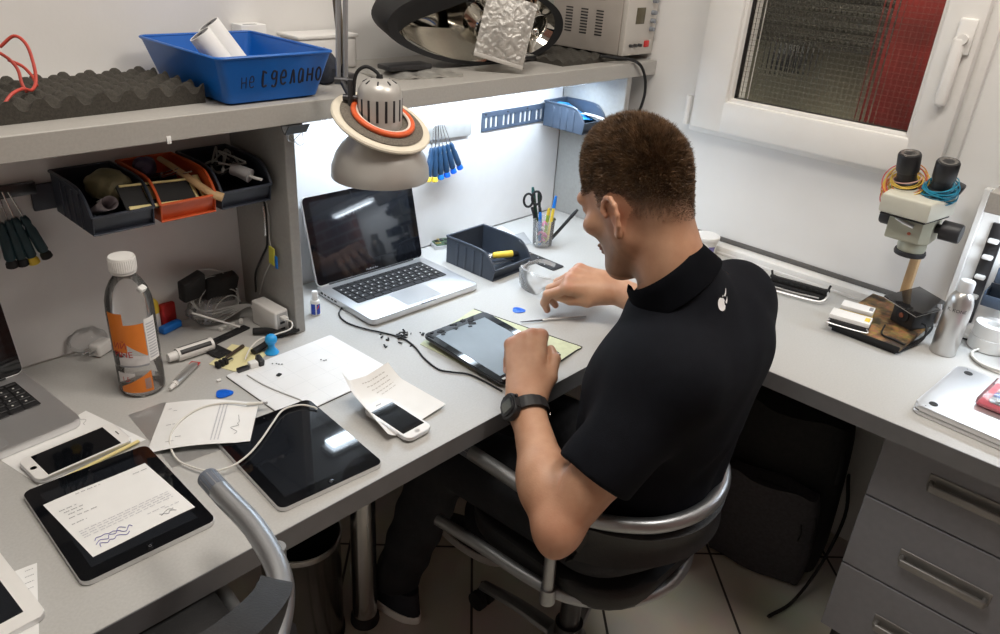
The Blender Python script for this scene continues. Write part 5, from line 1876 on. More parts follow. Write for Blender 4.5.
rail = thing('wall_rail', 'dark rail on the back board of the left niche carrying open bins', 'rail', (.62, BY - .006, 1.075))
bm = NB(); box(bm, (0, 0, 0), (.44, .008, .048), .002); obj('rail', bm, m_bindark, rail)
hz = 1.046
YB = BY - .013 - .0825
stack_bin('parts_bin', 'dark open bin holding a tube and yellow-green pouch, leftmost on the rail', (.488, YB, hz), m_bindark)
stack_bin('parts_bin', 'orange open bin holding the yellow-framed tool in the left niche', (.605, YB, hz), m_orange)
stack_bin('parts_bin', 'dark open bin full of cables beside the divider panel', (.722, YB, hz), m_bindark)
# contents
T = thing('sealant_tube', 'printed pale tube lying in the leftmost dark bin', 'tube', (.462, YB - .062, hz + .030), 0, None, (math.radians(-28), 0, math.radians(8)))
bm = NB(); sheet(bm, lambda u, v: ((.014 + .004 * u) * math.cos(2 * PI * v), -.04 + .09 * u, (.010 * (1 - u) + .002) * math.sin(2 * PI * v) + .01), 8, 20); obj('tube_body', bm, mat('grey_pink_tube', (.40, .36, .38), .4, noise=.2, nscale=60), T)
bm = NB(); cyl(bm, (0, .050, .010), (0, .060, .010), .012, .012, 18); obj('cap', bm, mat('grey_cap', (.3, .31, .3), .4, noise=.05), T)
bm = NB(); tb = text_bm('MO', .017, .0001); merge(bm, tb, xf((.006, -.028, .0215), (0, 0, PI / 2))); obj('lettering', bm, m_white, T, flat=True)
bm = NB(); crumple(bm, (.500, YB - .005, hz + .060), .036, 31, .3, 4, (.9, 1.3, .75)); tag(obj('tool_pouch', bm, mat('olive_pouch', (.22, .20, .11), .5, noise=.25, nscale=40)), 'crumpled olive pouch in the leftmost dark bin', 'pouch')
T = thing('frame_tool', 'flat black phone frame with a yellow surround lying across the orange bin', 'frame', (.566, YB - .060, hz + .045), 0, None, (math.radians(48), math.radians(6), math.radians(8)))
bm = NB(); o_ = rrect(.150, .052, .006, 4); prism(bm, o_, 0, .003, .0006, 1); obj('plate', bm, m_rubber, T)
for (x, y, w_, h_) in ((0, .022, .140, .004), (0, -.021, .140, .006), (.066, 0, .006, .046), (.082, 0, .012, .058)):
    bm = NB(); box(bm, (x, y, .0040), (w_, h_, .003), .0008); obj('yellow_edge', bm, m_cream, T)
bm = NB(); box(bm, (-.020, .004, .0035), (.018, .026, .0012), .0004); obj('yellow_patch', bm, mat('dull_yellow', (.42, .36, .16), .5, noise=.1), T)
T = thing('wooden_tool', 'curved pale wooden handle sticking out of the orange bin', 'handle', (.628, YB - .03, hz + .07))
bm = NB(); tube(bm, [(-.012, .070, .010), (-.008, .030, .004), (.004, -.010, -.012), (.022, -.045, -.032), (.040, -.062, -.042)], lambda t: .006 + .004 * t, 12, 8, flat=.75); obj('handle_body', bm, m_wood, T)
for k, (x, y) in enumerate(((.588, .01), (.600, .03), (.612, .0))):
    T = thing('screwdriver', ('small metal screwdriver lying in the orange bin, left one', 'small metal screwdriver lying in the orange bin, middle one', 'small metal screwdriver lying in the orange bin, right one')[k], 'screwdriver', (x, YB + y, hz + .055), 0, None, (math.radians(-62), 0, math.radians(-24)), ) if False else thing('screwdriver', ('small metal screwdriver lying in the orange bin, left one', 'small metal screwdriver lying in the orange bin, middle one', 'small metal screwdriver lying in the orange bin, right one')[k], 'screwdriver', (x, YB + y, hz + .052), 0, 'screwdrivers in the orange bin')
    T.rotation_euler = (math.radians(68), 0, math.radians(22))
    bm = NB(); lathe(bm, [(.003, -.03), (.004, -.028), (.0045, .0), (.003, .012), (.004, .018)], 12); obj('handle', bm, (m_darkmetal, m_steel, m_darkmetal)[k], T)
    bm = NB(); cyl(bm, (0, 0, .018), (0, 0, .06), .0014); obj('shaft', bm, m_steel, T)
bm = NB(); crumple(bm, (.588, YB + .045, hz + .066), .020, 17, .3, 3, (1, .8, 1)); tag(obj('crumpled_wrapper', bm, mat('violet_wrapper', (.09, .08, .15), .4, noise=.2)), 'crumpled violet wrapper in the orange bin', 'wrapper')
q = random.Random(4)
for k, mm in enumerate((m_greycable, m_rubber, m_greycable, m_rubber)):
    bm = NB(); pts = [(.722 + q.uniform(-.035, .035), YB + q.uniform(-.05, .06), hz + .05 + q.uniform(0, .035)) for _ in range(9)]
    tube(bm, pts, .0020, 7, 7); tag(obj('coiled_cable', bm, mm), ('grey cable on top of the dark bin beside the divider panel', 'black cable loosely coiled in the dark bin beside the divider panel', 'second grey cable tangled in the dark bin beside the divider panel', 'thin black cable under the grey cables in the bin beside the divider panel')[k], 'cable')
T = thing('plug_adapter', 'white rounded plug adapter poking out of the dark bin of cables', 'adapter', (.738, YB - .055, hz + .050), math.radians(-60))
bm = NB(); tube(bm, [(-.028, 0, .008), (-.01, 0, .006), (.010, 0, 0)], lambda t: .011 + .003 * t, 14, 5); obj('body', bm, mat('grey_white_plug', (.56, .56, .58), .4, noise=.04), T)
bm = NB(); tube(bm, [(.010, 0, 0), (.022, 0, -.003), (.034, 0, -.004)], .0045, 10, 4, flat=.6); obj('tip', bm, m_white, T)
# screwdrivers on the left wall


def precision_driver(label, p0, p1, m_h, m_cap, group, shaft=.055, r_=.0082):
    """p0 blade end on the rail, p1 cap end"""
    p0, p1 = Vector(p0), Vector(p1)
    L_ = (p1 - p0).length
    T = thing('screwdriver', label, 'screwdriver', p0, 0, group)
    M = axis_m((0, 0, 0), p1 - p0)
    bm = NB(); cyl(bm, (0, 0, 0), (0, 0, shaft), .0014, .0014, 8, M=M); obj('shaft', bm, m_steel, T)
    bm = NB(); lathe(bm, [(r_ * k_, z_) for k_, z_ in ((.55, shaft - .002), (.76, shaft + .004), (.84, shaft + .010), (.70, shaft + .016), (.95, shaft + .026), (1, L_ - .018), (.76, L_ - .014))], 12, M); obj('handle', bm, m_h, T)
    bm = NB(); lathe(bm, [(r_ * .76, L_ - .014), (r_ * 1.05, L_ - .010), (r_ * 1.1, L_ - .002), (r_ * .8, L_)], 12, M); obj('cap', bm, m_cap, T)
    return T


yw = BY - .022
ms = thing('magnetic_strip', 'dark magnetic strip on the back board at the left edge of the photo', 'strip', (.345, BY - .007, 1.095))
bm = NB(); box(bm, (0, 0, 0), (.13, .012, .022), .002); obj('bar', bm, m_darkmetal, ms)
L4 = [((8, 196), (48, 258), m_rubber, 'rightmost screwdriver on the left strip, all black handle'), ((2, 196), (35, 264), m_yellow, 'screwdriver with a yellow cap on the left strip'), ((-2, 198), (24, 266), m_rubber, 'dark teal screwdriver next to the yellow-capped one on the left strip'), ((-8, 200), (13, 268), m_rubber, 'dark teal screwdriver at the left edge of the photo'), ]
for a, c, cap, lab in L4:
    precision_driver(lab, aty(a[0], a[1] - 4, yw), aty(c[0], c[1], yw - .008), m_teal, cap, 'screwdrivers on the left strip', .050, .0092)
# cable on the divider panel with a yellow tag
xp = .785
pts = [(xp, 1.40, 1.08), (xp, 1.385, 1.055), (xp, 1.365, 1.03), (xp, 1.362, .985), (xp, 1.364, .945), (xp, 1.37, .925), (xp, 1.40, .885), (xp, 1.425, .845), (xp, 1.43, .80)]
bm = NB(); tube(bm, pts, .0022, 8, 6); T = tag(obj('hanging_cable', bm, m_rubber), 'dark cable hanging down the divider panel with a yellow tag', 'cable')
bm = NB(); tube(bm, [(xp - .004, 1.362, 1.02), (xp - .004, 1.361, .99), (xp - .004, 1.363, .955)], .0030, 8, 4); obj('inline_sleeve', bm, m_steel, T)
bm = NB(); box(bm, (xp - .003, 1.345, .915), (.003, .020, .040), .001, rot=(.1, 0, 0)); obj('yellow_tag', bm, mat('lime_tag', (.62, .60, .08), .5, noise=.05), T)
bm = NB(); box(bm, (xp - .0025, 1.330, .905), (.003, .008, .028), .001); obj('blue_tag', bm, m_blue, T)
bm = NB(); tube(bm, [(xp, 1.41, 1.09), (xp, 1.37, 1.05), (xp, 1.352, 1.01), (xp, 1.355, .95), (xp, 1.35, .91), (xp, 1.39, .85), (xp, 1.415, .80)], .0013, 7, 6); tag(obj('hanging_wire', bm, m_greycable), 'thin grey cord beside the dark cable on the divider panel', 'cord')
binder_clip((.800, 1.258, 1.206), (PI, 0, PI / 2), 'black binder clip on the shelf edge above the divider panel', m_black, .046)
bm = NB(); box(bm, tuple(aty(169, 140, 1.2640) - hu.location), (.0075, .0014, .013), .0003); obj('paper_tag', bm, m_paper, hu)['label'] = 'small white tag stuck on the shelf edge'
# ================================================================== BACK BOARD, RIGHT NICHE
ms = thing('magnetic_strip', 'bare steel magnetic strip holding blue screwdrivers beside the desk lamp', 'strip', (1.412, BY - .006, 1.070))
bm = NB(); box(bm, (0, 0, 0), (.175, .010, .040), .0012, rot=(0, .03, 0)); obj('bar', bm, mat('dull_steel_strip', (.55, .55, .54), .4, .6, noise=.1), ms)
yw = BY - .019
DR = (((434, 126), (428, 182), m_yellow, 'blue-handled screwdriver with a yellow cap, leftmost on the steel strip'),
      ((436, 125.5), (434.5, 182), m_yellow, 'blue-handled screwdriver with a yellow cap, second from the left on the steel strip'),
      ((438, 125), (441, 179.5), m_blue, 'blue-capped screwdriver, third from the left on the steel strip'),
      ((440, 125), (447.5, 177), m_pick, 'blue-capped screwdriver, fourth from the left on the steel strip'),
      ((442, 125), (454, 173), m_pick, 'blue-capped screwdriver, second from the right on the steel strip'),
      ((444, 125), (460.5, 169), m_pick, 'blue-capped screwdriver, rightmost on the steel strip'))
for k, (a, c, cap, lab) in enumerate(DR):
    precision_driver(lab, aty(a[0], a[1], yw - .0005 * k), aty(c[0], c[1], yw - .010), m_navy, cap, 'screwdrivers on the steel strip', .058)
rl = thing('slotted_rail', 'slate slotted bin rail on the white back board behind the seated person', 'rail', (1.735, BY - .004, 1.074))
bm = NB()
W_, H_ = .375, .054
xs = [-.170, -.150, -.130, -.098, -.078, -.058, -.026, -.006, .014, .046, .066, .086]
bb(bm, -W_ / 2, W_ / 2, .0, .0035, .012, H_ / 2, .0005); bb(bm, -W_ / 2, W_ / 2, .0, .0035, -H_ / 2, -.018, .0005)
edges_ = [-W_ / 2] + [v for x in xs for v in (x - .0055, x + .0055)] + [W_ / 2]
for x0, x1 in zip(edges_[::2], edges_[1::2]):
    bb(bm, x0, x1, .0002, .0034, -.0185, .0125)
obj('rail_plate', bm, m_bin, rl)
for x in (-.175, -.085, .0, .1, .17):
    bm = NB(); cyl(bm, (x, .0, .020), (x, -.0015, .020), .0028, n=10); obj('rivet', bm, m_black, rl)
hb_ = stack_bin('parts_bin', 'slate blue bin hanging on the slotted rail with blue papers in it', (1.850, BY - .016 - .075, 1.040), m_bin, .105, .150, .072, 0)
bm = NB(); sheet(bm, lambda u, v: (1.812 + .075 * u, BY - .135 + .10 * v, 1.070 + .034 * v + .004 * math.sin(4 * u)), 8, 8, .0012); tag(obj('blue_leaflet', bm, mat('bright_blue_paper', (.03, .30, .75), .4, noise=.06)), 'bright blue leaflet sticking up in the hanging slate bin', 'leaflet')
for k, (dx, dz, lab) in enumerate(((0, 0, 'curled white paper strip poking out of the hanging slate bin, upper one'), (.012, -.012, 'curled white paper strip poking out of the hanging slate bin, lower one'))):
    bm = NB(); sheet(bm, lambda u, v: (1.868 + dx + .022 * v, BY - .10 - .125 * u, 1.083 + dz + .010 * math.sin(2.6 * u + k) - .022 * u), 14, 4, .0008); tag(obj('paper_strip', bm, m_paper), lab, 'paper')

# ================================================================== MIDDLE OF THE BENCH
p0, p1, p2, p3 = at(455, 271), at(491, 285), at(527, 270), at(490, 243)
# open slate bin, low front towards the right-hand side
gb = stack_bin('parts_bin', 'slate open bin on the bench with a yellow-handled tool inside', (1.392, 1.296, .7503), mat('slate_bin_open', (.045, .055, .075), .38, noise=.12, nscale=25), .140, .172, .074, math.radians(1), None, True, .42)
T = thing('screwdriver', 'yellow and black handled screwdriver lying in the slate bin on the bench', 'screwdriver', (1.422, 1.262, .786), math.radians(-20))
bm = NB(); cyl(bm, (-.030, 0, 0), (.022, 0, -.002), .0085, .0095, 16); ell(bm, (-.030, 0, 0), (.006, .0085, .0085), 8); obj('handle', bm, m_yellow, T)
bm = NB(); cyl(bm, (.021, 0, -.002), (.038, 0, -.003), .0098, .0070, 16); obj('collar', bm, m_black, T)
bm = NB(); cyl(bm, (.037, 0, -.003), (.085, 0, -.010), .0022); obj('shaft', bm, m_steel, T)
q = random.Random(6)
for k in range(5):
    a = Vector((1.385 + q.uniform(-.01, .03), 1.265 + q.uniform(-.01, .05), .757 + .004 * k)); an = q.uniform(-.8, .9) - .5
    T = thing('tweezers', ('steel tweezers lying lowest in the slate bin', 'steel tweezers beneath the yellow-handled screwdriver', 'steel tweezers across the slate bin', 'steel tweezers near the low front of the slate bin', 'steel tweezers lying topmost in the slate bin')[k], 'tweezers', a, an, 'tweezers in the slate bin')
    for s in (-1, 1):
        bm = NB(); tube(bm, [(-.030, 0, .010), (.01, s * .006, .012), (.055, s * .002, .010)], lambda t: .0026 - .0014 * t, 8, 5, flat=.5); obj('arm', bm, m_darkmetal if k % 2 else m_steel, T)
# board and papers behind the bin
c = at(446, 246)
T = thing('circuit_board', 'small gold and green circuit board on a grey case behind the slate bin', 'circuit board', (c.x + .005, c.y + .006, .7503), math.radians(-20))
bm = NB(); box(bm, (0, 0, .005), (.085, .058, .010), .002); obj('case', bm, m_alu, T)
bm = NB(); box(bm, (0, 0, .0108), (.076, .050, .0022), .0004); bd = obj('board', bm, m_pcb, T)
q = random.Random(8)
for mm, n_, nm in ((mat('gold_shield', (.55, .42, .16), .35, .8, noise=.1), 5, 'shield'), (m_black, 8, 'chip')):
    bm = NB()
    for k in range(n_):
        box(bm, (q.uniform(-.032, .032), q.uniform(-.02, .02), .0128), (q.uniform(.006, .014), q.uniform(.005, .010), .002), .0004)
    obj(nm, bm, mm, bd)
c0, c1 = at(452, 236, .752), at(484, 222, .752)
o, f_ = quad_sheet('folded_paper', (c0 + Vector((.004, .026, .034)), c1 + Vector((.006, .020, .036)), c1 + Vector((.010, -.012, 0)), c0 + Vector((.004, -.010, 0))), m_paper, 10, 8, .002, seed=2); tag(o, 'white folded paper standing behind the slate bin', 'paper')
ink_rows(f_, [(.1, .6, .2 + .18 * i) for i in range(3)], MATS['pale_ink'], o)
for k, (pts, lab) in enumerate(((((482, 234), (502, 226), (524, 240), (503, 249)), 'white paper sheet lying flat between the slate bin and the pen cup'), (((503, 238), (524, 232), (532, 243), (514, 252)), 'clear sleeve with a paper lying left of the pen cup'))):
    o, f_ = quad_sheet('paper_sheet' if k == 0 else 'document_sleeve', [at(x, y, .7506 + .0012 * k) for x, y in pts], m_paper if k == 0 else clear('sleeve_film', a=.35, rough=.15, bump=.3, bscale=30), 10, 8, .004, seed=3 + k); tag(o, lab, 'paper')
a, c = at(515, 251), at(556, 268); T = thing('perforated_strip', 'black perforated metal strip lying in front of the pen cup', 'strip', ((a.x + c.x) / 2, (a.y + c.y) / 2, .7503), ang(a, c))
bm = NB(); prism(bm, rrect((c - a).length + .02, .046, .005, 4), 0, .003, .0006, 1); obj('plate', bm, m_black, T)
bm = NB()
for k in range(9):
    lathe(bm, [(.0022, .0029), (.0022, .0033)], 10, xf((-.06 + .015 * k, .015 * (-1) ** k * .8, 0)))
obj('holes', bm, m_alu, T)
# pen cup
c = at(541, 248)
cup = thing('pen_cup', 'clear tumbler holding scissors, pens and pink clips', 'cup', (c.x + .018, c.y + .012, .7503))
bm = NB(); lathe(bm, [(.026, .001), (.0275, .002), (.032, .080), (.0335, .081), (.0315, .081), (.0265, .004), (.0, .004)], 36, capt=False, capb=False); obj('tumbler', bm, clear('cup_plastic', a=.16, rough=.06), cup, angle=50)
cx, cy = cup.location.x, cup.location.y
q = random.Random(12)
m_pink = mat('pink_plastic', (.75, .18, .36), .4, noise=.08)
for k in range(9):
    a = q.uniform(0, 6.28); r = q.uniform(.004, .019)
    bm = NB(); bx_, by_ = cx - .006 + r * math.cos(a), cy + r * math.sin(a); z_ = .760 + .006 * k
    tube(bm, [(bx_ - .008, by_, z_), (bx_ + .004, by_ + .003, z_ + .008), (bx_ + .006, by_ - .005, z_ + .002), (bx_ - .004, by_ - .004, z_ + .009)], .0028, 7, 4)
    tag(obj('paper_clip', bm, m_pink if k % 3 else m_white), 'pink or white clip inside the clear pen cup', 'clip', 'clips in the pen cup')


def stick(name, label, dx, dy, L_, lean, az, r, m1, m2=None, tipL=0, cat='pen', mc=None):
    T = thing(name, label, cat, (cx + dx, cy + dy, .756), 0)
    d = Vector((math.sin(lean) * math.cos(az), math.sin(lean) * math.sin(az), math.cos(lean)))
    bm = NB(); cyl(bm, (0, 0, 0), d * (L_ - tipL), r, r, 14); obj('barrel', bm, m1, T)
    if tipL:
        bm = NB(); cyl(bm, d * (L_ - tipL), d * (L_ - tipL * .35), r * 1.12, r * 1.05, 14); cyl(bm, d * (L_ - tipL * .35), d * L_, r * .95, r * .7, 14); obj('cap', bm, m2, T)
    return T


m_dkgreen = mat('dark_green', (.015, .05, .03), .4, noise=.1)
RX, RY = R[0][0], R[0][1]


def az_img(deg):                                # lean directions: 0 = towards the right of the bench
    return math.atan2(RY, RX) + math.radians(deg)


stick('ballpoint_pen', 'yellow pen with a blue cap standing in the clear cup', .012, -.008, .142, .10, az_img(20), .0045, m_yellow, m_blue, .035)
stick('black_pen', 'black pen leaning out to the right of the clear cup', .006, -.012, .135, .62, az_img(0), .0048, m_black, m_black, .03)
stick('green_marker', 'dark green pen standing tallest in the clear cup', -.004, .006, .168, .20, az_img(180), .0050, m_dkgreen, mat('teal_cap', (.02, .09, .09), .4, noise=.1), .03)
stick('green_pen', 'thin black and green pen beside the tallest one in the clear cup', .004, .004, .155, .15, az_img(170), .0040, m_black, m_dkgreen, .04)
stick('lime_pen', 'short lime pen in the middle of the clear cup', .014, .004, .100, .12, az_img(60), .0050, mat('lime', (.35, .55, .05), .4, noise=.05), m_yellow, .02)
stick('blue_pen', 'blue pen standing at the left inside the clear cup', -.014, -.002, .098, .06, az_img(180), .0045, mat('steel_blue', (.10, .22, .50), .4, noise=.05), m_blue, .02)
T = thing('scissors', 'black-handled scissors standing handles-up in the clear cup', 'scissors', (cx - .008, cy - .002, .760))
dl = Vector((-RX, -RY, 0)).normalized()
for s, off in ((-1, .034), (1, .012)):
    b0 = dl * (.004 * s); b1 = dl * off + Vector((0, 0, .105)); cc = b1 + dl * .012 + Vector((0, 0, .020 + .008 * (s > 0)))
    bm = NB(); cyl(bm, b0, dl * off * .7 + Vector((0, 0, .075)), .002, .004, 8); obj('blade', bm, m_steel, T)
    bm = NB(); tube(bm, [cc + dl * (.0125 * math.cos(t)) + Vector((0, 0, .019 * math.sin(t))) for t in np.linspace(0, 2 * PI, 14, endpoint=False)], .0034, 8, 4, closed=True)
    tube(bm, [dl * off * .7 + Vector((0, 0, .075)), b1], .0045, 8, 3); obj('handle', bm, m_rubber, T)

# ================================================================== DESK LAMP
lp = thing('desk_lamp', 'grey dome desk lamp with a cream disc and orange ring, hanging before the shelf', 'lamp', (.903, 1.134, 1.118))
lp.scale = (.78, .78, .78)
m_lampg = mat('lamp_grey', (.50, .485, .46), .36, .35, noise=.03, nscale=10)
bm = NB()
out_ = [(.1185, 0), (.1195, .003), (.1175, .028), (.108, .056), (.091, .082), (.068, .104), (.046, .116), (.040, .118)]
lathe(bm, out_ + [(.038, .1165), (.044, .1145), (.066, .1025), (.089, .0805), (.106, .055), (.1155, .028), (.117, .002), (.1185, 0)], 56, xf(rot=(0, 0, 0)), capb=False, capt=False)
obj('shade', bm, m_lampg, lp, angle=60)
up_ = Matrix.Translation((0, 0, .122)) @ Vector((0, 0, 1)).rotation_difference(Vector((.05, -.44, 1))).to_matrix().to_4x4()
bm = NB(); lathe(bm, [(.060, .005), (.116, .004), (.121, .008), (.122, .012), (.119, .016), (.088, .0165), (.060, .016)], 56, up_); obj('cream_disc', bm, mat('cream_disc', (.74, .68, .56), .6, noise=.04, nscale=30), lp)
bm = NB(); lathe(bm, [(.056, .016), (.100, .0166), (.102, .019), (.096, .0215), (.058, .0215)], 48, up_); obj('felt_ring', bm, mat('grey_brown_felt', (.16, .14, .115), .95, noise=.3, nscale=250, bump=.5, bscale=500), lp)
bm = NB(); tube(bm, [(.072 * math.cos(t), .072 * math.sin(t), .027) for t in np.linspace(0, 2 * PI, 40, endpoint=False)], .0068, 12, 2, closed=True, M=up_); obj('orange_ring', bm, mat('orange_red_ring', (.75, .13, .04), .35, noise=.04), lp)
bm = NB(); tube(bm, [(.0645 * math.cos(t), .0645 * math.sin(t), .0285) for t in np.linspace(0, 2 * PI, 40, endpoint=False)], .0035, 10, 2, closed=True, M=up_); obj('pale_ring', bm, mat('pale_ring', (.78, .66, .58), .5, noise=.04), lp)
nk = xf((0, 0, .118))
bm = NB(); lathe(bm, [(.052, -.004), (.053, .070), (.051, .088), (.044, .102), (.030, .112), (.010, .116)], 44, nk); ck = obj('lamp_neck', bm, m_lampg, lp, angle=50)
bm = NB()
for k in range(16):
    a = 2 * PI * k / 16; box(bm, (.0525 * math.cos(a), .0525 * math.sin(a), .048), (.002, .0062, .050), .0009, 2, nk, rot=(0, 0, a))
obj('side_slots', bm, m_black, ck)
bm = NB()
for k in range(8):
    a = 2 * PI * k / 8; box(bm, (.034 * math.cos(a), .034 * math.sin(a), .1092), (.013, .004, .003), .001, 2, nk, rot=(0, .52, a))
obj('top_slots', bm, m_black, ck)
sx_, sy_ = -RX, -RY                               # sideways, to the left of the shade
bm = NB(); tube(bm, [(0, 0, .232), (sx_ * .006, sy_ * .006, .246), (sx_ * .030, sy_ * .030, .258), (sx_ * .052, sy_ * .052, .244), (sx_ * .060, sy_ * .060, .210), (sx_ * .060, sy_ * .060, .155)], .0042, 10, 6); obj('lamp_cord', bm, m_rubber, lp)
bm = NB(); cyl(bm, (0, 0, .230), (0, 0, .242), .009, .007, 14); obj('cord_grip', bm, m_rubber, lp)
j = Vector((sx_ * .068, sy_ * .068, .185))
bm = NB(); box(bm, j, (.012, .018, .085), .003, rot=(0, 0, math.atan2(sy_, sx_))); cyl(bm, j + Vector((-sx_ * .02, -sy_ * .02, 0)), j + Vector((sx_ * .018, sy_ * .018, 0)), .008); obj('joint', bm, m_darkmetal, lp)
top_ = Vector((.060, .20, .80)); j2 = j + Vector((.012, .05, .03))
for s in (-1, 1):
    off = Vector((RX, RY, 0)) * (.0085 * s)
    bm = NB(); cyl(bm, j2 + off, top_ + off, .0062, n=14); obj('arm_rod', bm, m_tubes, lp)
bm = NB(); cyl(bm, j, j2, .007); cyl(bm, j2 - Vector((RX, RY, 0)) * .016, j2 + Vector((RX, RY, 0)) * .016, .009); obj('arm_knuckle', bm, m_darkmetal, lp)
bm = NB(); cyl(bm, top_ - Vector((RX, RY, 0)) * .018, top_ + Vector((RX, RY, 0)) * .018, .010); obj('elbow', bm, m_darkmetal, lp)
base = Vector((.15, .30, .168))
for s in (-1, 1):
    off = Vector((RX, RY, 0)) * (.0085 * s) + Vector((-.045, .03, 0))
    bm = NB(); cyl(bm, base + Vector((0, 0, .03)) + off * .5, top_ + off, .0055, n=12); obj('arm_rod', bm, mat('dark_tan_rod', (.20, .17, .12), .4, .5, noise=.1), lp)
bm = NB(); box(bm, base + Vector((-.02, .015, .010)), (.045, .05, .022), .004); cyl(bm, base + Vector((-.02, .015, .0)), base + Vector((-.02, .015, .045)), .011); obj('clamp', bm, m_darkmetal, lp)

# ================================================================== ON TOP OF THE SHELF
SZ = 1.2431


def egg_foam(name, label, x0, x1, y0, y1, z, hmin, hmax, pitch, rz=0.0, cx_=None):
    cxx, cyy = (x0 + x1) / 2, (y0 + y1) / 2
    w, d = x1 - x0, y1 - y0
    bm = NB(); nx, ny = int(w / pitch * 12), int(d / pitch * 12)

    def fn(u, v):
        x, y = (u - .5) * w, (v - .5) * d
        e = .5 + .5 * math.sin(2 * PI * x / pitch) * math.sin(2 * PI * y / pitch)
        return (x, y, hmin + (hmax - hmin) * (e * e * (3 - 2 * e)))
    top = [[bm.verts.new(fn(i / nx, j / ny)) for j in range(ny + 1)] for i in range(nx + 1)]
    for i in range(nx):
        for j in range(ny):
            bm.faces.new((top[i][j], top[i + 1][j], top[i + 1][j + 1], top[i][j + 1]))
    loop = [top[i][0] for i in range(nx + 1)] + [top[nx][j] for j in range(1, ny + 1)] + [top[i][ny] for i in range(nx - 1, -1, -1)] + [top[0][j] for j in range(ny - 1, 0, -1)]
    bot = [bm.verts.new((v.co.x, v.co.y, 0)) for v in loop]
    n = len(loop)
    for i in range(n):
        bm.faces.new((loop[i], bot[i], bot[(i + 1) % n], loop[(i + 1) % n]))
    bm.faces.new(bot)
    return tag(obj(name, bm, m_foam, None, (cxx, cyy, z), (0, 0, rz), angle=70), label, 'foam')


egg_foam('egg_crate_foam', 'dark egg-crate foam sheet on the shelf left of the blue crate', .33, .668, 1.335, 1.545, SZ, .017, .034, .046, math.radians(1.5))
egg_foam('egg_crate_foam', 'dark egg-crate foam piece on the shelf under the grey power supply', 1.66, 1.96, 1.315, 1.56, SZ, .008, .0155, .046)
# grey tester with red leads
T = thing('test_meter', 'grey case with red leads at the upper left edge of the photo', 'meter', (.352, 1.44, SZ + .043))
bm = NB(); box(bm, (-.055, 0, .035), (.10, .12, .07), .018, 4); obj('case', bm, mat('blue_grey_case', (.30, .34, .36), .45, noise=.05), T)
a0 = T.location
for k, pts in enumerate(([(0, 47), (14, 36), (26, 44), (33, 62), (36, 80), (32, 90), (22, 89), (10, 96), (0, 112)], [(0, 53), (10, 60), (18, 70), (22, 84), (27, 92)], [(8, 60), (22, 66), (32, 76), (37, 86)])):
    bm = NB(); pp = [aty(x, y, 1.44 - .012 * i + .02 * k) for i, (x, y) in enumerate(pts)]
    tube(bm, pp, .0026, 8, 6); o = obj('red_lead', bm, m_redcable, T); o.location = -a0
# blue crate
cr = thing('storage_crate', 'bright blue plastic crate with a handwritten black word on its front', 'crate', (.782, 1.420, SZ))
m_crate = mat('bright_blue_crate', (.004, .115, .46), .35, noise=.08, nscale=14, bump=.05, bscale=60)


def crate_wall(s):
    pass


W0, W1, D0, D1, HC_ = .190, .238, .258, .300, .085
bm = NB(); t = .0024
lo_o = rrect(W0, D0, .012, 4); hi_o = rrect(W1, D1, .014, 4)
lo_i = rrect(W0 - 2 * t, D0 - 2 * t, .010, 4); hi_i = rrect(W1 - 2 * t, D1 - 2 * t, .012, 4)
R1 = [bm.verts.new((x, y, .004)) for x, y in lo_o]; R2 = [bm.verts.new((x, y, HC_)) for x, y in hi_o]
R3 = [bm.verts.new((x, y, HC_)) for x, y in hi_i]; R4 = [bm.verts.new((x, y, .007)) for x, y in lo_i]
n = len(R1)
for A_, B_ in ((R1, R2), (R2, R3), (R3, R4)):
    for i in range(n):
        bm.faces.new((A_[i], A_[(i + 1) % n], B_[(i + 1) % n], B_[i]))
bm.faces.new(R1[::-1]); bm.faces.new(R4)
obj('crate_body', bm, m_crate, cr, angle=50)
bm = NB(); tube(bm, [(x, y, HC_) for x, y in rrect(W1, D1, .014, 3)], .0036, 8, 0, closed=True, flat=.8); obj('rim', bm, m_crate, cr)
bm = NB(); prism(bm, rrect(W0 - .020, D0 - .024, .010, 4), 0, .0045, .001, 1); obj('foot_ring', bm, m_crate, cr)
# handwriting on the front: strokes of a marker
GLY = {'н': ([(0, 1), (0, 0)], [(0, .5), (.6, .52)], [(.6, 1), (.6, 0)]),
       'е': ([(0, .5), (.55, .55), (.5, .95), (.2, 1), (0, .6), (.05, .15), (.3, 0), (.6, .12)],),
       'с': ([(.45, .95), (.1, 1.05), (0, .5), (.1, 0), (.5, .05)], [(.05, 1.15), (.05, 0)]),
       'д': ([(.55, .95), (.2, 1.05), (0, .75), (.1, .5), (.5, .55), (.55, 1.0), (.55, .2), (.35, -.1), (0, 0)],),
       'л': ([(0, 0), (.15, .1), (.35, 1), (.6, 0)],),
       'а': ([(.5, .9), (.15, 1), (0, .5), (.1, 0), (.4, .15), (.5, .9), (.55, 0)],),
       'о': ([(.3, 1), (.05, .75), (.05, .25), (.3, 0), (.55, .25), (.55, .75), (.3, 1)],)}
bm = NB()
x = -.070
sl = (D1 - D0) / 2 / HC_


def front_pt(x, z):
    return Vector((x, -D0 / 2 - sl * (z - .004) - .0006, z))


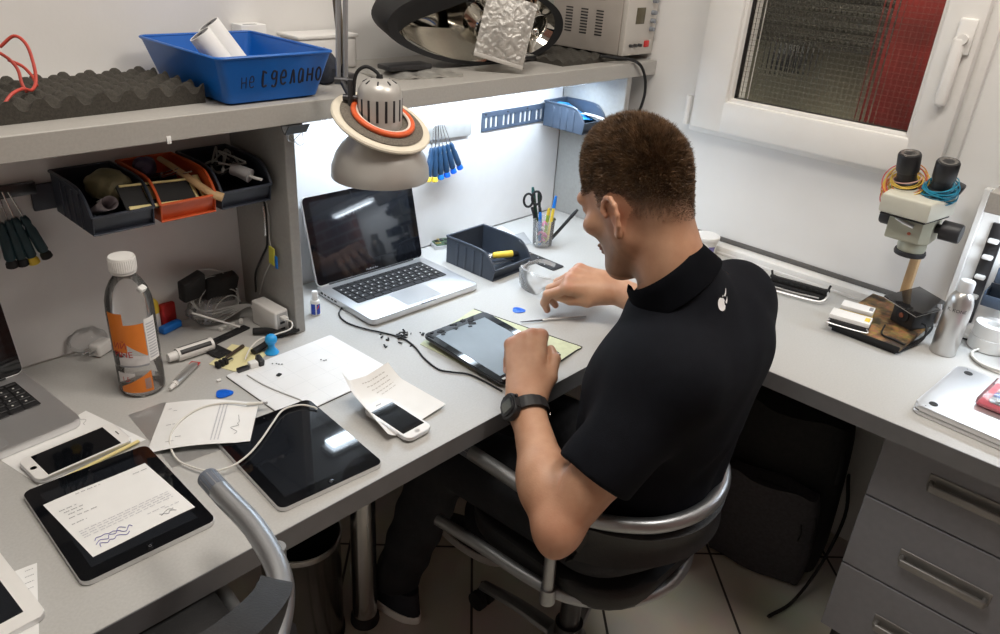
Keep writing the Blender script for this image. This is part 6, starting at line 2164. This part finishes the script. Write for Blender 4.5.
for word, adv, hgt, bold in (('не', .0155, .020, .0010), ('сделано', .0190, .025, .0021)):
    for ch in word:
        for st in GLY[ch]:
            tube(bm, [front_pt(x + px_ * adv * .92, .030 + py_ * hgt + .02 * (x + .07)) for px_, py_ in st], bold, 6, 5, flat=.5, up=(0, -1, 0))
        x += adv
    x += .010
obj('lettering', bm, mat('black_marker_ink', (.01, .012, .03), .6, noise=.05), cr)
T = thing('paper_roll_pair', 'two rolled white sheets with dark ends standing in the blue crate', 'rolls', (.722, 1.345, SZ + .052), 0, None, (math.radians(-12), math.radians(-32), 0))
for k, (dx, dy) in enumerate(((0, 0), (.032, .022))):
    bm = NB(); lathe(bm, [(.0205, -.04), (.0205, .075), (.0185, .075), (.0185, -.04), (.0205, -.04)], 26, xf((dx, dy, 0)), capb=False, capt=False); rr__ = obj('roll', bm, m_paper, T)
    bm = NB(); lathe(bm, [(.0185, -.038), (.0185, .0745), (.006, .0745), (.005, .066)], 22, xf((dx, dy, 0))); obj('dark_core', bm, m_darkmetal, rr__)
# white boxes behind the crate
T = thing('white_carton', 'white carton on the shelf behind the blue crate', 'carton', (.915, 1.596, SZ), 0)
bm = NB(); box(bm, (0, 0, .049), (.060, .042, .097), .002); obj('carton_body', bm, m_paper, T)
bm = NB(); box(bm, (.0303, -.012, .062), (.001, .012, .040), .0003); box(bm, (-.006, -.014, .0976), (.03, .008, .001), .0003); obj('dark_mark', bm, m_ink, T)
T = thing('white_tray', 'low white tray on the shelf between the white carton and the lamp arm', 'tray', (1.07, 1.565, SZ))
bm = NB(); box(bm, (0, 0, .035), (.16, .08, .070), .008, 3); obj('tray_body', bm, m_white, T)
bm = NB(); box(bm, (0, 0, .073), (.166, .086, .008), .003); obj('lid', bm, m_white, T)
bm = NB(); crumple(bm, (.965, 1.40, SZ + .034), .036, 9, .3, 3, (.75, .9, .95)); tag(obj('dark_cloth', bm, mat('dark_blue_grey_cloth', (.03, .035, .05), .8, noise=.3, nscale=40)), 'crumpled dark cloth on the shelf between the blue crate and the lamp arm', 'cloth')
# anti-static bag near the lamp
T = thing('antistatic_bag', 'silvery anti-static bag with black parts lying on the shelf behind the lamp', 'bag', (1.205, 1.395, SZ), math.radians(-12))
bm = NB(); sheet(bm, lambda u, v: ((u - .5) * .21, (v - .5) * .11, .0045 + .010 * math.sin(PI * u) * math.sin(PI * v) + .003 * math.sin(20 * u + 5 * v)), 20, 12, .005); obj('bag_film', bm, mat('silver_film', (.52, .51, .48), .3, .6, noise=.25, nscale=40, bump=.5, bscale=60), T)
bm = NB(); box(bm, (-.02, -.004, .021), (.12, .050, .012), .004, rot=(0, 0, .12)); obj('black_part', bm, m_black, T)
# headlight
hl_ = thing('car_headlight', 'large chrome car headlight with a black rim lying on the shelf', 'headlight', (1.445, 1.45, SZ + .108))
hl_.scale = (.95, 1, 1)
hl_.rotation_euler = (math.radians(14), math.radians(2), 0)
NE = 64


def egg(t, k=1.0):
    c, s = math.cos(t), math.sin(t)
    return (.325 * k * c, (.098 + .012 * c) * k * s - .010 * c * k)


def headring(bm, spec):
    rings = []
    for k, y in spec:
        rings.append([bm.verts.new((egg(2 * PI * i / NE, k)[0], y, egg(2 * PI * i / NE, k)[1])) for i in range(NE)])
    for A_, B_ in zip(rings, rings[1:]):
        for i in range(NE):
            bm.faces.new((A_[i], A_[(i + 1) % NE], B_[(i + 1) % NE], B_[i]))
    return rings


bm = NB(); rg = headring(bm, [(.90, -.048), (1.0, -.052), (1.01, -.040), (.97, .02), (.80, .075), (.50, .095)]); bm.faces.new(rg[-1]); obj('housing', bm, m_rubber, hl_, angle=60)
bm = NB(); rg = headring(bm, [(.915, -.046), (.86, -.030), (.74, .005), (.52, .030), (.25, .042)]); bm.faces.new(rg[-1]); rf = obj('reflector', bm, m_chrome, hl_, angle=70)
# dark upper wedge and pale lower tray inside the lamp
def wedge(u, v):
    x_, z_ = egg(math.radians(70 + 135 * u), .965 - v * (.42 * math.sin(PI * u) ** .8 + .01))
    return (x_, -.0475 + .014 * v, z_)


bm = NB(); sheet(bm, wedge, 30, 8, .003); obj('dark_wedge', bm, m_rubber, rf)
bm = NB(); sheet(bm, lambda u, v: (-.245 + .47 * u, -.046 + .035 * v, -.012 - .006 * math.sin(PI * u) - .068 * math.sin(PI * (.08 + .84 * u)) * (1 - v)), 24, 8, .003); obj('pale_tray', bm, mat('satin_champagne', (.50, .46, .38), .25, .85, noise=.05), rf)
for x_, r_, nm in ((.02, .042, 'projector'), (.215, .036, 'projector')):
    M = xf((x_, -.036, .000), (PI / 2 + .1, 0, -.15))
    bm = NB(); lathe(bm, [(r_, -.045), (r_, .010), (r_ * .93, .014), (r_ * .86, .010), (r_ * .80, -.020)], 36, M, capt=False); pj = obj(nm, bm, m_chrome, rf)
    bm = NB(); lathe(bm, [(r_ * .80, -.022), (r_ * .55, -.014), (r_ * .25, -.009), (.001, -.008)], 30, M); obj('bulb_lens', bm, mat('dark_glass_lens', (.05, .05, .045), .08, .3, noise=.1), pj)
    bm = NB(); ell(bm, M @ Vector((r_ * .1, -r_ * .4, .004)), (.012, .012, .012), 10); obj('bulb', bm, m_chrome, pj)
bm = NB(); box(bm, (.145, -.050, -.078), (.16, .03, .012), .003); obj('mount_bracket', bm, m_black, hl_)
bp_ = thing('bubble_wrap_pouch', 'crinkled clear bubble-wrap pouch propped against the headlight', 'pouch', (1.440, 1.325, SZ + .100), 0, None, (math.radians(72), math.radians(14), math.radians(-38)))
bm = NB(); sheet(bm, lambda u, v: ((u - .5) * .125, (v - .5) * .155, .006 * math.sin(PI * u) * math.sin(PI * v) + .0016 * math.sin(47 * u + 9 * math.sin(11 * v)) * math.sin(51 * v + 7 * math.sin(13 * u))), 44, 50, .008); obj('pouch_film', bm, mat('bubble_film', (.33, .315, .29), .25, .1, noise=.3, nscale=55, bump=1.0, bscale=90, spec=.8), bp_, angle=80)
bm = NB(); box(bm, (0, -.076, .0), (.125, .010, .004), .001); obj('seal_strip', bm, mat('film_edge', (.42, .40, .37), .3, noise=.1), bp_)
# power supply
ps = thing('power_supply', 'beige bench power supply with side vents and two displays on the shelf', 'power supply', (1.960, 1.415, SZ + .016), math.radians(-90))
m_psu = mat('beige_grey_metal', (.40, .365, .33), .45, noise=.03, nscale=30)
bm = NB(); bb(bm, -.135, .112, -.075, .075, .0, .27, .004); obj('case', bm, m_psu, ps)
bm = NB(); bb(bm, .1125, .130, -.074, .074, .001, .268, .003); fpn = obj('front_panel', bm, mat('pale_front_panel', (.54, .51, .47), .45, noise=.03), ps)
for r_ in range(2):
    for c_ in range(3):
        bm = NB()
        for k in range(9):
            bb(bm, -.085 + .055 * c_, -.060 + .055 * c_, -.0760, -.0745, .045 + .095 * r_ + .008 * k, .0485 + .095 * r_ + .008 * k)
        obj('vent', bm, m_black, ps)
for k in range(2):
    bm = NB(); bb(bm, .1295, .1315, -.030, .012, .085 + .070 * k, .128 + .070 * k, .001); obj('display', bm, mat('olive_display', (.10, .085, .05), .2, noise=.1), fpn)
    bm = NB()
    for j_ in range(3):
        cyl(bm, (.130, .048, .070 + .075 * k + .022 * j_), (.144, .048, .070 + .075 * k + .022 * j_), .0065, .0055, 14)
    obj('knob', bm, mat('blue_grey_knob', (.25, .27, .30), .4, noise=.1), fpn)
bm = NB(); box(bm, (.132, .036, .030), (.006, .022, .018), .002); obj('power_switch', bm, m_red, fpn)
bm = NB()
for k in range(3):
    cyl(bm, (.129, -.045 + .022 * k, .028), (.140, -.045 + .022 * k, .028), .0045, n=12)
obj('terminals', bm, m_darkmetal, fpn)
pts = [aty(x, y, yy) for x, y, yy in ((600, 56, 1.31), (618, 58, 1.285), (632, 60, 1.262), (641, 66, 1.252), (645, 78, 1.25), (645, 92, 1.25), (642, 104, 1.255), (638, 114, 1.27), (632, 128, 1.30))]
pts[0].z = max(pts[0].z, SZ + .004); pts[1].z = max(pts[1].z, SZ + .004)
bm = NB(); tube(bm, pts, .0042, 10, 6); tag(obj('power_cable', bm, m_rubber), 'black power cable hanging over the shelf end behind the head', 'cable')

# ================================================================== RIGHT BENCH
T = thing('white_tub', 'white plastic tub with a small label standing behind the collar of the seated person', 'tub', (1.962, .965, .7502))
bm = NB(); lathe(bm, [(.030, 0), (.031, .002), (.035, .046), (.0365, .047), (.0365, .051), (.035, .052)], 36); obj('tub_body', bm, mat('milky_white', (.76, .75, .71), .4, noise=.03), T)
bm = NB(); lathe(bm, [(.0375, .046), (.038, .048), (.038, .054), (.036, .056), (.030, .0563)], 36); obj('lid', bm, m_white, T)
va3 = math.atan2(-.965, -1.962)
bm = NB(); cyl_patch(bm, va3 + .35, va3 + .95, lambda t: .012, lambda t: .030, lambda z: .0318 + (z - .002) * .091); obj('label', bm, mat('violet_print', (.20, .18, .42), .5, noise=.1), T)
# flat cable connector strip lying by the wall
a, c = at(772, 283, .765), at(822, 297, .765)
T = thing('metal_bracket', 'black and silver slotted bracket lying at the foot of the window wall', 'bracket', ((a.x + c.x) / 2, (a.y + c.y) / 2, .7503), ang(a, c))
L_ = (c - a).length + .02
bm = NB(); box(bm, (0, .016, .022), (L_, .012, .018), .003); box(bm, (0, .012, .008), (L_ * .94, .020, .014), .003); obj('bar', bm, m_rubber, T)
bm = NB()
for k in range(9):
    box(bm, (-L_ * .42 + L_ * .105 * k, .009, .0225), (.006, .004, .006), .001)
obj('teeth', bm, m_rubber, T)
bm = NB(); tube(bm, [(-L_ * .5, .010, .024), (-L_ * .52, -.012, .016), (-L_ * .42, -.026, .008), (0, -.028, .008), (L_ * .42, -.024, .010), (L_ * .52, -.008, .020), (L_ * .5, .012, .026)], .0028, 8, 6); obj('silver_edge', bm, m_alu, T)
bm = NB(); tube(bm, [(-L_ * .46, -.014, .012), (0, -.016, .012), (L_ * .40, -.012, .014)], .0022, 8, 4); obj('inner_rail', bm, m_alu, T)
bm = NB(); cyl(bm, (-L_ * .48, .020, .026), (-L_ * .52, .026, .040), .003); cyl(bm, (L_ * .48, .018, .026), (L_ * .50, .024, .042), .003); box(bm, (-L_ * .47, .020, .026), (.014, .010, .01), .002); box(bm, (L_ * .47, .018, .026), (.014, .010, .01), .002); obj('end_pegs', bm, m_rubber, T)
# microscope board
fa, fb, fc = at(833, 335, .765), at(893, 351, .765), at(940, 312, .765)
wb_ang = ang(fa, fb)
bd = thing('wooden_board', 'scuffed brown particle board with dark edges carrying the black mirror box', 'board', (1.883, .424, .7503), math.radians(-2))


def osb():
    M = bpy.data.materials.new('scuffed_particle_board'); M.use_nodes = True
    nt = M.node_tree; bs = nt.nodes['Principled BSDF']
    tc = nt.nodes.new('ShaderNodeTexCoord'); vo = nt.nodes.new('ShaderNodeTexVoronoi'); vo.inputs['Scale'].default_value = 90
    no = nt.nodes.new('ShaderNodeTexNoise'); no.inputs['Scale'].default_value = 26; no.inputs['Detail'].default_value = 8
    r = nt.nodes.new('ShaderNodeValToRGB')
    e = r.color_ramp.elements; e[0].position = .38; e[0].color = (.05, .03, .015, 1); e[1].position = .56; e[1].color = (.36, .20, .075, 1)
    mx = nt.nodes.new('ShaderNodeMixRGB'); mx.blend_type = 'MULTIPLY'; mx.inputs[0].default_value = .35
    nt.links.new(tc.outputs['Object'], vo.inputs['Vector']); nt.links.new(tc.outputs['Object'], no.inputs['Vector'])
    nt.links.new(no.outputs['Fac'], r.inputs['Fac']); nt.links.new(r.outputs[0], mx.inputs[1]); nt.links.new(vo.outputs['Color'], mx.inputs[2])
    nt.links.new(mx.outputs[0], bs.inputs['Base Color']); bs.inputs['Roughness'].default_value = .6
    return M


bm = NB(); box(bm, (0, 0, .016), (.262, .165, .012), .001); obj('panel', bm, osb(), bd)
bm = NB(); box(bm, (-.1312, 0, .016), (.0012, .1645, .0125), .0002); obj('dark_edge', bm, m_rubber, bd)
for x_ in (-.12, .11):
    bm = NB(); box(bm, (x_, 0, .005), (.012, .15, .0098), .001); obj('foot_bar', bm, m_rubber, bd)
# microscope
mi = thing('stereo_microscope', 'olive grey stereo microscope with two black eyepieces on a wooden post', 'microscope', (1.940, .440, .812))
mi.scale = (1, 1, .92)
m_mic = mat('olive_grey_enamel', (.42, .42, .33), .35, noise=.04, nscale=20)
m_mic2 = mat('pale_cream_enamel', (.62, .61, .52), .35, noise=.04, nscale=20)
Z0 = -.7730
bm = NB(); box(bm, (.028, -.020, .1), (.026, .020, .284), .003); obj('post', bm, m_wood, mi)
bm = NB(); prism(bm, [(-.050, .045), (-.050, -.030), (-.036, -.048), (.030, -.048), (.040, -.030), (.040, .045)], .165, .245, .006, 3); obj('body', bm, m_mic, mi)
bm = NB(); tmp = [(-.058, .062), (-.062, -.045), (.020, -.074), (.055, -.060), (.055, .055)]
prism(bm, tmp, .2475, .300, .008, 3, xf((0, 0, 0), (math.radians(0), math.radians(-8), 0))); obj('head_block', bm, m_mic2, mi)
bm = NB(); prism(bm, [(-.056, .058), (-.058, -.040), (.018, -.068), (.05, -.055), (.05, .05)], .2435, .2478, .001, 1, xf((0, 0, 0), (0, math.radians(-8), 0))); obj('dark_joint', bm, m_rubber, mi)
bm = NB(); lathe(bm, [(.026, .128), (.030, .136), (.032, .150), (.030, .166)], 32, xf((-.006, -.010, 0))); ob_ = obj('objective', bm, m_mic, mi)
bm = NB(); lathe(bm, [(.022, .122), (.034, .124), (.0355, .130), (.034, .136), (.026, .137)], 32, xf((-.006, -.010, 0))); obj('objective_ring', bm, m_black, ob_)
for s in (-1, 1):
    bm = NB(); M = xf((-.008, -.004 + s * .044, .208), (-s * PI / 2, 0, 0))
    if s < 0:
        lathe(bm, [(.012, 0), (.012, .010), (.0245, .012), (.0245, .050), (.0225, .054)], 28, M)
    else:
        lathe(bm, [(.012, 0), (.012, .006), (.0225, .008), (.0225, .030), (.020, .034)], 28, M)
    obj('focus_knob', bm, m_black, mi)
for s in (1, -1):
    tl = (math.radians(6) * -s * .4, math.radians(-16), 0)
    M = xf((-.030, s * .036, .285), tl)
    bm = NB(); lathe(bm, [(.026, 0), (.026, .030), (.021, .034), (.021, .058)], 30, M); et = obj('eyepiece_tube', bm, m_black, mi)
    bm = NB(); lathe(bm, [(.0225, .056), (.0245, .060), (.0245, .100), (.0225, .104), (.019, .1045)], 30, M); obj('eyepiece', bm, m_black, et)
    bm = NB(); lathe(bm, [(.0185, .1040), (.0185, .1055), (.012, .1050), (.010, .1030)], 28, M); obj('eye_lens', bm, mat('grey_lens_ring', (.20, .19, .18), .25, .5, noise=.05), et)
bm = NB(); cyl(bm, (.030, -.028, .29), (.026, -.028, .338), .0085, n=14); cyl(bm, (.026, -.028, .338), (.025, -.028, .350), .005, n=12); box(bm, (.032, -.058, .305), (.030, .022, .026), .006, rot=(.3, -.2, 0)); obj('clamp_screw', bm, m_darkmetal, mi)
bm = NB(); tube(bm, [(-.053, .030, .222), (-.056, .010, .216), (-.056, -.012, .210)], .0045, 8, 4); obj('lever', bm, m_alu, mi)
bm = NB(); lathe(bm, [(.004, .0), (.004, .0012)], 14, xf((-.0502, -.006, .190), (0, -PI / 2, 0))); obj('red_dot', bm, mat('brick_dot', (.45, .12, .07), .5, noise=.05), mi)
ml = mi.location


def coil(name, label, s, cols, r0, z0, n_, spread, seed, droop):
    T = thing(name, label, 'wire', (ml.x - .030, ml.y + s * .036, ml.z + .264))
    q = random.Random(seed)
    for k in range(n_):
        r = r0 + q.uniform(0, spread); zc = z0 + q.uniform(0, .036)
        ph = q.uniform(0, 6.28); tx, ty = q.uniform(-.22, .22), q.uniform(-.22, .22)
        dx, dy = q.uniform(-.004, .004) - droop * .45 * (r - r0), q.uniform(-.004, .004)
        pts = [(dx + r * math.cos(t) * 1.02, dy + r * math.sin(t), zc + r * (tx * math.cos(t) + ty * math.sin(t)) + droop * (math.cos(t) - .6) * (r - r0) * 1.3) for t in np.linspace(0, 2 * PI, 18, endpoint=False)]
        bm = NB(); tube(bm, pts, .0013, 6, 2, closed=True, M=xf((0, 0, 0), (0, math.radians(-16), 0)))
        obj('wire_turn', bm, cols[k % len(cols)], T)
    return T


m_wy, m_wr, m_wo, m_wg = mat('yellow_wire', (.72, .50, .08), .4, noise=.05), mat('red_wire', (.55, .06, .06), .4, noise=.05), mat('orange_wire', (.65, .26, .08), .4, noise=.05), mat('green_wire', (.22, .45, .12), .4, noise=.05)
coil('wire_coil', 'tangle of red, yellow and orange wires around the left eyepiece', 1, [m_wo, m_wy, m_wr, mat('pink_wire', (.65, .40, .35), .4, noise=.05), m_wo, m_wy], .0275, .004, 26, .020, 3, .9)
coil('wire_coil', 'neat coil of teal blue wire around the right eyepiece', -1, [mat('teal_wire', (.01, .20, .34), .4, noise=.08), mat('teal_wire_light', (.02, .27, .42), .4, noise=.08)], .0275, .004, 24, .009, 5, 0)
a = ml
bm = NB(); tube(bm, [(a.x - .055, a.y + .060, a.z + .275), (a.x - .062, a.y + .066, a.z + .235), (a.x - .066, a.y + .045, a.z + .215), (a.x - .066, a.y + .010, a.z + .222), (a.x - .060, a.y - .008, a.z + .255), (a.x - .055, a.y - .012, a.z + .285)], .0013, 6, 6); tag(obj('loose_wire', bm, m_wg), 'green wire loop drooping below the left eyepiece', 'wire')
# black mirror box
mb = thing('mirror_box', 'black box with a dark mirror lid standing on the brown board', 'box', (1.905, .372, .7725), math.radians(-25))
bm = NB(); box(bm, (0, 0, .026), (.075, .062, .052), .003); obj('case', bm, m_black, mb)
bm = NB(); box(bm, (-.002, 0, .0595), (.112, .098, .004), .001, rot=(math.radians(4), math.radians(-6), 0)); obj('mirror_lid', bm, mat('dark_mirror', (.012, .011, .011), .08, spec=.8, noise=.1), mb)
bm = NB(); box(bm, (-.002, 0, .0560), (.108, .094, .003), .001, rot=(math.radians(4), math.radians(-6), 0)); obj('grey_rim', bm, mat('pale_rim', (.5, .48, .46), .4, noise=.05), mb)
bm = NB(); lathe(bm, [(.018, 0), (.018, .003), (.015, .004)], 28, xf((-.0375, 0, .028), (0, -PI / 2, 0))); fan = obj('fan_ring', bm, m_rubber, mb)
bm = NB(); lathe(bm, [(.006, .003), (.006, .006)], 18, xf((-.0375, 0, .028), (0, -PI / 2, 0))); obj('copper_hub', bm, mat('copper_brown', (.30, .10, .06), .4, .3, noise=.1), fan)
bm = NB(); tube(bm, [(.02, -.040, .068), (.018, -.046, .050), (.02, -.045, .020)], .006, 10, 4, flat=.6); obj('metal_clip', bm, m_alu, mb)
pts = [at(918, 322, .790), at(926, 326, .785), at(925, 336, .770), at(918, 343, .757), at(906, 349, .754), at(898, 352, .754), at(905, 346, .757), at(922, 338, .757), at(932, 328, .757), at(929, 318, .770)]
bm = NB(); tube(bm, pts, .0026, 8, 6); tag(obj('power_lead', bm, m_rubber), 'black cord curling off the corner of the brown board', 'cord')
bm = NB(); tube(bm, [at(885, 325, .778), at(882, 334, .775), at(895, 340, .775), at(905, 345, .775)], .0020, 8, 6); tag(obj('thin_lead', bm, m_rubber), 'thin black lead lying on the brown board in front of the mirror box', 'cord')
# phone parts on the board corner
for k, (x, y, w_, l_, z, mm, lab, side) in enumerate(((851, 317, .046, .090, .7735, m_white, 'white box battery on a black curved phone case, nearer of the two', m_black), (858, 308, .040, .074, .7730, m_white, 'white and yellow battery lying behind the white one on the brown board', m_yellow))):
    p = at(x, y, z + .02); T = thing('battery_pack', lab, 'battery', (p.x, p.y, z), math.radians(-80))
    if k == 0:
        bm = NB(); prism(bm, rrect(l_, w_, .008, 4), 0, .012, .005, 3); obj('case', bm, m_black, T)
        bm = NB(); tube(bm, [(-l_ / 2 + .004, -w_ / 2, .010), (-l_ / 2, -w_ / 2 + .003, .004), (-l_ / 2 + .006, -w_ / 2 - .001, .001), (l_ / 2 - .008, -w_ / 2 - .001, .001), (l_ / 2, -w_ / 2 + .002, .005), (l_ / 2 - .004, -w_ / 2, .011)], .0016, 6, 4); obj('silver_frame', bm, m_alu, T)
        z1 = .0122
    else:
        bm = NB(); box(bm, (0, 0, .008), (l_, w_ * .98, .016), .002); obj('yellow_side', bm, m_yellow, T); z1 = .0135
    bm = NB(); box(bm, (0, 0, z1 + .006), (l_ * .99, w_, .011), .002); obj('white_top', bm, m_white, T)
    bm = NB(); box(bm, (l_ * .40, 0, z1 + .0118), (l_ * .12, w_ * .5, .0006), .0002); obj('yellow_label' if k == 0 else 'print', bm, m_yellow if k == 0 else m_ink, T)
# spray can
p = at(944, 355, .752)
can = thing('spray_can', 'brushed steel spray can with dark lettering standing on the right bench', 'can', (p.x + .018, p.y + .008, .7502))
bm = NB(); lathe(bm, [(.0265, 0), (.0278, .002), (.0278, .118), (.0265, .130), (.0225, .143), (.0165, .152), (.0120, .156)], 44); obj('can_body', bm, mat('brushed_can', (.56, .55, .54), .28, .85, noise=.05, nscale=8, stretch=(1, 1, .05)), can, angle=60)
bm = NB(); lathe(bm, [(.0150, .152), (.0160, .154), (.0160, .176), (.0140, .180)], 30); obj('cap', bm, mat('milky_cap', (.60, .61, .62), .35, noise=.03), can)
va4 = math.atan2(-p.y, -p.x)
bm = NB(); merge(bm, bend_text('K. KONE', .0105, .0281, va4 - .05, .111)); obj('lettering', bm, m_black, can, flat=True)
# cables on the right
c0 = Vector((1.905, .170, .7530))
for k, (rx_, ry_, mm) in enumerate(((.062, .058, m_whitecable), (.056, .055, m_whitecable), (.066, .054, m_greycable))):
    pass
bm = NB(); pts = []
for i in range(52):
    t = i / 13 * 2 * PI; r = .058 + .004 * math.sin(i * .9); pts.append((c0.x + r * 1.05 * math.cos(t), c0.y + r * math.sin(t), .7525 + .0022 * (i // 13) + .001 * math.sin(i)))
tube(bm, pts, .0019, 8, 3); tag(obj('cable_coil', bm, m_whitecable), 'coil of white cable lying behind the closed laptop', 'cable')
pts = [at(x, y, z) for x, y, z in ((962, 338, .755), (972, 340, .754), (980, 333, .76), (984, 320, .775), (978, 310, .79), (972, 312, .785), (970, 322, .77), (976, 326, .765), (990, 316, .77), (1003, 311, .775))]
bm = NB(); tube(bm, pts, .0026, 8, 6); tag(obj('black_cable', bm, m_rubber), 'black cable knotted beside the spray can', 'cable')

# ================================================================== UNDER THE BENCH
bk = thing('backpack', 'dark backpack standing on the floor under the right bench', 'backpack', (1.815, .540, 0), math.radians(96))
m_bag2 = mat('charcoal_nylon', (.045, .042, .048), .8, noise=.25, nscale=120, bump=.5, bscale=700)
# local frame: -y is outwards after turning; x across
def bagform(bm, w, d, h, y0, z0, puff, n=2.6, seg=40, lev=16):
    rings = []
    for k in range(lev + 1):
        v = k / lev; z = z0 + h * v
        s = (1 - abs(2 * v - 1) ** 3.4) ** (1 / 3.4) if 0 < v < 1 else .0
        s = max(s, .55)
        ring = []
        for i in range(seg):
            t = 2 * PI * i / seg; c, sn = math.cos(t), math.sin(t)
            x = math.copysign(abs(c) ** (2 / n), c) * w / 2 * (.80 + .20 * s) * (1 - .10 * v)
            y = math.copysign(abs(sn) ** (2 / n), sn) * d / 2 * (.55 + .45 * s)
            ring.append(bm.verts.new((x, y0 + y - .04 * v * v, z + .006 * math.sin(5 * t + 7 * v))))
        rings.append(ring)
    for A_, B_ in zip(rings, rings[1:]):
        for i in range(seg):
            bm.faces.new((A_[i], A_[(i + 1) % seg], B_[(i + 1) % seg], B_[i]))
    bm.faces.new(rings[0][::-1]); bm.faces.new(rings[-1])


bk.rotation_euler = (math.radians(0), 0, math.radians(-80))
bk.scale = (1.1, 1.1, 1.05)
bm = NB(); bagform(bm, .30, .16, .48, .02, .004, 0); obj('main_body', bm, m_fabricdark, bk, angle=60)
bm = NB(); bagform(bm, .255, .075, .30, -.072, .010, 0); pk = obj('front_pocket', bm, m_bag2, bk, angle=60)
bm = NB(); tube(bm, [(-.118, -.096, .06), (-.120, -.102, .16), (-.108, -.112, .255), (-.06, -.122, .300), (0, -.126, .308), (.06, -.122, .300), (.108, -.112, .255), (.120, -.102, .16)], .0045, 8, 5, flat=.7); obj('piping', bm, m_rubber, pk)
bm = NB(); box(bm, (0, -.116, .225), (.185, .008, .016), .003); obj('zip', bm, m_rubber, pk)
bm = NB(); tube(bm, [(.085, -.118, .225), (.092, -.124, .20), (.090, -.122, .175)], .004, 8, 4, flat=.5); obj('zip_pull', bm, m_rubber, pk)
bm = NB(); box(bm, (0, -.058, .40), (.06, .010, .045), .004); obj('patch', bm, m_rubber, bk)
bm = NB(); tube(bm, [(-.05, .02, .47), (-.045, .0, .515), (0, -.005, .53), (.045, .0, .515), (.05, .02, .47)], .009, 10, 5, flat=.5); obj('carry_handle', bm, m_rubber, bk)
bm = NB(); tube(bm, [(.145, -.01, .33), (.165, -.02, .22), (.150, -.075, .09), (.120, -.15, .012), (.085, -.225, .006)], .013, 10, 6, flat=.3); obj('strap', bm, m_fabricdark, bk)
bm = NB(); tube(bm, [(.10, -.03, .46), (.125, -.055, .40), (.130, -.075, .34)], .008, 8, 5, flat=.4); obj('side_strap', bm, m_rubber, bk)
# steel bin left of the bench leg
wbn = thing('waste_bin', 'dark steel cylindrical bin standing under the bench behind the empty chair', 'bin', (.705, 1.185, 0))
bm = NB(); lathe(bm, [(.088, .0), (.090, .004), (.090, .300), (.092, .302), (.092, .308), (.088, .309), (.088, .02)], 48, capt=False); obj('bin_body', bm, mat('dark_steel_bin', (.22, .21, .20), .22, .9, noise=.1, nscale=8), wbn, angle=60)
bm = NB(); lathe(bm, [(.0915, .296), (.0935, .300), (.0935, .312), (.0905, .314)], 48, capb=False, capt=False); obj('rim', bm, m_steel, wbn)
bm = NB(); lathe(bm, [(.091, 0), (.093, .002), (.093, .014), (.0905, .016)], 48); obj('base_ring', bm, m_rubber, wbn)
# ================================================================== LIGHT
def area(name, loc, rot, sx, sy, energy, col):
    l = bpy.data.lights.new(name, 'AREA'); l.shape = 'RECTANGLE'; l.size = sx; l.size_y = sy
    l.energy = energy; l.color = col
    o = bpy.data.objects.new(name, l); C.objects.link(o); o.location = loc; o.rotation_euler = rot
    return o


area('batten_light', (1.385, 1.38, 1.174), (0, 0, 0), .92, .04, 3.7, (0.74, 0.87, 1.0))
area('wall_shelf_light', (1.92, .08, 1.070), (0, 0, 0), .03, .34, 1.6, (0.80, 0.90, 1.0))
m_panel_lit = mat('lit_ceiling_panel', (1, 1, 1), 0.5, noise=.01, emit=(1.0, 0.93, 0.84), estr=2.0)
for nm, (x, y) in (('ceiling lamp above the bench aisle', (.55, .75)), ('ceiling lamp above the right bench', (1.38, .0))):
    t = thing('ceiling_light', 'square ' + nm, 'lamp', (x, y, 2.68))
    b = NB(); box(b, (0, 0, .005), (.62, .62, .03), .004); obj('frame', b, m_white, t)
    b = NB(); box(b, (0, 0, -.012), (.58, .58, .006), .002); obj('diffuser', b, m_panel_lit, t)
    area('ceiling_light_source', (x, y, 2.65), (0, 0, 0), .56, .56, 15 if y > .5 else 17, (1.0, 0.93, 0.84))
area('outdoor_fill', (2.35, 1.0, 2.1), (0, math.radians(-35), 0), .3, .5, 13, (1, .95, .85))  # added fill light without a fixture, brightens what stands behind the window glass
w = bpy.data.worlds.new('world'); bpy.context.scene.world = w; w.use_nodes = True
w.node_tree.nodes['Background'].inputs[0].default_value = (0.75, 0.80, 0.9, 1)
w.node_tree.nodes['Background'].inputs[1].default_value = 0.35
sc = bpy.context.scene
sc.view_settings.view_transform = 'Standard'
sc.view_settings.look = 'None'
sc.view_settings.gamma = 1
sc.view_settings.exposure = 0.0
sc.view_settings.use_curve_mapping = False
sc.cycles.use_denoising = True
sc.cycles.max_bounces = 8
sc.cycles.transparent_max_bounces = 24
sc.cycles.sample_clamp_indirect = 6
